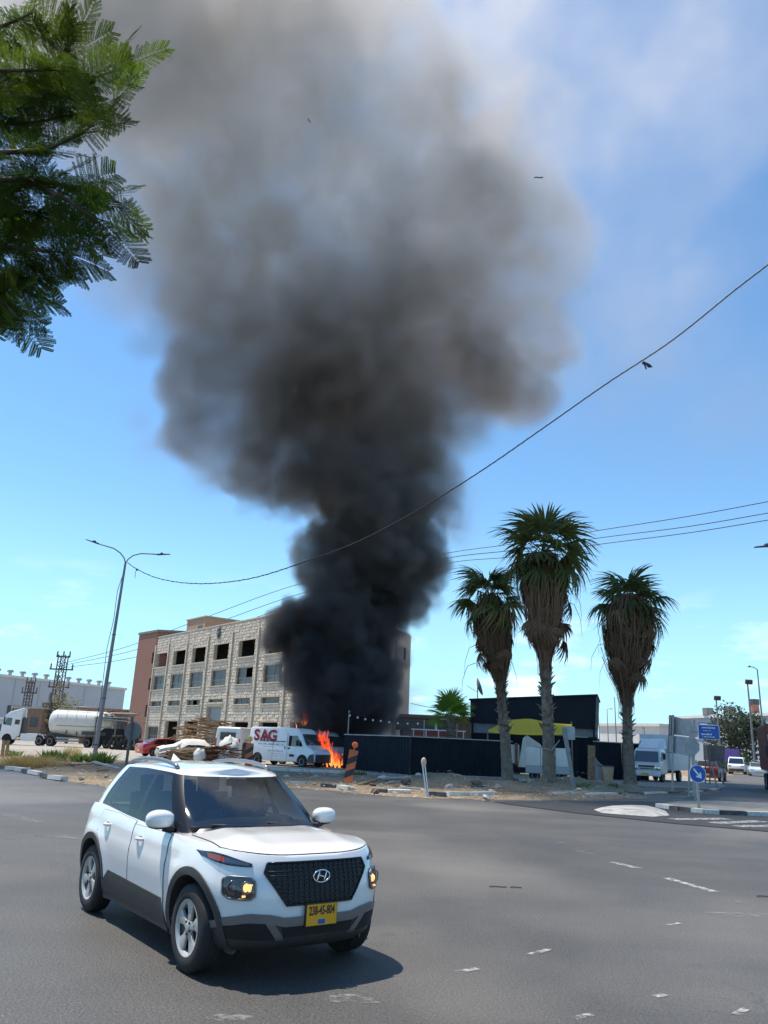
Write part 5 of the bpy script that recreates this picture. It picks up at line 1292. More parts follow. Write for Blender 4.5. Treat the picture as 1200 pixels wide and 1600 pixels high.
def fan_mesh(seed, m, R, pet=.42, n=30, droop=.35, spread=118, nm='frond'):
    r = random.Random(seed); mb = MB(); p = R * pet; L_ = R * (1 - pet)
    # petiole
    mb.tube([(0, 0, 0), (p * .5, 0, .02 * R), (p, 0, 0)], [.022 * R / 2, .017 * R / 2, .012 * R / 2], 5)
    for i in range(n):
        a = R_(lerp(-spread, spread, i / (n - 1)) + r.uniform(-3, 3)); l = L_ * (.72 + .28 * math.cos(a * .75)) * r.uniform(.86, 1.05)
        d = Vector((math.cos(a), math.sin(a), 0)); s = Vector((-d.y, d.x, 0)); w0 = l * .042; dr = droop * r.uniform(.5, 1.5); tw = r.uniform(-.06, .06)
        pts = []
        for t, w in ((.0, .25), (.25, .9), (.5, 1.0), (.75, .7), (1, .08)):
            z = -abs(math.sin(a)) * .06 * l * t - dr * l * max(0, t - .35) ** 1.7 * 1.6
            c = Vector((p, 0, 0)) + d * l * t * (1 - .12 * dr * t) + Vector((0, 0, z)) + s * tw * l * t * t
            pts.append((c, w0 * w))
        rows = [[c - s * w + Vector((0, 0, .25 * w)), c - Vector((0, 0, .25 * w)), c + s * w + Vector((0, 0, .25 * w))] for c, w in pts]
        mb.grid(rows)
    return mb.mesh(nm, m)
def frame_dir(d, roll=0.0):
    d = d.normalized(); s = Vector((0, 0, 1)).cross(d)
    s = s.normalized() if s.length > .05 else Vector((0, 1, 0)); u = d.cross(s)
    c, sn = math.cos(roll), math.sin(roll)
    return axes((0, 0, 0), d, s * c + u * sn, u * c - s * sn)
def make_palm(label, base, path, r0, r1, skirt, R, nf, seed, mats, crown_squash=1.0, boots=(0.35, .98)):
    r = random.Random(seed); t = thing('fan_palm', label, 'palm tree', base, 0, 'tall fan palms on the verge' if skirt else None)
    top = path[-1]
    # trunk with stubs of old leaf bases
    pts = []; rad = []
    for k in range(41):
        u = k / 40; p = Vector([interp([q / (len(path) - 1) for q in range(len(path))], [c[i] for c in path], u) for i in range(3)])
        pts.append(p); rad.append(lerp(r0, r1, min(1, u * 1.2)) * (1 + (.35 * math.exp(-u * 26))) * (1 + .05 * math.sin(k * 2.6)))
    mb = MB(); mb.tube(pts, rad, 16); trunk = mb.build('trunk', M_trunk, t, smooth=60)
    mb = MB()
    zb, ze = boots
    for k in range(int(260 * (ze - zb)) if skirt else 40):
        u = r.uniform(zb, ze); p = Vector([interp([q / (len(path) - 1) for q in range(len(path))], [c[i] for c in path], u) for i in range(3)])
        a = r.uniform(0, 6.283); d = Vector((math.cos(a), math.sin(a), 0)); s = Vector((-d.y, d.x, 0)); rr_ = lerp(r0, r1, min(1, u * 1.2)); l = r.uniform(.12, .38); w = r.uniform(.05, .10)
        c = p + d * rr_ * .9; tip = c + d * l * r.uniform(.6, 1) + Vector((0, 0, l * r.uniform(.2, 1.0)))
        mb.hexa([c - s * w - Vector((0, 0, .05)), c + s * w - Vector((0, 0, .05)), c + s * w + Vector((0, 0, .05)), c - s * w + Vector((0, 0, .05)), tip - s * w * .5, tip + s * w * .5, tip + s * w * .3 + Vector((0, 0, .03)), tip - s * w * .3 + Vector((0, 0, .03))])
    tag(mb.build('leaf_stubs', M_trunk, t, fixn=True), kind='stuff')
    if skirt:
        zt, zb_, rmax = skirt; ctr = lambda z: Vector([interp([c.z for c in path], [c[i] for c in path], z) for i in range(2)] + [0]); sprof = lambda u: rmax * interp([0, .12, .35, .6, .85, 1.0], [.55, .82, 1.0, .82, .52, .26], u)
        mb = MB(); mb.grid([[ctr(lerp(zt, zb_, k / 14)) + Vector((math.cos(a) * sprof(k / 14) * .70 * (1 + .12 * math.sin(a * 5 + k)), math.sin(a) * sprof(k / 14) * .70, lerp(zt, zb_, k / 14))) for a in [6.2832 * j / 20 for j in range(20)]] for k in range(15)], True)
        for k in range(1700):
            u0 = r.uniform(-.05, .9); l = r.uniform(.10, .38); a = r.uniform(0, 6.283); w = r.uniform(.018, .05); j = r.uniform(.66, 1.08)
            if r.random() < .09: j *= r.uniform(1.1, 1.4); l *= 1.3
            rows = []
            for q in range(4):
                u = u0 + l * q / 3; aa = a + r.uniform(-.05, .05); rr_ = sprof(min(1, max(0, u))) * j * (1 + .05 * (q == 3) * r.uniform(-1, 2))
                z = lerp(zt, zb_, u); cc = ctr(z); c = Vector((cc.x + rr_ * math.cos(aa), cc.y + rr_ * math.sin(aa), z)); s = Vector((-math.sin(a), math.cos(a), r.uniform(-.2, .2))) * w * (1, 1, .8, .25)[q]
                rows.append([c - s, c + s])
            mb.grid(rows)
        tag(mb.build('dead_frond_skirt', M_dead, t), kind='stuff')
        dm = [fan_mesh(seed + 40 + i, M_dead, R * .55, .35, 16, .5, 60, 'dead_frond') for i in range(3)]
        for k in range(32):
            u = r.uniform(.02, .72); a = k * 2.39996; z = lerp(zt, zb_, u); rr_ = sprof(u) * r.uniform(.75, .95); cc = ctr(z); d = Vector((math.cos(a), math.sin(a), 0))
            dd = (Vector((0, 0, -1)) + d * r.uniform(-.05, .38) + Vector((-d.y, d.x, 0)) * r.uniform(-.25, .25)).normalized()
            o = link('dead_frond', r.choice(dm), t); yv = dd; xs_ = d.cross(yv).normalized(); o.matrix_local = Matrix.Translation((cc.x + d.x * rr_, cc.y + d.y * rr_, z)) @ axes((0, 0, 0), yv, xs_, yv.cross(xs_)) @ Matrix.Scale(r.uniform(.8, 1.2), 4)
        for k in range(5):   # long loose stalks hanging out of the skirt
            a = r.uniform(0, 6.283); d = Vector((math.cos(a), math.sin(a), 0)); z = lerp(zt, zb_, r.uniform(.3, .8))
            mb = MB(); mb.tube([top * 0 + Vector((top.x, top.y, z)) + d * rmax * .8, Vector((top.x, top.y, z - .2)) + d * rmax * 1.25, Vector((top.x, top.y, z - 1.0)) + d * rmax * 1.5, Vector((top.x, top.y, z - 1.9)) + d * rmax * 1.55], [.02, .016, .012, .006], 4); mb.build('flower_stalk', M_dead, t, smooth=180)
    for k in range(nf):
        u = (k + .5) / nf
        el = R_(lerp(84, -62, u ** .9)) if skirt else R_(lerp(86, -12, u)); az = k * 2.39996 + r.uniform(-.3, .3)
        d = Vector((math.cos(az) * math.cos(el), math.sin(az) * math.cos(el), math.sin(el) * crown_squash))
        m = r.choice(mats[0]) if u < .62 or r.random() < .5 else r.choice(mats[1])
        o = link('frond', m, t); sc_ = r.uniform(.82, 1.1)
        o.matrix_local = Matrix.Translation(top + Vector((0, 0, r.uniform(-.25, .1)))) @ frame_dir(d, r.uniform(-.5, .5)) @ Matrix.Scale(sc_, 4)
    return t
def palm_at(label, bpx, bpy_, cpx, cpy, mids, Rpx, skirt_px, seed, nf, r0, squash=1.0):
    b = G(bpx, bpy_); Y = b.y; k = Y / FPX * 1.03
    top = P(cpx, cpy, Y) - b; path = [Vector((0, 0, -.1))] + [P(x, y, Y) - b for x, y in mids] + [top]
    R = Rpx * k
    live = [fan_mesh(seed + i, M_palm, R, .46, 24, .5 + .2 * i, 105) for i in range(3)]; dry = [fan_mesh(seed + 9, M_palmdry, R * .95, .44, 20, 1.1, 95), fan_mesh(seed + 10, M_palm, R, .46, 24, 1.0, 100)]
    zt = (P(cpx, skirt_px[0], Y) - b).z; zb_ = (P(cpx, skirt_px[1], Y) - b).z
    return make_palm(label, b, path, r0, r0 * .62, (zt, zb_, skirt_px[2] / 2 * k), R, nf, seed, (live, dry), squash)
palm_at('tallest fan palm with a thick brown skirt, middle of the three', 858, 1232, 850, 862, [(857, 1150), (852, 1040)], 92, (868, 1025, 70), 31, 33, .36)
palm_at('slim fan palm on the left of the tallest one, in front of the black wall', 794, 1223, 766, 935, [(789, 1150), (781, 1060)], 70, (932, 1066, 55), 47, 29, .34)
palm_at('fan palm with greyish crown standing apart on the right', 985, 1226, 984, 944, [(981, 1160), (979, 1080)], 72, (930, 1082, 80), 63, 30, .38)
# young palm behind the wall
yb = GX(705, 57); yk = 57 / FPX
ym = [fan_mesh(90 + i, M_palmy, 44 * yk, .45, 26, .25) for i in range(3)]
yp = make_palm('bright green young palm behind the black wall', yb, [Vector((0, 0, 0)), P(704, 1118, 57) - yb], .42, .30, None, 44 * yk, 26, 77, (ym, ym))
# feathery tree hanging in from the top left
def feather_mesh(seed):
    r = random.Random(seed); mb = MB(); n = 12
    mb.tube([(0, 0, 0), (.5, 0, .015), (1, 0, -.03)], [.008, .006, .003], 4)
    for i in range(n):
        t = .16 + .84 * i / (n - 1); base = Vector((t, 0, .03 * math.sin(t * 3))); L_ = (.36 * math.sin(min(1, .25 + t * .62) * math.pi) ** .8 + .06) * r.uniform(.9, 1.1)
        for s in (-1, 1):
            a = R_(lerp(78, 42, t)) * s + r.uniform(-.08, .08); d = Vector((math.cos(a), math.sin(a), r.uniform(-.10, .05))).normalized(); sd = Vector((-d.y, d.x, 0))
            mb.add([base - sd * .002, base + sd * .002, base + d * L_ + sd * .001, base + d * L_ - sd * .001], [(0, 1, 2, 3)])
            m = 15
            for k in range(m):
                u = .08 + .92 * k / m; c = base + d * L_ * u; ll = .044 * (1 - .45 * abs(u - .4)) * r.uniform(.85, 1.1)
                for q in (-1, 1):
                    ld = (sd * q * .9 + d * .5 + Vector((0, 0, r.uniform(-.25, .12)))).normalized(); lw = ld.cross(Vector((0, 0, 1))).normalized() * .0125
                    mb.add([c, c + ld * ll * .5 + lw, c + ld * ll, c + ld * ll * .5 - lw], [(0, 1, 2, 3)])
    return mb.mesh('leaf', M_fern)
FM = [feather_mesh(s) for s in range(4)]
tree = thing('feathery_tree', 'feathery leaved tree whose dark branches hang in from the upper left', 'tree', (-6.2, 4.6, 0))
T0 = Vector((-6.2, 4.6, 0))
mb = MB(); mb.tube([Vector((0, 0, 0)), Vector((.1, 0, 1.3)), Vector((.3, .1, 2.8)), Vector((.7, .2, 4.2))], [.24, .19, .16, .12], 12); mb.build('trunk', M_bark, tree, smooth=60)
BR = [([(-150, 160), (-40, 150), (60, 150), (120, 128), (185, 110)], 4.7, 27), ([(-120, 60), (-20, 50), (30, 30), (50, 20)], 4.9, 16), ([(-150, 240), (-40, 240), (70, 235), (130, 208), (175, 165)], 4.4, 27),
      ([(-150, 300), (-30, 300), (80, 285), (150, 300), (190, 318)], 4.6, 30), ([(-60, 285), (40, 280), (110, 315), (145, 340), (168, 360)], 4.2, 18), ([(-150, 400), (-30, 385), (50, 390), (105, 395)], 4.5, 30),
      ([(-150, 460), (-40, 460), (10, 475), (30, 500)], 4.4, 22), ([(-40, 170), (50, 140), (95, 90), (118, 60)], 5.0, 20), ([(-150, 100), (-60, 110), (20, 110), (90, 110)], 4.2, 26), ([(-100, 340), (-20, 340), (40, 330), (100, 350)], 4.9, 26), ([(-120, 520), (-60, 500), (-10, 490)], 4.7, 8), ([(-130, 430), (-40, 440), (15, 440), (50, 435)], 4.6, 24), ([(-100, 200), (0, 195), (60, 190), (120, 180)], 4.9, 26)]
r = random.Random(17); nleaf = 0
for pts, D, n in BR:
    D0 = D * .97
    wp = [P(x, y, D * (1 + .03 * math.sin(i * 1.7))) - T0 for i, (x, y) in enumerate(pts)]
    wp = [Vector((.6, .2, 3.9))] + wp
    rad = [.05] + [lerp(.026, .005, i / (len(wp) - 2)) for i in range(len(wp) - 1)]
    mb = MB(); mb.tube(wp, rad, 6); mb.build('branch', M_bark, tree, smooth=180)
    seg = wp[1:]; ln = [0]
    for a, b in zip(seg, seg[1:]): ln.append(ln[-1] + (b - a).length)
    for k in range(n):
        s = ln[-1] * (k + r.random()) / n; i = max(j for j in range(len(ln) - 1) if ln[j] <= s + 1e-9); f = (s - ln[i]) / (ln[i + 1] - ln[i]); p = seg[i].lerp(seg[i + 1], f); tg_ = (seg[i + 1] - seg[i]).normalized()
        ang = r.choice((-1, 1)) * r.uniform(.15, .95) * (1 - .5 * s / ln[-1]); axd = (CR * math.cos(0) + Vector((0, 0, 0)))
        nrm = Vector((0, -1, 0.1)); side_ = nrm.cross(tg_).normalized()
        d = (tg_ * math.cos(ang) + side_ * math.sin(ang) + Vector((0, r.uniform(-.6, .5), r.uniform(-.35, .12)))).normalized()
        o = link('leaf', r.choice(FM), tree); nleaf += 1
        L_ = r.uniform(.28, .44) * D / 4.6
        o.matrix_local = Matrix.Translation(p) @ frame_dir(d, r.uniform(-1.3, 1.3)) @ Matrix.Scale(L_, 4)
# grey green round tree by the side road
def leafy(name, label, cat, base, h, w, trunk_h, n, m, seed, size=.35, stemm=M_bark):
    r = random.Random(seed); t = thing(name, label, cat, base)
    if trunk_h: mb = MB(); mb.tube([(0, 0, 0), (.1, 0, trunk_h * .6), (0, 0, trunk_h * 1.2)], [.22, .17, .1], 8); mb.build('trunk', stemm, t, smooth=60)
    mb = MB(); lob = [(Vector((r.uniform(-.55, .55) * w, r.uniform(-.5, .5) * w, trunk_h + (h - trunk_h) * r.uniform(.2, .8))), r.uniform(.28, .5)) for _ in range(9)]
    for k in range(n):
        c, q = r.choice(lob); v = Vector((r.gauss(0, 1), r.gauss(0, 1), r.gauss(0, 1))).normalized() * r.uniform(.6, 1) ** .5
        p = c + Vector((v.x * w * q, v.y * w * q, v.z * (h - trunk_h) * q * .8)); p.z = max(.05, p.z)
        a = Vector((r.gauss(0, 1), r.gauss(0, 1), r.gauss(0, 1))).normalized(); b = a.cross(v).normalized(); s = size * r.uniform(.5, 1.1)
        mb.add([p, p + a * s * .5 + b * s * .28, p + a * s, p + a * s * .5 - b * s * .28], [(0, 1, 2, 3)])
    mb.build('crown', m, t); return t
M_grey_leaf = leaf_mat('dusty olive leaf', (.06, .075, .05), .5, .2); M_weed = leaf_mat('weed leaf', (.13, .19, .06), .35, .3); M_dry = leaf_mat('dry grass blade', (.42, .31, .14), .3, .25, .8)
leafy('roadside_tree', 'dusty dark round tree beyond the parked minivan', 'tree', GX(1158, 118) , 8.6, 5.6, 1.5, 5200, M_grey_leaf, 5, .55)
leafy('roadside_bush', 'low green bush under the dusty round tree', 'bush', GX(1152, 112), 3.0, 2.4, .2, 900, leaf_mat('bush leaf', (.07, .12, .03), .4, .3), 6, .4)
leafy('yard_tree', 'thin dry tree rising over the tank trailer', 'tree', GX(103, 108), 7.4, 3.2, 1.5, 900, leaf_mat('dry olive leaf', (.22, .21, .10), .3, .3), 8, .4)
def weed(name, label, px, py, h, w, n, m, seed, blade=False):
    r = random.Random(seed); b = G(px, py); b.z = .08; t = thing(name, label, 'weed', b); mb = MB()
    for k in range(n):
        a = r.uniform(0, 6.283); p = Vector((math.cos(a), math.sin(a), 0)) * w * r.random() ** .6; d = (p * r.uniform(.2, .8) + Vector((r.uniform(-.2, .2), r.uniform(-.2, .2), h * r.uniform(.4, 1)))); s = Vector((-d.y, d.x, .01)).normalized() * (.012 if blade else .045)
        mb.grid([[p - s, p + s], [p + d * .6 - s, p + d * .6 + s], [p + d + Vector((d.x, d.y, -.3 * h * (not blade))) * .3 - s * .1, p + d + Vector((d.x, d.y, -.3 * h * (not blade))) * .3 + s * .1]])
    mb.build('leaves', m, t); return t
weed('weed_clump', 'round green weed left of the lamp post foot', 84, 1192, .75, .62, 160, M_weed, 1)
weed('weed_clump', 'low green weed at the foot of the double lamp post', 131, 1193, .6, .7, 150, M_weed, 2)
weed('weed_clump', 'darker green weed right of the lamp post foot', 160, 1195, .75, .6, 160, M_weed, 3)
weed('weed_clump', 'small green weed by the wooden marker post', 18, 1184, .45, .5, 90, M_weed, 4)
weed('weed_clump', 'small dark weed on the palm verge', 912, 1236, .4, .3, 60, M_weed, 5)
weed('weed_clump', 'small weed beside the rightmost palm trunk', 958, 1238, .4, .3, 60, M_weed, 6)
weed('weed_clump', 'weed tuft on the sand below the striped board', 553, 1220, .5, .5, 70, M_weed, 12)
for i, (px, py, w, lab) in enumerate([(30, 1200, 1.3, 'dry straw grass patch behind the broken kerb'), (58, 1201, 1.2, 'dry straw grass patch left of the green weed'), (45, 1196, 1.1, 'dry straw grass tuft at the back of the verge'), (104, 1190, .6, 'tall dry stalks between the green weeds'), (112, 1188, .5, 'dry stalks beside the lamp post foot')]):
    weed('dry_grass', lab, px, py, .55 if i < 3 else .9, w, 380 if i < 3 else 120, M_dry, 20 + i, True)
# ------------------------------------------------------------------ walls and the yard on the right
M_bfence = mat('black painted sheet fence', (.010, .015, .022), .75, spec=.2, var=.25, scale=.6, dirt=(.03, .034, .040), dscale=.6, damt=.5)
M_cap = mat('pale wall cap', (.45, .44, .42), .8, var=.1)
def fence_run(name, label, pts, h, m, capm=None, post_every=2.4, corr=.3, th=.08, cat='fence'):
    a0 = pts[0]; t = thing(name, label, cat, a0)
    i = 0
    for a, b in zip(pts, pts[1:]):
        d = b - a; L_ = d.length; u = d.normalized(); n = max(1, round(L_ / post_every)); rz = math.atan2(u.y, u.x)
        for k in range(n):
            w = L_ / n; c = a + u * (w * (k + .5)) - a0
            mb = MB(); prof = []; q = max(2, int(w / corr))
            r0 = []; r1 = []
            for j in range(q * 2 + 1):
                x = -w / 2 + .01 + (w - .02) * j / (q * 2); y = .02 * (1 if j % 2 else -1)
                r0.append(Vector((x, y, .02))); r1.append(Vector((x, y, h)))
            mb.sheet([r0, r1], .02, (0, -1, 0)); o = mb.build('panel', m, t); o.location = (c.x, c.y, rnd.uniform(-.01, .01)); o.rotation_euler = (rnd.uniform(-.006, .006), 0, rz)
        if capm:
            mb = MB(); mb.box((0, 0, h + .03), (L_ + .04, .14, .06)); o = mb.build('cap', capm, t); o.location = (a + b) / 2 - a0; o.rotation_euler = (0, 0, rz)
    return t
W0, W1, W2 = GX(536, 56.5), GX(640, 50.3), GX(800, 54.5)
fence_run('black_fence', 'long black sheet fence running from the fire to the palms', [W0, W1, W2], 2.28, M_bfence, M_cap)
fence_run('black_fence', 'black sheet gate panel with a dark plate, right of the grey meter post', [GX(896, 53.5), GX(920, 53.5)], 2.75, M_bfence, M_cap)
fence_run('black_fence', 'black fence behind the rightmost palm, ending at the box truck', [GX(930, 57), GX(1014, 60)], 2.55, M_bfence, M_cap)
def slab(name, label, cat, px0, px1, yt0, yt1, h, Y0, Y1, m, th=.1, z0=None):
    """upright board from column px0 to px1 with the given top pixels and height h"""
    a, b = P(px0, yt0, Y0), P(px1, yt1, Y1); d = b - a; d.z = 0; t = thing(name, label, cat, Vector((a.x, a.y, 0)), math.atan2(d.y, d.x)); L_ = d.length
    za, zb_ = a.z, b.z; mb = MB(); mb.hexa([(0, 0, za - h), (L_, 0, zb_ - h), (L_, th, zb_ - h), (0, th, za - h), (0, 0, za), (L_, 0, zb_), (L_, th, zb_), (0, th, za)]); mb.build('board', m, t, fixn=True); return t, L_, za, zb_
# dark hall with its sheeted upper storey
M_hall = mat('dark sheeted hall', (.013, .018, .026), .7, spec=.25, var=.25, scale=.5, dirt=(.028, .032, .040), dscale=.4, damt=.5)
ha, hb = P(735, 1094, 66), P(932, 1087, 63); hd_ = hb - ha; hd_.z = 0
hall = thing('dark_hall', 'dark flat topped hall rising behind the yellow awning', 'building', (ha.x, ha.y, 0), math.atan2(hd_.y, hd_.x)); HL = hd_.length; HZ = (ha.z + hb.z) / 2
zc0 = P(800, 1131, 65).z; zc1 = P(800, 1146, 65).z
mb = MB(); mb.hexa([(0, 0, zc0), (HL * .98, 0, zc0 - .2), (HL * .98, 9, zc0 - .2), (0, 9, zc0), (0, 0, ha.z), (HL, 0, hb.z), (HL, 9, hb.z), (0, 9, ha.z)]); mb.build('upper_storey', M_hall, hall, fixn=True)
mb = MB(); mb.hexa([(-.1, -.12, ha.z - .02), (HL + .1, -.12, hb.z - .02), (HL + .1, 9, hb.z - .02), (-.1, 9, ha.z - .02), (-.1, -.12, ha.z + .12), (HL + .1, -.12, hb.z + .12), (HL + .1, 9, hb.z + .12), (-.1, 9, ha.z + .12)]); mb.build('roof', M_hall, hall, fixn=True)
me = None
M_cor = mat('pale corrugated plastic', (.36, .40, .44), .5, var=.12, scale=1.5, dirt=(.2, .22, .24), damt=.5)
for k in range(24):
    w = HL / 24; mb = MB(); r0 = []; r1 = []
    for j in range(9): x = -w / 2 + w * j / 8; y = .04 * (1 if j % 2 else -1); r0.append(Vector((x, y, zc1 - .1))); r1.append(Vector((x, y, zc0)))
    mb.sheet([r0, r1], .01, (0, -1, 0)); o = mb.build('corrugated_sheet', M_cor, hall); o.location = (w * (k + .5), .25, 0)
mb = MB(); mb.box((HL / 2, 4, zc1 / 2), (HL * .98, 7.6, zc1 - .1)); mb.build('lower_storey', M_bfence, hall)
for x in (.02, .33, .66, .97): mb = MB(); mb.box((HL * x, -.1, zc1 / 2 + .6), (.14, .14, zc1 + 1.2)); mb.build('column', M_bfence, hall)
# yellow awning: four-cornered shade sail
aw = thing('yellow_awning', 'bright yellow shade sail stretched in front of the dark hall', 'awning', GX(830, 57.5))
b0 = aw.location; cs = [P(762, 1141, 57) - b0, P(898, 1144, 56) - b0, P(893, 1132, 61.5) - b0, P(796, 1125, 61.5) - b0]
rows = []
for j in range(11):
    v = j / 10; row = []
    for i in range(17):
        u = i / 16; p = cs[0].lerp(cs[1], u).lerp(cs[3].lerp(cs[2], u), v); p = p + Vector((0, 0, -.14 * 4 * u * (1 - u) * (1 - v) ** 2 - .1 * math.sin(math.pi * v) * math.sin(math.pi * u) + .2 * math.exp(-((u - .33) / .22) ** 2) * v))
        row.append(p)
    rows.append(row)
M_sail = leaf_mat('yellow awning cloth', (.88, .70, .12), .05, .5, .7)
mb = MB(); mb.grid(rows); mb.build('cloth', M_sail, aw, smooth=180)
mb = MB(); mb.grid([[p for p in rows[0]], [p - Vector((0, 0, .12)) for p in rows[0]]]); mb.build('valance', M_sail, aw, smooth=180)
for c in cs: mb = MB(); mb.cyl((c.x, c.y, 0), (c.x, c.y, c.z + .2), .05); mb.build('pole', M_post, aw)
# satellite dish on the hall roof
di = thing('satellite_dish', 'satellite dish standing on the left end of the hall roof', 'dish', P(746, 1093, 66))
mb = MB(); mb.lathe([(0, 0), (.3, .03), (.55, .1), (.75, .2), (.74, .22), (.5, .13), (0, .03)], 24, Matrix.Translation((0, 0, 1.0)) @ Matrix.Rotation(R_(72), 4, 'Y') @ Matrix.Rotation(R_(0), 4, 'X')); mb.build('bowl', mat('dish grey', (.30, .30, .31), .5), di, smooth=60)
mb = MB(); mb.cyl((0, 0, 0), (0, 0, 1.0), .04); mb.build('mast', M_post, di); mb = MB(); mb.tube([(0, 0, .6), (-.9, 0, 1.1)], .02, 5); mb.build('feed_arm', M_post, di)
# buildings behind the black fence, left of the hall
lo1 = low('low_shop', 'low flat roofed brown shop behind the black fence with a small window', 630, 752, 1120, 72, mat('brown shop wall', (.22, .17, .14), .9, var=.2, dirt=(.14, .12, .1)), mat('brown roof edge', (.20, .15, .12), .8), win=0)
p = P(693, 1134, 71.7) - lo1.location; mb = MB(); mb.box((p.x, -.06, p.z), (1.5, .1, 1.3)); mb.build('window_frame', M_signwhite, lo1); mb = MB(); mb.box((p.x, -.12, p.z), (1.1, .04, 1.0)); mb.build('window', M_window, lo1)
p = P(660, 1133, 71.7) - lo1.location; mb = MB(); mb.box((p.x - .3, -.05, p.z), (4.2, .08, 1.0)); mb.build('shop_window', M_window, lo1)
rs_ = thing('red_stall', 'red panelled stall with white rails behind the young palm', 'stall', GX(684, 64)); b0 = rs_.location
za, zb_ = P(684, 1150, 64).z, P(684, 1142, 64).z
for k in range(4):
    mb = MB(); mb.box((-1.5 + k * 1.0, 0, (za + zb_) / 2), (.92, .08, zb_ - za)); mb.build('panel', mat('red panel', (.30, .045, .035), .6, var=.15), rs_)
mb = MB(); mb.box((0, -.06, zb_ + .05), (4.4, .08, .09)); mb.build('rail', M_signwhite, rs_)
for x in (-2.0, -1.0, 0, 1.0, 2.0): mb = MB(); mb.box((x, -.07, (zb_ + .1) / 2), (.07, .07, zb_ + .1)); mb.build('post', M_signwhite, rs_)
# thin posts and a string of lamps standing up behind the fence
for i, (px, yt, Y, lab) in enumerate([(541, 1112, 58.5, 'thin pale post with a lamp string at the left end of the black fence'), (661, 1127, 57, 'thin pale post behind the fence left of the young palm'), (713, 1133, 57, 'thin pale post behind the fence right of the young palm')]):
    t = thing('thin_post', lab, 'post', GX(px, Y)); z = P(px, yt, Y).z; mb = MB(); mb.cyl((0, 0, 0), (0, 0, z), .035, n=8); mb.build('pole', M_cap, t)
    mb = MB(); mb.ball((0, 0, z + .04), .06); mb.build('cap', M_cap, t)
ls = [P(541, 1114, 58.5), P(568, 1121, 58), P(595, 1124, 57.6), P(625, 1128, 57.2), P(661, 1128, 57)]
st = thing('lamp_string', 'string of small white lamps hung between thin posts above the fence', 'string lights', ls[0]); mb = MB(); mb.tube([p - ls[0] for p in ls], .012, 5); mb.build('cable', M_black, st, smooth=180)
M_lampw = mat('white lamp globe', (.75, .77, .8), .4)
for k in range(9):
    u = (k + .5) / 9 * 4; i = min(3, int(u)); p = ls[i].lerp(ls[i + 1], u - i) - ls[0]; mb = MB(); mb.ball(p - Vector((0, 0, .12)), .075, 8, 6); mb.build('lamp', M_lampw, st, smooth=180)
# white tipper body and tarp dumped behind the middle palm
tb_ = thing('white_trailer', 'low white box trailer with a torn canvas end behind the two left palms', 'trailer', GX(857, 49.5)); b0 = tb_.location; Y = 49.5
zz = lambda y: P(850, y, Y).z
x0, x1 = P(821, 1168, Y).x - b0.x, P(891, 1168, Y).x - b0.x
for k in range(3):
    w = (x1 - x0) / 3; mb = MB(); mb.box((x0 + w * (k + .5), 0, (zz(1168) + zz(1197)) / 2), (w - .03, .08, zz(1168) - zz(1197))); mb.build('side_board', M_white, tb_, bevel=.01)
mb = MB(); mb.box(((x0 + x1) / 2, .02, (zz(1197) + zz(1209)) / 2), (x1 - x0, .08, zz(1197) - zz(1209) - .03)); mb.build('lower_board', mat('grey skirt', (.40, .42, .44), .7, var=.1), tb_)
mb = MB(); mb.box(((x0 + x1) / 2, 1.0, zz(1200)), (x1 - x0, 1.9, .1)); mb.build('floor', M_dkgrey, tb_)
mb = MB(); q = [(x0 - .45, .1, zz(1200)), (x0, -.08, zz(1200)), (x0 + .02, -.08, zz(1151)), (x0 - .12, .1, zz(1155))]; mb.add(q + [(a, b + .05, c) for a, b, c in q], [(0, 1, 2, 3), (7, 6, 5, 4), (0, 4, 5, 1), (1, 5, 6, 2), (2, 6, 7, 3), (3, 7, 4, 0)])
pv_ = [(x0, .3, zz(1168)), (x0 + 1.1, .35, zz(1168)), (x0 + 1.0, .35, zz(1163)), (x0 + .15, .3, zz(1149.5))]; mb.add(pv_ + [(a, b + .04, c) for a, b, c in pv_], [(0, 1, 2, 3), (7, 6, 5, 4), (0, 4, 5, 1), (1, 5, 6, 2), (2, 6, 7, 3), (3, 7, 4, 0)]); mb.build('canvas_end', mat('stained canvas', (.66, .63, .56), .9, var=.12, dirt=(.35, .31, .26), dscale=3, damt=.7), tb_)
mb = MB(); mb.box((x0 - .8, .2, zz(1180)), (.9, .1, 1.1)); mb.build('end_board', M_shed, tb_); mb = MB(); mb.box((x0 - .55, .1, zz(1180)), (.16, .14, 1.3)); mb.build('corner_post', M_rust, tb_)
for x in (x0 + .6, x1 - .5): wheel_part(tb_, x, .3, .33, .22, -1)
ch = thing('broken_chair', 'dark broken chair with pale legs dumped left of the white trailer', 'chair', GX(806, 49)); mb = MB(); mb.box((0, 0, .42), (.45, .45, .06)); mb.build('seat', M_black, ch); mb = MB(); mb.box((-.2, 0, .75), (.05, .45, .6), Matrix.Rotation(-.15, 3, 'Y')); mb.build('backrest', M_black, ch)
for x in (-.2, .2):
    for y in (-.2, .2): mb = MB(); mb.box((x, y, .2), (.03, .03, .4)); mb.build('leg', M_metal, ch)
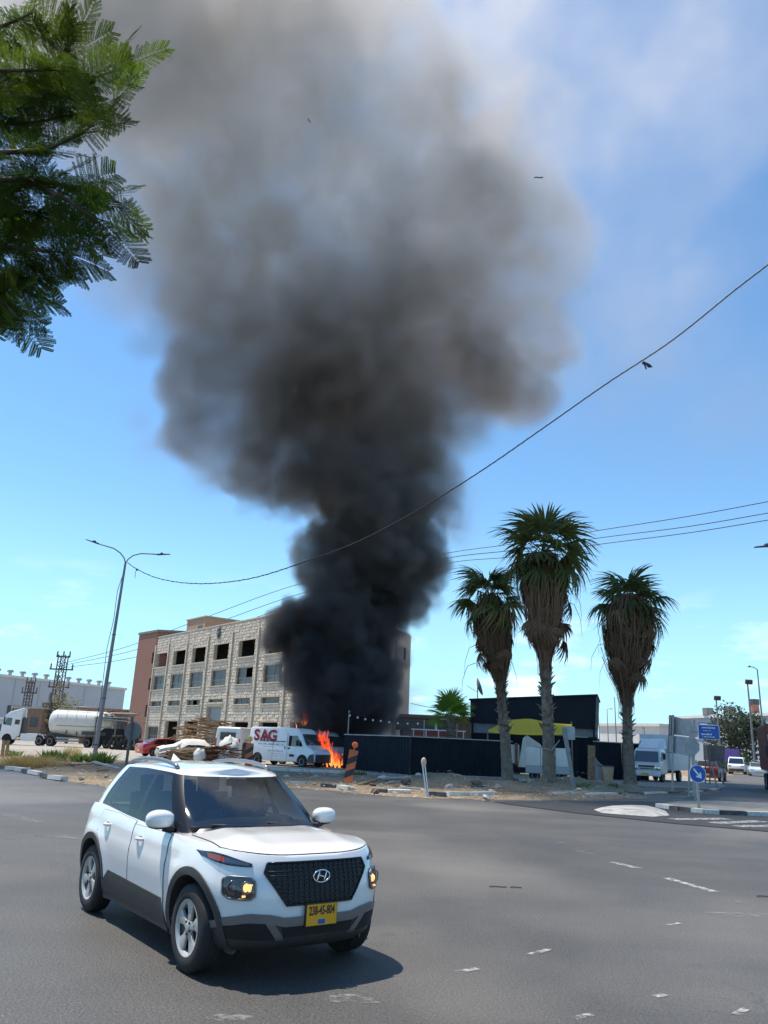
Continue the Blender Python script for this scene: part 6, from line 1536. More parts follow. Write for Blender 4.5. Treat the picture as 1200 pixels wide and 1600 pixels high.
# grey leaning meter post
mp_o = thing('meter_post', 'leaning grey post with a meter box at its top beside the middle palm', 'post', G(898, 1236)); b0 = mp_o.location; tp_ = P(881, 1137, b0.y) - b0
mb = MB(); mb.tube([(0, 0, -.1), tp_ * .5, tp_], [.085, .10, .12], 8); mb.build('pole', mat('grey green post', (.24, .26, .25), .6, var=.15), mp_o)
mb = MB(); mb.box(tp_ + Vector((.30, .15, -.25)), (.5, .3, .62)); mb.build('meter_box', mat('grey meter box', (.40, .41, .42), .6), mp_o, bevel=.02)
mb = MB(); mb.tube([tp_ + Vector((-.2, .1, -.6)), tp_ + Vector((-.6, .1, -1.1)), tp_ + Vector((-1.1, .1, -1.0)), tp_ + Vector((-1.5, .1, -.95))], .03, 6); mb.build('cable_loop', M_metal, mp_o, smooth=180)
# brown bin, leaning planks and folded sheets by the gate
bn = thing('brown_bin', 'tapered tan waste bin standing left of the rightmost palm', 'bin', GX(949, 51.5)); mb = MB(); mb.hexa([(-.26, -.26, .05), (.26, -.26, .05), (.26, .26, .05), (-.26, .26, .05), (-.36, -.36, 1.0), (.36, -.36, 1.0), (.36, .36, 1.0), (-.36, .36, 1.0)]); mb.build('bucket', mat('tan bin', (.50, .34, .21), .7, var=.1), bn, bevel=.02)
mb = MB(); mb.box((0, 0, 1.03), (.78, .78, .05)); mb.build('rim', M_dkgrey, bn)
pk = thing('leaning_door', 'brown wooden door leaf leaning beside the black gate panel', 'door leaf', GX(925, 52.6)); mb = MB(); mb.box((0, 0, 1.12), (.48, .07, 2.3), Matrix.Rotation(.04, 3, 'Y')); mb.build('leaf', M_wood, pk); mb = MB(); mb.box((.16, -.05, 1.0), (.04, .05, .14)); mb.build('handle', M_metal, pk)
sh2 = thing('scrap_sheet', 'bent pale sheet metal leaning behind the tan bin', 'sheet metal', GX(936, 54)); mb = MB(); mb.sheet([[Vector((lerp(-.4, .8, i / 6), .1 * math.sin(i), .1)) for i in range(7)], [Vector((lerp(-.35, .6, i / 6), .25 + .1 * math.sin(i * 1.3), 1.0)) for i in range(7)], [Vector((lerp(-.3, .2, i / 6), .3, 1.9 - .9 * i / 6)) for i in range(7)]], .02, (0, -1, 0)); mb.build('sheet', M_metal, sh2)
# ------------------------------------------------------------------ lamp posts, poles, wires
M_lamp = mat('lamp post paint', (.26, .25, .25), .5, metal=.3, var=.12, scale=1.5, dirt=(.16, .13, .11), dscale=.8, damt=.5)
YL = 52.0
lb = GX(147, YL); lp = thing('double_street_lamp', 'tall double armed street lamp rising from the weeds at the left', 'street lamp', lb)
sp = P(196, 880, YL) - lb
mb = MB(); mb.tube([(0, 0, -.1), sp * .02, sp * .5, sp], [.155, .15, .115, .075], 12); mb.build('pole', M_lamp, lp, smooth=60)
mb = MB(); mb.box(sp * .075, (.33, .33, .05)); mb.tube([sp * .3 + Vector((0, 0, .02)), sp * .3 - Vector((0, 0, .02))], .17, 10); mb.tube([sp * .62 + Vector((0, 0, .02)), sp * .62 - Vector((0, 0, .02))], .14, 10); mb.build('clamp', M_dkgrey, lp)
def lamp_arm(t, pts, head_from, head_to, r=.042):
    mb = MB(); mb.tube(pts, r, 8); a = mb.build('arm', M_lamp, t, smooth=180)
    d = (head_to - head_from).normalized(); s = d.cross(Vector((0, 0, 1))).normalized(); u = s.cross(d); L_ = (head_to - head_from).length
    mb = MB(); f = lambda x, y, z: head_from + d * x * L_ + s * y + u * z
    mb.hexa([f(-.1, -.06, -.05), f(1, -.10, -.015), f(1, .10, -.015), f(-.1, .06, -.05), f(-.1, -.06, .06), f(1, -.08, .02), f(1, .08, .02), f(-.1, .06, .06)]); mb.hexa([f(.15, -.08, .03), f(.4, -.08, .03), f(.4, .08, .03), f(.15, .08, .03), f(.18, -.05, .14), f(.36, -.05, .12), f(.36, .05, .12), f(.18, .05, .14)])
    mb.build('lamp_head', M_dkgrey, t, fixn=True, bevel=.01)
q = lambda x, y, dY=0: P(x, y, YL + dY) - lb
lamp_arm(lp, [q(196, 880), q(194, 872), q(188, 864), q(178, 857), q(165, 853), q(153, 849.5)], q(152, 849), q(134, 843))
lamp_arm(lp, [q(196, 880), q(200, 874), q(208, 868), q(220, 865), q(235, 865.5), q(248, 866.5)], q(248, 866.5), q(266, 866))
mb = MB(); mb.tube([sp * .96, sp * .85 + Vector((-.22, -.05, 0)), sp * .70 + Vector((-.16, -.05, 0)), sp * .55 + Vector((-.30, -.05, 0)), sp * .35 + Vector((-.2, -.05, 0)), sp * .3 + Vector((-.17, -.05, 0)), sp * .1 + Vector((-.25, -.05, 0)), sp * .07], .022, 5); mb.build('loose_cable', M_black, lp, smooth=180)
def wire(name, label, cat, pix, Y0, Y1, r, n=60, m=M_black):
    """a cable hung over a straight line in plan: its 1/distance runs evenly along the columns of the photograph"""
    xs = [a for a, b in pix]; ys = [b for a, b in pix]; pts = []
    for k in range(n + 1):
        x = lerp(xs[0], xs[-1], k / n)
        # smooth interpolation (Catmull-Rom)
        i = max(j for j in range(len(xs) - 1) if xs[j] <= x + 1e-6); f = (x - xs[i]) / (xs[i + 1] - xs[i]); p1, p2 = ys[i], ys[i + 1]; h = xs[i + 1] - xs[i]
        m1 = (ys[i + 1] - ys[i - 1]) / (xs[i + 1] - xs[i - 1]) if i > 0 else (p2 - p1) / h
        m2 = (ys[i + 2] - ys[i]) / (xs[i + 2] - xs[i]) if i + 2 < len(xs) else (p2 - p1) / h
        y = (2 * f ** 3 - 3 * f * f + 1) * p1 + (f ** 3 - 2 * f * f + f) * h * m1 + (-2 * f ** 3 + 3 * f * f) * p2 + (f ** 3 - f * f) * h * m2
        Y = 1 / lerp(1 / Y0, 1 / Y1, (x - xs[0]) / (xs[-1] - xs[0])); pts.append(P(x, y, Y))
    t = thing(name, label, cat, pts[0]); mb = MB(); rr_ = r if isinstance(r, (int, float)) else [lerp(r[0], r[1], k / n) for k in range(n + 1)]
    mb.tube([p - pts[0] for p in pts], rr_, 6); mb.build('wire', m, t, smooth=180); return t, pts
cab, cpts = wire('overhead_cable', 'thick black overhead cable climbing from the double lamp to the upper right', 'cable', [(199, 879), (215, 890), (245, 903), (290, 911), (340, 911), (400, 902), (470, 880), (560, 846), (650, 799), (750, 737), (850, 668), (950, 598), (1050, 532), (1150, 452), (1215, 402), (1300, 335)], YL, 20.0, .024, 120)
# twisted second strand round the cable
base = cpts[0]; mb = MB(); tw = []
for k in range(len(cpts) * 3):
    u = k / 3; i = min(len(cpts) - 2, int(u)); p = cpts[i].lerp(cpts[i + 1], u - i); a = k * 1.3; tw.append(p - base + Vector((0, math.cos(a) * .028, math.sin(a) * .028)))
mb.tube(tw, .014, 4); mb.build('second_strand', M_black, cab, smooth=180)
i = min(range(len(cpts)), key=lambda j: abs(cpts[j].x / cpts[j].y - ((1006 - 600) / 1200) * 1.02)); kp = cpts[i]
Yk = 1 / lerp(1 / YL, 1 / 20.0, (1006 - 199) / (1300 - 199)); kp = P(1005, 567, Yk)
kn = thing('cable_rag', 'dark rag knotted on the overhead cable at the upper right', 'rag', kp); mb = MB()
for dx, dz, l in ((.28, -.06, .2), (.34, -.14, .1), (.12, -.2, .2)): mb.add([(0, 0, 0), (dx * .5, .03, dz * .3 + .06), (dx, 0, dz), (dx * .5, -.03, dz * 1.3 - .02)], [(0, 1, 2, 3)])
mb.ball((0.02, 0, 0), (.07, .06, .06), 8, 6, .2); mb.build('cloth', M_black, kn)
kp = P(214, 890, YL * .985); kn = thing('cable_tag', 'short wire end hanging from the cable beside the double lamp', 'wire end', kp); mb = MB(); mb.tube([(0, 0, 0.02), (-.08, 0, -.15), (-.06, 0, -.6)], .018, 5); mb.ball((0, 0, 0), .07, 8, 6, .3); mb.build('wire', M_black, kn)
for i, (pts, lab) in enumerate([([(92, 1038), (200, 1010), (320, 965), (470, 912), (700, 864), (800, 850), (940, 828), (1080, 806), (1210, 782)], 'topmost of the three thin power lines'), ([(97, 1040), (210, 1016), (330, 976), (475, 926), (700, 872), (800, 860), (940, 840), (1080, 822), (1210, 800)], 'middle one of the three thin power lines'), ([(88, 1045), (215, 1026), (340, 986), (480, 938), (700, 880), (800, 870), (940, 850), (1080, 832), (1210, 811)], 'lowest of the three thin power lines')]):
    wire('power_line', lab + ', running behind the smoke', 'power line', pts, 125, 62, .035, 70)
wire('service_wire', 'thin wire from the round tower to the hall', 'wire', [(641, 1099), (680, 1106), (745, 1104)], 84, 68, .03, 16)
# lattice pylon and a smaller pole at the far left
def pylon(label, px, py, px_t, py_t, Y, w, arms, extra=True):
    b = GX(px, Y); t = thing('power_pylon', label, 'pylon', b); H = P(px_t, py_t, Y).z
    M = mat('rusty galvanised lattice', (.13, .10, .09), .7, metal=.2, var=.2)
    for sx in (-1, 1):
        for sy in (-1, 1): mb = MB(); mb.box((0, 0, 0), (.14, .14, H)); o = mb.build('leg', M, t); o.location = (sx * w * .5, sy * w * .5, H / 2)
    n = 9
    for k in range(n):
        for sy in (-1, 1):
            mb = MB(); mb.tube([(-w / 2, sy * w / 2, H * k / n), (w / 2, sy * w / 2, H * (k + 1) / n)], .05, 4); mb.tube([(w / 2, sy * w / 2, H * k / n), (-w / 2, sy * w / 2, H * (k + 1) / n)], .05, 4); mb.build('cross_brace', M, t)
    for z, l in arms:
        mb = MB(); mb.box((0, 0, H * z), (l, .25, .2)); a = mb.build('crossarm', M, t)
        for x in (-.46, 0, .46):
            mb = MB(); mb.lathe([(.09, 0), (.16, .1), (.09, .2), (.16, .32), (.09, .42), (.14, .55), (.05, .8)], 8, Matrix.Translation((x * l, 0, H * z + .1))); mb.build('insulator', M_post, a, smooth=60)
    if extra:
        mb = MB(); mb.box((.3, -.5, H * .26), (1.6, 1.0, 2.6)); mb.build('transformer', mat('transformer grey', (.09, .10, .11), .6), t, bevel=.06)
        mb = MB(); mb.box((0, 0, H * .42), (2.6, 1.6, .15)); mb.build('platform', M, t)
        for x in (-1.0, 1.1): mb = MB(); mb.lathe([(.12, 0), (.25, .2), (.25, 1.2), (.08, 1.6)], 10, Matrix.Translation((x, 0, H * .43))); mb.build('switch', M_post, t)
    return t
pylon('tall lattice pylon carrying a transformer behind the tank trailer', 78, 1150, 86, 1023, 121, 1.1, [(.98, 2.1), (.83, 3.6), (.62, 3.2)])
pylon('smaller lattice pole at the far left before the warehouse', 33, 1150, 39, 1064, 123, .9, [(.97, 1.4), (.80, 2.4)], False)
def street_lamp(label, px, Y, ytop, hx, hy, grp='single street lamps', r=.10):
    b = GX(px, Y); t = thing('street_lamp', label, 'street lamp', b, 0, grp)
    ub = GX(px, Y); H = P(px, ytop, Y).z; top = Vector((0, 0, H)); h = P(hx, hy, Y) - b
    mb = MB(); mb.tube([(0, 0, 0), top * .5, top], [r, r * .75, r * .5], 10); mb.build('pole', M_lamp, t, smooth=60)
    d = Vector((h.x, 0, h.z - H)); hh = Vector((h.x, 0, h.z))
    lamp_arm(t, [top, top.lerp(hh, .3) + Vector((0, 0, .12)), top.lerp(hh, .75) + Vector((0, 0, .1))], top.lerp(hh, .72) + Vector((0, 0, .08)), hh, r * .4)
    return t
street_lamp('grey street lamp at the right edge above the container lorry', 1200, 70, 1047, 1168, 1042)
street_lamp('thin street lamp behind the end of the black fence', 952, 120, 1109, 957, 1108.5, r=.09)
street_lamp('street lamp beside the rightmost palm trunk', 965, 95, 1092, 960, 1090.5, r=.09)
street_lamp('far street lamp close to the hall corner', 938, 130, 1112, 932, 1111, r=.09)
street_lamp('short far lamp left of the box truck', 1010, 105, 1137, 1004, 1139, r=.09)
# a lamp whose head reaches in at the right edge
b = GX(1262, 34); t = thing('street_lamp', 'street lamp head reaching in at the right edge below the power lines', 'street lamp', b, 0, 'single street lamps'); H = P(1262, 852, 34).z; mb = MB(); mb.tube([(0, 0, 0), (0, 0, H * .5), (0, 0, H)], [.12, .09, .06], 10); mb.build('pole', M_lamp, t, smooth=60)
a_, b_ = P(1205, 853, 34) - b, P(1179, 855, 34) - b; lamp_arm(t, [Vector((0, 0, H)), (Vector((0, 0, H)) + a_) / 2 + Vector((0, 0, .05)), a_], a_, b_, .04)
for px, yb_, yt, Y, lab in ((1128, 1150, 1091, 112, 'floodlight mast before the blue grey warehouse'), (1181, 1130, 1066, 105, 'floodlight mast over the dusty round tree')):
    b = GX(px, Y); t = thing('floodlight_mast', lab, 'floodlight mast', b, 0, 'floodlight masts'); H = P(px - 5, yt, Y).z; mb = MB(); mb.tube([(0, 0, 0), (0, 0, H)], [.16, .10], 8); mb.build('pole', M_lamp, t); mb = MB(); mb.box((.1, -.2, H), (.9, .35, .6), Matrix.Rotation(.3, 3, 'X')); mb.build('floodlight', M_dkgrey, t, bevel=.04)
b = GX(1188, 150); t = thing('chimney_mast', 'reddish lattice chimney beyond the warehouse at the right edge', 'chimney', b); H = P(1185, 1093, 150).z
mb = MB(); mb.tube([(0, 0, 0), (0, 0, H)], [1.0, .8], 12); mb.build('shaft', mat('red brown chimney', (.30, .13, .09), .8, var=.2), t); mb = MB(); mb.tube([(0, 0, H - 1.0), (0, 0, H)], .95, 12); mb.tube([(0, 0, H - 2.8), (0, 0, H - 2.5)], 1.3, 12); mb.build('platform', M_dkgrey, t)
# ------------------------------------------------------------------ signs and markers
def disc_matrix(): return axes((0, 0, 0), (1, 0, 0), (0, 0, 1), (0, -1, 0))
sg = thing('round_sign', 'thick dark post carrying a round sign turned away, behind the car roof', 'traffic sign', GX(197, 43)); b0 = sg.location; zt = P(199, 1120, 43).z
mb = MB(); mb.tube([(0, 0, 0), (0, 0, zt)], .075, 10); mb.build('pole', mat('brown grey post', (.16, .14, .12), .7, var=.15), sg); zc = P(200, 1142, 43).z
mb = MB(); mb.lathe([(.46, 0), (.46, .02), (0, .02)], 32, axes((.1, .09, zc), (1, 0, 0), (0, 0, 1), (0, -1, 0))); mb.build('sign_back', mat('dark sign back', (.20, .19, .18), .6, metal=.2), sg)
mk = thing('marker_post', 'pair of brown wooden planks standing at the left edge of the verge', 'marker post', G(6, 1187)); b0 = mk.location; h = (P(10, 1157, b0.y) - b0)
for dx in (-.13, .12): mb = MB(); mb.hexa([(dx - .09, -.03, 0), (dx + .09, -.03, 0), (dx + .09, .03, 0), (dx - .09, .03, 0), (dx - .09 + h.x, -.03, h.z), (dx + .09 + h.x, -.03, h.z), (dx + .09 + h.x, .03, h.z), (dx - .09 + h.x, .03, h.z)]); mb.build('plank', M_wood, mk, fixn=True)
M_bstripe = mat('black stripe', (.025, .025, .028), .5)
M_ostripe = mat('orange stripe', (.55, .13, .04), .5, var=.15, dirt=(.3, .09, .05), damt=.5)
def striped(label, bx_, by_, tx, ty, Ltop, W_, lampm, pole_from=.0):
    b = G(bx_, by_); t = thing('striped_board', label, 'barrier board', b, 0, 'striped barrier boards'); tp = P(tx, ty, b.y) - b; ax_ = tp.normalized(); s = Vector((1, 0, -ax_.x)).normalized()
    mb = MB(); mb.tube([(0, 0, -.05), tp], .03, 8); mb.build('pole', M_post, t)
    n = 5; H = tp.length * Ltop; z0 = tp.length - H - .1
    for k in range(n):
        a0 = z0 + H * k / n; a1 = z0 + H * (k + 1) / n; sl = W_ * .6
        lo_, hi_ = z0, z0 + H
        f = lambda x, a: s * x + ax_ * max(lo_, min(hi_, a)) + Vector((0, -.04, 0))
        v = [f(-W_ / 2, a0 - sl / 2 * (k > 0)), f(W_ / 2, a0 + sl / 2 * (k > 0)), f(W_ / 2, a1 + sl / 2 * (k < n - 1)), f(-W_ / 2, a1 - sl / 2 * (k < n - 1))]
        mb = MB(); mb.add(v + [p + Vector((0, .025, 0)) for p in v], [(0, 1, 2, 3), (7, 6, 5, 4), (0, 4, 5, 1), (1, 5, 6, 2), (2, 6, 7, 3), (3, 7, 4, 0)]); mb.build('stripe', M_ostripe if k % 2 == 0 else M_bstripe, t, fixn=True)
    mb = MB(); mb.lathe([(0, -.05), (.10, -.05), (.12, 0), (.10, .05), (0, .06)], 16, axes(tp + ax_ * .1 + Vector((0, -.03, 0)), (1, 0, 0), (0, 0, 1), (0, -1, 0))); mb.build('lamp', lampm, t, smooth=50)
    mb = MB(); mb.box((0, 0, .02), (.6, .4, .08)); mb.build('foot', M_dkgrey, t, bevel=.02)
striped('leaning orange and black striped board in front of the black fence', 541, 1234, 554, 1168, .78, .36, M_orange)
striped('orange and black striped board with a yellow lamp in front of the lettered van', 387, 1216, 391, 1158, .62, .36, M_yellow)
wp = thing('white_post', 'thin white double post with a pale orange cap on the sandy verge', 'marker post', G(668, 1245)); b0 = wp.location; tp = P(662, 1196, b0.y) - b0
for dx in (-.045, .05): mb = MB(); mb.tube([Vector((dx * .6, 0, 0)), tp + Vector((dx, 0, 0))], .026, 6); mb.build('rod', M_signwhite, wp)
mb = MB(); mb.tube([(0, .06, -.1), tp * .98 + Vector((0, .06, 0))], .035, 6); mb.build('core', M_dkgrey, wp)
mb = MB(); mb.ball(tp + Vector((0, 0, .12)), (.10, .06, .17), 12, 8); mb.build('cap', mat('pale orange cap', (.75, .50, .34), .5), wp, smooth=180)
# sign boards at the right, seen from behind
def board(t, x0, y00, x1, y01, x1b, y11, x0b, y10, Y0, Y1, m, nm='board', th=.06):
    b = t.location; v = [P(x0, y00, Y0) - b, P(x1, y01, Y1) - b, P(x1b, y11, Y1) - b, P(x0b, y10, Y0) - b]; n = Vector((0, .06, 0)); mb = MB()
    mb.add(v + [p + n for p in v], [(0, 1, 2, 3), (7, 6, 5, 4), (0, 4, 5, 1), (1, 5, 6, 2), (2, 6, 7, 3), (3, 7, 4, 0)]); return mb.build(nm, m, t, fixn=True)
sb = thing('sign_boards', 'two stacked grey sign boards seen from behind on tall posts', 'road sign', GX(1050, 41))
board(sb, 1047, 1118, 1093, 1129, 1090, 1152, 1047, 1147, 41, 39.5, M_signback); board(sb, 1046, 1149, 1089, 1154, 1086, 1183, 1045, 1175, 40.9, 39.5, M_signback)
board(sb, 1046, 1117, 1051, 1118, 1050, 1177, 1044, 1176, 41.3, 40.7, mat('dark sign edge', (.12, .12, .12), .6), 'edge')
for px, Y, yt in ((1052, 40.6, 1117), (1085, 39.4, 1125), (1078, 39.6, 1150)):
    g0 = GX(px - 2, Y) - sb.location; z = P(px, yt, Y).z; mb = MB(); mb.cyl(g0, (P(px, yt, Y) - sb.location), .055, n=8); mb.build('pole', M_metal, sb)
rsb = thing('round_sign', 'round grey sign back on a thin post in front of the stacked boards', 'traffic sign', GX(1086, 36)); b0 = rsb.location; zc = P(1088, 1167, 36).z; mb = MB(); mb.cyl((0, 0.03, 0), (0, .03, P(1088, 1128, 36).z), .045, n=8); mb.build('pole', M_metal, rsb)
mb = MB(); mb.lathe([(.36, 0), (.36, .02), (0, .02)], 8, axes((0, -.05, zc), (math.cos(.39), 0, math.sin(.39)), (-math.sin(.39), 0, math.cos(.39)), (0, -1, 0))); mb.build('sign_back', mat('sign back grey', (.33, .36, .37), .6, metal=.2), rsb)
bs = thing('blue_direction_sign', 'blue direction sign with two rows of white lettering beside the sign boards', 'direction sign', GX(1092, 37)); b0 = bs.location
c_ = P(1107, 1144, 37) - b0; w_, h_ = 29 * 37 / FPX * 1.04, 19 * 37 / FPX * 1.04
mb = MB(); mb.box(c_, (w_ + .05, .05, h_ + .05)); fr = mb.build('frame', M_signwhite, bs, bevel=.01); mb = MB(); mb.box(c_ + Vector((0, -.03, 0)), (w_, .03, h_)); pn = mb.build('panel', M_blue, bs)
mb = MB(); rg = random.Random(9)
for z, x0, x1, hh in ((.19, -.30, .30, .09), (.06, -.24, .10, .05), (-.10, -.34, .12, .09), (-.21, -.30, .28, .05)):
    x = x0
    while x < x1:
        w = rg.uniform(.02, .045); mb.box(c_ + Vector((x, -.05, z * h_ / .6)), (w, .008, hh * rg.uniform(.6, 1))); x += w + (.018 if rg.random() < .8 else .06)
tag(mb.build('lettering', M_signwhite, pn), kind='stuff')
mb = MB(); mb.tube([c_ + Vector((-w_ / 2 + .1, .05, h_ / 2)), c_ + Vector((-w_ / 2 + .1, .05, h_ / 2 + .1)), c_ + Vector((w_ / 2 - .1, .05, h_ / 2 + .1)), c_ + Vector((w_ / 2 - .1, .05, h_ / 2))], .02, 5); mb.build('top_bracket', M_dkgrey, bs)
mb = MB(); mb.cyl((-.1, .06, 0), (-.1, .06, c_.z + h_ / 2), .05, n=8); mb.cyl((-.1, .06, c_.z), (c_.x, .06, c_.z), .03, n=6); mb.build('pole', M_metal, bs)
ar = thing('blue_arrow_sign', 'round blue keep right sign with a white arrow on the traffic island', 'traffic sign', G(1093, 1263, .13)); b0 = ar.location; Y = b0.y; cz = P(1089, 1209, Y) - b0
mb = MB(); mb.cyl((0, .04, 0), (cz.x, .04, cz.z + .45), .05, n=10); mb.build('pole', M_metal, ar)
Md = axes(cz + Vector((0, -.03, 0)), (1, 0, 0), (0, 0, 1), (0, -1, 0)); rr_ = 12.2 * Y / FPX * 1.03
mb = MB(); mb.lathe([(rr_, 0), (rr_, .03), (rr_ * .95, .035), (0, .035)], 40, Md); dsk = mb.build('disc', M_blue, ar)
mb = MB(); mb.lathe([(rr_ * .94, .036), (rr_, .036), (rr_, .030)], 40, Md, False); mb.build('rim', M_signwhite, ar)
mb = MB(); k = rr_; a45 = R_(-50); rot = lambda x, y: (x * math.cos(a45) - y * math.sin(a45), x * math.sin(a45) + y * math.cos(a45))
mb.prism([rot(x * k, y * k) for x, y in [(-.72, -.09), (.20, -.09), (.0, -.33), (.2, -.36), (.66, 0), (.2, .36), (.0, .33), (.20, .09), (-.72, .09)]], .042, Md, .036); mb.build('arrow', M_signwhite, ar)
bb2 = thing('brown_board', 'grey brown board turned away beyond the blue direction sign', 'sign board', GX(1119, 58)); board(bb2, 1105, 1164, 1133, 1166, 1132, 1191, 1107, 1189, 58, 57, mat('grey brown board', (.19, .16, .14), .7, var=.12))
for px in (1109, 1130): g0 = GX(px, 57.6) - bb2.location; mb = MB(); mb.cyl(g0, P(px, 1166, 57.6) - bb2.location, .05, n=8); mb.build('pole', M_post, bb2)
ob = thing('orange_board', 'narrow tan orange board edge beside the grey brown board', 'sign board', GX(1103, 58.5)); board(ob, 1099, 1163, 1106, 1164, 1106, 1189, 1100, 1187, 58.5, 58.3, mat('tan board', (.48, .30, .20), .7)); mb = MB(); mb.cyl((0, .1, 0), P(1103, 1170, 58.5) - ob.location + Vector((0, .1, 0)), .04, n=6); mb.build('pole', M_post, ob)
lp2 = thing('leaning_post', 'thin grey post leaning left at the mouth of the side road', 'post', G(1121, 1234)); mb = MB(); mb.tube([(0, 0, 0), P(1111, 1190, lp2.location.y) - lp2.location], .05, 8); mb.build('pole', M_metal, lp2); mb = MB(); mb.box((0, 0, .03), (.3, .3, .06)); mb.build('foot', M_dkgrey, lp2)
gb = thing('green_bin', 'dark green wheeled container beside the parked minivan', 'waste container', GX(1135, 100)); mb = MB(); mb.hexa([(-.75, -.45, .15), (.75, -.45, .15), (.75, .45, .15), (-.75, .45, .15), (-.95, -.6, 1.25), (.95, -.6, 1.25), (.95, .6, 1.25), (-.95, .6, 1.25)]); mb.build('bucket', mat('bin green', (.03, .13, .05), .5, var=.1), gb, bevel=.04)
mb = MB(); mb.box((0, 0, 1.32), (2.0, 1.3, .14)); mb.build('lid', mat('lid green', (.025, .10, .04), .5), gb, bevel=.04)
for x in (-.6, .6): mb = MB(); mb.cyl((x, -.35, .1), (x, -.25, .1), .1, n=10); mb.build('wheel', M_rub, gb)
pp = thing('purple_hoarding', 'purple hoarding panel behind the green container', 'hoarding', GX(1139, 104))
for k in range(4): mb = MB(); mb.box((-1.2 + .8 * k, 0, 1.7), (.76, .06, 2.6)); mb.build('panel', mat('purple panel', (.22, .12, .42), .6, var=.1), pp)
# ------------------------------------------------------------------ tyres, timber, sacks at the left of the vans
def tyre_thing(label, px, Y, r, z, rot, i):
    t = link('old_tyre', TY); t.location = GX(px, Y) + Vector((0, 0, z)); t.rotation_euler = rot; t.scale = (r, r, r); return tag(t, label, 'tyre', 'old lorry tyres in the yard')
mbt = MB(); mbt.lathe([(.52, -.25), (.85, -.28), (.97, -.22), (1.0, -.1), (1.0, .1), (.97, .22), (.85, .28), (.52, .25), (.50, .1), (.50, -.1), (.52, -.25)], 28, axes((0, 0, 0), (1, 0, 0), (0, 0, 1), (0, -1, 0)), False); TY = mbt.mesh('old_tyre', M_rub, 40)
tl = ['standing tyre at the left end of the tyre row', 'standing tyre second from the left in the tyre row', 'tyre leaning third in the row behind the round sign', 'tyre just left of the round sign post', 'big upright tyre just right of the round sign post', 'tyre leaning on the big upright one', 'upright tyre nearest the red car', 'flat tyre lying before the tyre row', 'tyre on top of the row, left', 'tyre on top of the row, right']
for i, (px, r_, z, rt_) in enumerate([(176, .55, .55, (0, 0, .2)), (183, .5, .5, (0, 0, -.3)), (189, .52, .5, (.3, 0, .4)), (194, .6, .6, (0, 0, .1)), (209, .72, .72, (0, 0, -.15)), (217, .6, .58, (.3, 0, -.6)), (233, .62, .62, (0, 0, .2)), (201, .5, .15, (1.57, 0, 0)), (186, .45, 1.25, (1.3, 0, .2)), (179, .45, 1.2, (1.2, .2, 0))]): tyre_thing(tl[i], px, 84, r_, z, rt_, i)
# timber heap: every plank a thing of its own would be countable; the pile is one heap with its planks as parts
def heap(name, label, px, Y, L_, W_, H, n, seed, ang, sp=.25, m=M_wood):
    r = random.Random(seed); t = thing(name, label, 'timber stack', GX(px, Y), ang)
    ms = [MB().box((0, 0, 0), (l, w, h)).mesh('plank', m) for l, w, h in ((2.2, .16, .05), (1.8, .22, .06), (2.6, .12, .08), (1.2, .25, .04))]
    for k in range(n):
        u = k / n; z = .05 + H * u; o = link('plank', r.choice(ms), t); o.location = (r.uniform(-.5, .5) * L_ * (1 - u * .4), r.uniform(-.5, .5) * W_ * (1 - u * .3), z + r.uniform(-.03, .03)); o.rotation_euler = (r.uniform(-.15, .15), r.uniform(-.2, .2), r.gauss(0, sp))
    return t
heap('timber_stack', 'high heap of weathered planks behind the sheeted car', 325, 63.5, 2.4, 2.2, 3.1, 80, 3, .1, .3)
heap('timber_stack', 'low pile of planks in front of the white sack', 290, 57, 1.5, 1.2, .8, 30, 4, .15)
heap('timber_stack', 'splintered reddish planks between the white sacks', 338, 57, 1.4, 1.2, 1.1, 40, 5, -.2, .5, M_rust)
heap('timber_stack', 'long boards stacked level behind the red car', 288, 72, 3.6, 1.6, 2.6, 36, 6, -.4, .08)
M_sack = mat('white woven sack', (.66, .65, .60), .9, var=.08, scale=6, bump=.4, bscale=7, dirt=(.45, .42, .36), damt=.5)
def sack(label, px, Y, rx, rz_, seed):
    r = random.Random(seed); t = thing('rubble_sack', label, 'sack', GX(px, Y), r.uniform(0, 3), 'white rubble sacks'); mb = MB(); mb.ball((0, 0, rz_ * .9), (rx, rx * .9, rz_), 18, 12, .20, r); mb.v = [(x, y, max(0, z)) for x, y, z in mb.v]; mb.build('bag', M_sack, t, smooth=180)
    mb = MB(); mb.ball((rx * .4, -rx * .3, rz_ * 1.35), (rx * .45, rx * .4, rz_ * .5), 12, 8, .25, r); mb.build('fold', M_sack, t, smooth=180)
sack('white lumpy sack between the two low plank piles', 311, 56.5, .42, .48, 1); sack('tall white sack beside the plain white van', 357, 58, .75, .95, 2); sack('white sack slumped at the foot of the tall sack', 349, 57, .45, .5, 3)
t = thing('wheelie_bin', 'dark wheelie bin behind the rear of the lettered van', 'bin', GX(382, 61)); mb = MB(); mb.hexa([(-.4, -.35, .1), (.4, -.35, .1), (.4, .35, .1), (-.4, .35, .1), (-.5, -.45, 1.1), (.5, -.45, 1.1), (.5, .45, 1.1), (-.5, .45, 1.1)]); mb.build('bucket', M_dkgrey, t, bevel=.03); mb = MB(); mb.ball((0, 0, 1.1), (.5, .45, .35), 14, 8); mb.build('bag', M_black, t, smooth=180)
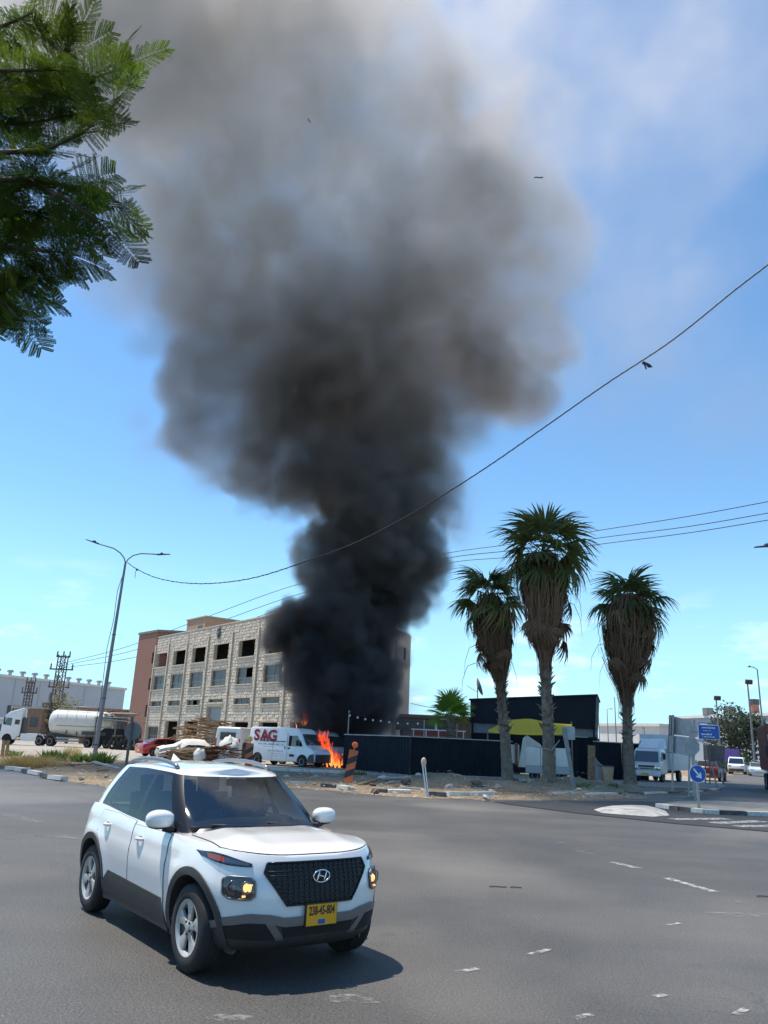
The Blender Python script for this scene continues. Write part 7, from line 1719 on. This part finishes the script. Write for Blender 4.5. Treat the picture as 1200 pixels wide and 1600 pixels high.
# scrap rack right of the tank trailer
t = thing('scrap_rack', 'rack of scrap boards under a tin sheet right of the tank trailer', 'scrap rack', GX(181, 88)); mb = MB(); mb.box((0, 0, 3.0), (5.0, 2.4, .08), Matrix.Rotation(.06, 3, 'Y')); mb.build('tin_sheet', M_metal, t)
for x in (-2.2, 0, 2.2): mb = MB(); mb.box((x, -1.0, 1.5), (.12, .12, 3.0)); mb.build('post', M_post, t)
for k in range(10): mb = MB(); mb.box((rnd.uniform(-.6, .6), rnd.uniform(-.6, .6), 3.1 + .09 * k), (rnd.uniform(2, 4), .5, .06), Matrix.Rotation(rnd.uniform(-.08, .08), 3, 'Y')); mb.build('board', M_white if k % 3 else M_wood, t)
mb = MB(); mb.box((.2, .4, 1.3), (4.2, 1.2, 1.6)); mb.build('dark_crate', M_dark, t)
# ------------------------------------------------------------------ rubble on the verge, ash in the air
M_rock = mat('broken limestone', (.40, .33, .25), .95, var=.25, scale=4, bump=.4, bscale=12, dirt=(.25, .2, .15)); M_chunk = mat('broken concrete', (.50, .47, .42), .95, var=.15, scale=5, bump=.4, bscale=14); M_darkr = mat('dark clod', (.12, .09, .07), .95, var=.3, scale=5, bump=.4)
def rock(name, label, px, py, s, m, seed, cat='rock', z=.06):
    r = random.Random(seed); mb = MB(); mb.ball((0, 0, 0), (s, s * r.uniform(.6, .9), s * r.uniform(.4, .65)), 8, 6, .22, r); p = G(px, py); o = mb.build(name, m); o.location = (p.x, p.y, verge_z(p, .5) + s * .15); o.rotation_euler = (r.uniform(-.3, .3), r.uniform(-.3, .3), r.uniform(0, 6)); return tag(o, label, cat, 'stones on the torn verge')
for i, a in enumerate([(127, 1223, .13, M_rock, 'round brown stone alone on the sand near the kerb end'), (165, 1219, .12, M_rock, 'brown stone on the sand below the lamp post weeds'), (113, 1204, .10, M_darkr, 'dark stone on the sand left of the lamp post'), (150, 1199, .2, M_rock, 'flat rusty slab stone under the green weeds'), (108, 1202, .2, M_rock, 'long flat stone beneath the tall dry stalks'), (165, 1208, .11, M_darkr, 'small dark stone right of the lamp post'), (85, 1206, .12, M_rock, 'stone behind the middle kerb stone'),
    (654, 1216, .26, M_chunk, 'white plastic lump at the foot of the black fence'), (634, 1231, .36, M_darkr, 'dark hollow lump on the sand left of the white post'), (760, 1252, .17, M_chunk, 'white chip at the end of the cracked kerb'), (745, 1232, .3, M_darkr, 'dark clod before the left palm trunk'), (815, 1227, .32, M_rock, 'grey boulder behind the middle palm'), (830, 1229, .28, M_rock, 'second grey boulder left of the middle palm'), (806, 1231, .3, M_darkr, 'dark boulder right of the left palm'), (874, 1227, .33, M_chunk, 'pale flat boulder right of the middle palm trunk'), (870, 1218, .25, M_darkr, 'dark stone leaning on the sand heap'),
    (893, 1219, .2, M_rock, 'brown stone on the top of the sand heap'), (905, 1240, .2, M_chunk, 'white lump at the foot of the meter post'), (582, 1232, .2, M_darkr, 'dark clod right of the striped board'), (600, 1226, .3, M_chunk, 'pale slab half buried behind the grey kerb'), (612, 1229, .22, M_rock, 'brown rock by the half buried slab'), (570, 1215, .2, M_darkr, 'dark clod on the sand near the fence'), (525, 1216, .2, M_rock, 'brown rock below the van bumper'), (493, 1221, .14, M_chunk, 'pale chip on the sand left of the striped board'), (587, 1243, .16, M_darkr, 'black lump on the road edge'), (447, 1219, .18, M_chunk, 'pale chip on the sand by the mirror'), (701, 1237, .22, M_chunk, 'broken white kerb end on the sand'), (778, 1236, .24, M_rock, 'brown rock beside the set back kerb')]):
    rock('rock', a[4], a[0], a[1], a[2], a[3], 100 + i)
r = random.Random(41); mb = MB()
for k in range(3200):
    px = r.uniform(-40, 1000); t_ = r.random() ** .8; py = lerp(poly_at(FR, px) + 1.5, poly_at(BK, px), t_); p = G(px, py); s = r.uniform(.02, .07) * (1 + 1.2 * (r.random() < .06)); p.z = verge_z(p, .5) * min(1, t_ * 6) + s * .2
    d = [Vector((r.gauss(0, 1), r.gauss(0, 1), abs(r.gauss(0, .6)))).normalized() * s for _ in range(4)]; mb.add([p + d[0], p + d[1] + Vector((s, 0, 0)), p + d[2] - Vector((s * .6, s * .6, 0)), p + d[3] + Vector((0, s, s * .3))], [(0, 1, 2), (0, 3, 1), (1, 3, 2), (0, 2, 3)])
tag(mb.build('rubble', M_rock), 'small broken stones scattered over the sandy verge', kind='stuff')
# planks and pipes lying about on the verge
for i, (a, b, w, m, lab) in enumerate([((100, 1203), (145, 1201), .14, M_wood, 'rusty plank lying before the green weeds'), ((145, 1199), (185, 1207), .2, M_cap, 'long pale slab lying right of the weeds'), ((628, 1238), (660, 1240), .10, M_cap, 'pale strip of trim lying at the foot of the white post'), ((600, 1227), (640, 1226), .12, M_cap, 'thin pale batten on the sand left of the white post'), ((700, 1219), (760, 1216), .25, M_cap, 'long pale slab at the foot of the black fence'), ((560, 1231), (598, 1224), .12, M_wood, 'splintered batten right of the striped board'), ((150, 1211), (168, 1210), .08, M_wood, 'thin stick on the bare sand')]):
    a_, b_ = G(*a), G(*b); c = (a_ + b_) / 2; d = b_ - a_; t = MB().box((0, 0, 0), (d.length, w, .07)).build('loose_plank', m); t.location = (c.x, c.y, verge_z(c, .5) + .07); t.rotation_euler = (rnd.uniform(-.1, .1), rnd.uniform(-.03, .03), math.atan2(d.y, d.x)); tag(t, lab, 'plank')
for i, (px, py, Y, s, a, lab) in enumerate([(842, 277, 40, .36, -.15, 'largest black flake of ash floating at the upper right'), (483, 188, 44, .24, .9, 'thin black flake of ash floating at the upper middle'), (625, 359, 46, .09, .3, 'tiny speck of ash in the middle of the smoke')]):
    p = P(px, py, Y); mb = MB(); rows = [[Vector((s * (k / 5 - .5) * 1.6, .02 * (k % 2), .1 * s * math.sin(k * 1.3) - w * s * .12)) for k in range(6)] for w in (-1, 1)]; mb.sheet(rows, .01, (0, -1, 0)); o = mb.build('ash_flake', M_black); o.location = p; o.rotation_euler = (0, a, 0); tag(o, lab, 'ash flake', 'ash flakes in the air')
for i, (px, py, l, lab) in enumerate([(778, 1387, .12, 'thin dark twig on the asphalt right of the car'), (806, 1388, .08, 'short dark twig on the asphalt beside the thin one'), (1196, 1402, .12, 'dark rag on the road at the right edge')]):
    p = G(px, py); mb = MB(); mb.tube([(-l, 0, .012), (-l * .3, .006, .016), (l * .4, -.004, .013), (l, .006, .014)], .008, 5); o = mb.build('twig', M_bark); o.location = p; tag(o, lab, 'twig')
# ------------------------------------------------------------------ the fire
def flame_mat():
    m = bpy.data.materials.new('flame'); m.use_nodes = True; nt = m.node_tree; nt.nodes.clear(); N = nt.nodes.new
    o = N('ShaderNodeOutputMaterial'); mx = N('ShaderNodeMixShader'); e = N('ShaderNodeEmission'); t = N('ShaderNodeBsdfTransparent')
    tc = N('ShaderNodeTexCoord'); s = N('ShaderNodeSeparateXYZ'); nlink(nt, tc.outputs['Generated'], s.inputs[0])
    n = N('ShaderNodeTexNoise'); n.inputs['Scale'].default_value = 2.2; n.inputs['Detail'].default_value = 5; nlink(nt, tc.outputs['Object'], n.inputs['Vector'])
    a = N('ShaderNodeMath'); a.operation = 'MULTIPLY_ADD'; a.inputs[1].default_value = .9; nlink(nt, n.outputs[0], a.inputs[0]); nlink(nt, s.outputs['Z'], a.inputs[2])
    cr = N('ShaderNodeValToRGB'); c = cr.color_ramp; c.elements[0].position = .35; c.elements[0].color = (1, .62, .20, 1); c.elements[1].position = 1.1; c.elements[1].color = (.55, .05, .015, 1); k = c.elements.new(.75); k.color = (1, .22, .035, 1)
    nlink(nt, a.outputs[0], cr.inputs[0]); nlink(nt, cr.outputs[0], e.inputs[0]); e.inputs[1].default_value = 1.9
    lw = N('ShaderNodeLayerWeight'); lw.inputs['Blend'].default_value = .4; r = N('ShaderNodeMapRange'); r.inputs[1].default_value = .15; r.inputs[2].default_value = .75; r.inputs[3].default_value = .5; r.inputs[4].default_value = 0
    nlink(nt, lw.outputs['Facing'], r.inputs[0]); n2 = N('ShaderNodeMapRange'); n2.inputs[1].default_value = .38; n2.inputs[2].default_value = .6; nlink(nt, n.outputs[0], n2.inputs[0])
    mm = N('ShaderNodeMath'); mm.operation = 'MULTIPLY'; nlink(nt, r.outputs[0], mm.inputs[0]); nlink(nt, n2.outputs[0], mm.inputs[1])
    nlink(nt, mm.outputs[0], mx.inputs[0]); nlink(nt, t.outputs[0], mx.inputs[1]); nlink(nt, e.outputs[0], mx.inputs[2]); nlink(nt, mx.outputs[0], o.inputs[0]); return m
M_fl = flame_mat()
def fire(label, pts, Y, n, seed, hm):
    r = random.Random(seed); b = P(*pts[0], Y); b.z = 0; t = thing('fire', label, 'fire', b); mb = MB()
    for k in range(n):
        u = r.random() * (len(pts) - 1); i = min(len(pts) - 2, int(u)); f = u - i; p = P(lerp(pts[i][0], pts[i + 1][0], f) + r.gauss(0, 4.5), lerp(pts[i][1], pts[i + 1][1], f) + r.gauss(0, 3), Y + r.uniform(-.5, .5)) - b
        h = hm * r.uniform(.4, 1.1); w = h * r.uniform(.10, .2); ph = r.uniform(0, 6); rows = []
        for q in range(9):
            v = q / 8; c = p + Vector((.16 * h * math.sin(ph + v * 4) * v - .10 * h * v, .1 * h * math.cos(ph * 2 + v * 3) * v, h * v)); rr_ = w * (math.sin(math.pi * min(1, .18 + v * .82)) ** .8 + .02) * (1 - v * .3)
            rows.append([c + Vector((math.cos(a) * rr_, math.sin(a) * rr_, 0)) for a in [2 * math.pi * j / 9 for j in range(9)]])
        mb.grid(rows, True)
    tag(mb.build('flames', M_fl, t, smooth=180), kind='stuff'); return t
fire('orange flames pouring down beside the scorched van to the ground', [(500, 1160), (506, 1166), (513, 1176), (521, 1188), (526, 1193), (519, 1193)], 58.2, 80, 3, .78)
fire('red flames licking up above the roof of the lettered van', [(470, 1134), (476, 1128), (482, 1132)], 60.8, 16, 4, 1.0)
fire('low bright flames on the ground at the end of the black fence', [(519, 1192), (525, 1193), (531, 1193)], 57.6, 44, 5, .65)
# ------------------------------------------------------------------ smoke
def value_noise(rs, pts_shape, org, vox, cell):
    """smooth lattice noise sampled on a regular grid (array of pts_shape, origin org, voxel size vox)"""
    n = [int(math.ceil(pts_shape[k] * vox / cell)) + 4 for k in range(3)]
    g = rs.rand(*n).astype(np.float32) * 2 - 1
    out = g
    for ax in range(3):
        t = np.arange(pts_shape[ax], dtype=np.float32) * (vox / cell) + (org[ax] / cell) % 1.0
        i = t.astype(np.int32); f = t - i
        f = f * f * f * (f * (f * 6 - 15) + 10)
        sh = [1, 1, 1]; sh[ax] = -1
        f = f.reshape(sh)
        out = np.take(out, i, ax) * (1 - f) + np.take(out, i + 1, ax) * f
    return out

def sm(a, b, x):
    t = np.clip((x - a) / (b - a), 0, 1)
    return t * t * (3 - 2 * t)

# puffs: photograph px, py, radius px, distance, density per metre, edge softness (share of radius)
PUFFS = []
def puff(px, py, r, Y, den, soft=.5, sy=1.0):
    # plume leans towards us, shaped so its shadow clears the awning and road
    Y2 = Y + interp([-120, 0, 200, 400, 600, 760, 900], [-14, -12, -10, -8, -5, -2, 0], py)
    den *= (Y / Y2) * interp([-200, 100, 260, 420, 560, 760], [1.8, 1.25, .80, .85, 1.15, 1.2], py); Y = Y2
    c = P(px, py, Y); PUFFS.append((c.x, c.y, c.z, r / FPX * (c - Vector((0, 0, CAM_H))).dot(CF), den, soft, sy))
# base of the column by the burning vans
for a in ((505, 1150, 42, 61.5, 1.6), (548, 1130, 50, 63, 1.3), (500, 1105, 48, 61, 1.9), (552, 1085, 58, 62, 1.9), (506, 1055, 58, 61, 2.2),
          (562, 1030, 58, 62, 2.2), (520, 1000, 62, 62, 2.2), (575, 975, 48, 63, 1.7), (590, 1120, 34, 66, .55), (600, 1060, 32, 66, .6),
          (445, 985, 36, 60, 2.0), (432, 1000, 26, 59.5, 1.8), (452, 962, 24, 60, 1.8), (470, 1010, 42, 60, 2.2), (475, 1060, 34, 60, 2.0),
          (425, 968, 16, 60, 1.2), (482, 960, 28, 60.5, 2)):
    puff(*a, .26)
# neck
for a in ((540, 950, 66, 62, 1.7), (600, 945, 52, 64, 1.2), (648, 948, 30, 66, .5), (675, 938, 22, 67, .25), (530, 900, 64, 62, 1.5), (600, 895, 75, 63, 1.5), (655, 890, 46, 65, .9),
          (525, 850, 64, 62, 1.1), (600, 840, 85, 63, 1.1), (655, 850, 48, 64, .9), (560, 800, 80, 63, .95), (640, 790, 72, 64, .8), (695, 800, 40, 66, .22), (720, 830, 36, 67, .08)):
    puff(*a, .30)
# the spreading body
for a in ((560, 740, 110, 64, .55), (640, 720, 90, 65, .55), (470, 725, 80, 63, .5), (400, 690, 90, 62, .5), (330, 640, 90, 61, .45), (300, 560, 90, 61, .4),
          (450, 620, 130, 63, .5), (560, 620, 140, 64, .45), (660, 610, 110, 66, .38), (740, 570, 95, 68, .30), (800, 590, 75, 69, .22), (840, 540, 70, 70, .18),
          (350, 500, 120, 62, .34), (480, 500, 150, 64, .36), (620, 480, 160, 66, .32), (760, 440, 140, 68, .24), (300, 420, 110, 62, .20), (420, 380, 150, 64, .22),
          (560, 360, 170, 66, .24), (720, 320, 170, 68, .17), (810, 400, 120, 69, .15), (250, 330, 125, 63, .16), (340, 240, 150, 65, .12), (500, 220, 180, 66, .13),
          (660, 190, 170, 68, .12), (780, 230, 140, 69, .10), (190, 200, 150, 64, .15), (270, 90, 180, 66, .14), (440, 70, 170, 66, .09), (620, 110, 120, 68, .07),
          (200, -40, 200, 66, .11), (420, -80, 220, 66, .09), (110, 60, 170, 64, .10), (175, 430, 85, 62, .09)):
    puff(*a, .36)
# thin veils
for a in ((1000, 150, 260, 74, .013), (1050, 420, 190, 74, .016), (1120, 60, 260, 76, .009), (760, 20, 220, 72, .020), (950, 540, 170, 73, .018), (1130, 620, 180, 76, .006),
          (250, 690, 60, 61, .035), (215, 650, 45, 60, .04), (330, 740, 60, 62, .03), (720, 760, 60, 66, .03), (760, 900, 130, 70, .004), (700, 1000, 80, 68, .006), (620, 1090, 50, 66, .08),
          (630, 1140, 40, 60, .05), (60, 300, 170, 64, .03), (100, -60, 220, 66, .05), (700, -120, 240, 70, .04)):
    puff(*a, .85)

def smoke_field(lo_, hi_, vox, seed, octs):
    shp = [int(round((hi_[k] - lo_[k]) / vox)) + 1 for k in range(3)]
    rs = np.random.RandomState(seed)
    X = np.linspace(lo_[0], hi_[0], shp[0], dtype=np.float32)[:, None, None]
    Yc = np.linspace(lo_[1], hi_[1], shp[1], dtype=np.float32)[None, :, None]
    Z = np.linspace(lo_[2], hi_[2], shp[2], dtype=np.float32)[None, None, :]
    # noise whose cell grows with height (small billows by the fire, broad ones aloft)
    dens = np.zeros(shp, np.float32)
    warp = [sum(value_noise(rs, shp, lo_, vox, c) * a for c, a in octs['warp']) for _ in range(3)]
    fine = sum(value_noise(rs, shp, lo_, vox, c) * a for c, a in octs['fine'])
    for (cx, cy_, cz, r, den, soft, sy) in PUFFS:
        rr = r * 1.9
        ii = [slice(max(0, int((v - rr - lo_[k]) / vox)), min(shp[k], int((v + rr - lo_[k]) / vox) + 2)) for k, v in enumerate((cx, cy_, cz))]
        if any(s.start >= s.stop for s in ii): continue
        w = [q[ii[0], ii[1], ii[2]] for q in warp]
        amp = octs['amp'] * r
        d = np.sqrt((X[ii[0]] + w[0] * amp - cx) ** 2 + ((Yc[:, ii[1]] + w[1] * amp - cy_) / sy) ** 2 + (Z[:, :, ii[2]] + w[2] * amp - cz) ** 2) / r
        d += fine[ii[0], ii[1], ii[2]] * octs['edge']
        sub = dens[ii[0], ii[1], ii[2]]
        v = den * (1 - sm(1 - soft, 1.0 + soft * .25, d))
        np.maximum(sub, v, out=sub)
        sub += v * .12
    dens *= np.exp(octs['grain'] * 2.2 * fine) * .92
    np.clip(dens, 0, None, out=dens)
    return dens, shp

def smoke_volume(name, lo_, hi_, vox, seed, octs, mat, fade):
    dens, shp = smoke_field(lo_, hi_, vox, seed, octs)
    Z = np.linspace(lo_[2], hi_[2], shp[2], dtype=np.float32)
    dens *= fade(Z)[None, None, :]
    # soft fade at the box faces so nothing is cut off square
    for ax in range(3):
        n = shp[ax]; e = np.minimum(np.arange(n), n - 1 - np.arange(n)) * vox
        if ax == 2: continue
        s = [1, 1, 1]; s[ax] = -1
        dens *= np.clip(e / 3.0, 0, 1).astype(np.float32).reshape(s)
    dens[dens < 4e-4] = 0
    src = bpy.data.meshes.new(name + '_samples')
    src.vertices.add(dens.size)
    at_ = src.attributes.new('d', 'FLOAT', 'POINT')
    at_.data.foreach_set('value', np.ascontiguousarray(dens.transpose(2, 1, 0)).ravel())
    ob_src = bpy.data.objects.new(name + '_samples', src)
    ng = bpy.data.node_groups.new(name, 'GeometryNodeTree')
    ng.interface.new_socket('Geometry', in_out='INPUT', socket_type='NodeSocketGeometry')
    ng.interface.new_socket('Geometry', in_out='OUTPUT', socket_type='NodeSocketGeometry')
    N = ng.nodes.new; K = ng.links.new
    out = N('NodeGroupOutput')
    oi = N('GeometryNodeObjectInfo'); oi.inputs['Object'].default_value = ob_src
    vc = N('GeometryNodeVolumeCube')
    vc.inputs['Min'].default_value = lo_; vc.inputs['Max'].default_value = hi_
    for k, ax in enumerate('XYZ'): vc.inputs['Resolution ' + ax].default_value = shp[k]
    pos = N('GeometryNodeInputPosition')
    def vm(op, a, b):
        n = N('ShaderNodeVectorMath'); n.operation = op
        K(a, n.inputs[0]); n.inputs[1].default_value = b
        return n.outputs[0]
    q = vm('SUBTRACT', pos.outputs[0], lo_)
    q = vm('MULTIPLY', q, [(shp[k] - 1) / (hi_[k] - lo_[k]) for k in range(3)])
    q = vm('ADD', q, (.5, .5, .5))
    n = N('ShaderNodeVectorMath'); n.operation = 'FLOOR'; K(q, n.inputs[0])
    d = N('ShaderNodeVectorMath'); d.operation = 'DOT_PRODUCT'; K(n.outputs[0], d.inputs[0])
    d.inputs[1].default_value = (1, shp[0], shp[0] * shp[1])
    na = N('GeometryNodeInputNamedAttribute'); na.data_type = 'FLOAT'; na.inputs['Name'].default_value = 'd'
    si = N('GeometryNodeSampleIndex'); si.data_type = 'FLOAT'; si.domain = 'POINT'
    K(oi.outputs['Geometry'], si.inputs['Geometry']); K(na.outputs['Attribute'], si.inputs['Value']); K(d.outputs['Value'], si.inputs['Index'])
    K(si.outputs[0], vc.inputs['Density'])
    sm_ = N('GeometryNodeSetMaterial'); sm_.inputs['Material'].default_value = mat
    K(vc.outputs[0], sm_.inputs[0]); K(sm_.outputs[0], out.inputs[0])
    vol = bpy.data.volumes.new(name)
    vol.materials.append(mat)
    ob = bpy.data.objects.new(name, vol); COL.objects.link(ob)
    md = ob.modifiers.new('smoke', 'NODES'); md.node_group = ng
    return ob

sm_mat = bpy.data.materials.new('smoke'); sm_mat.use_nodes = True
nt = sm_mat.node_tree; nt.nodes.clear()
o_ = nt.nodes.new('ShaderNodeOutputMaterial')
pv = nt.nodes.new('ShaderNodeVolumePrincipled')
pv.inputs['Anisotropy'].default_value = 0.25
pv.inputs['Density'].default_value = 1.0
g_ = nt.nodes.new('ShaderNodeNewGeometry'); s_ = nt.nodes.new('ShaderNodeSeparateXYZ')
mr = nt.nodes.new('ShaderNodeValToRGB')
mp_ = nt.nodes.new('ShaderNodeMapRange'); mp_.inputs[1].default_value = 0; mp_.inputs[2].default_value = 63
nt.links.new(g_.outputs['Position'], s_.inputs[0]); nt.links.new(s_.outputs['Z'], mp_.inputs[0]); nt.links.new(mp_.outputs[0], mr.inputs[0])
cr = mr.color_ramp   # nearly black at the fire; brighter light aloft is put into the paler colour
cr.elements[0].position = .10; cr.elements[0].color = (.22, .21, .215, 1)
cr.elements[1].position = .88; cr.elements[1].color = (.93, .875, .82, 1)
for q_, c_ in ((.34, (.37, .345, .325, 1)), (.50, (.61, .55, .50, 1)), (.66, (.88, .81, .745, 1))):
    e_ = cr.elements.new(q_); e_.color = c_
nt.links.new(mr.outputs[0], pv.inputs['Color'])
nt.links.new(pv.outputs[0], o_.inputs['Volume'])
oct_lo = dict(warp=((4.0, .30), (1.6, .16), (.8, .08)), fine=((2.2, .5), (1.0, .36), (.5, .26)), amp=1.0, edge=.5, grain=.7)
oct_hi = dict(warp=((15., .36), (6.5, .26), (3.0, .16), (1.5, .06)), fine=((7., .5), (3.2, .46), (1.5, .34), (.85, .2)), amp=.85, edge=.55, grain=.9)
S1 = smoke_volume('smoke_column', (-17, 51, 0.15), (9, 75, 24.0), .18, 5, oct_lo, sm_mat, lambda z: 1 - sm(19.5, 23.5, z))
S2 = smoke_volume('smoke_plume', (-42, 34, 18.0), (48, 84, 82.0), .46, 9, oct_hi, sm_mat, lambda z: sm(19.5, 23.5, z))
for o, l in ((S1, 'black smoke column rising from the burning vans beside the stone building'), (S2, 'huge grey brown smoke cloud filling the sky above the fire')):
    o['kind'] = 'stuff'; o['label'] = l; o['category'] = 'smoke'
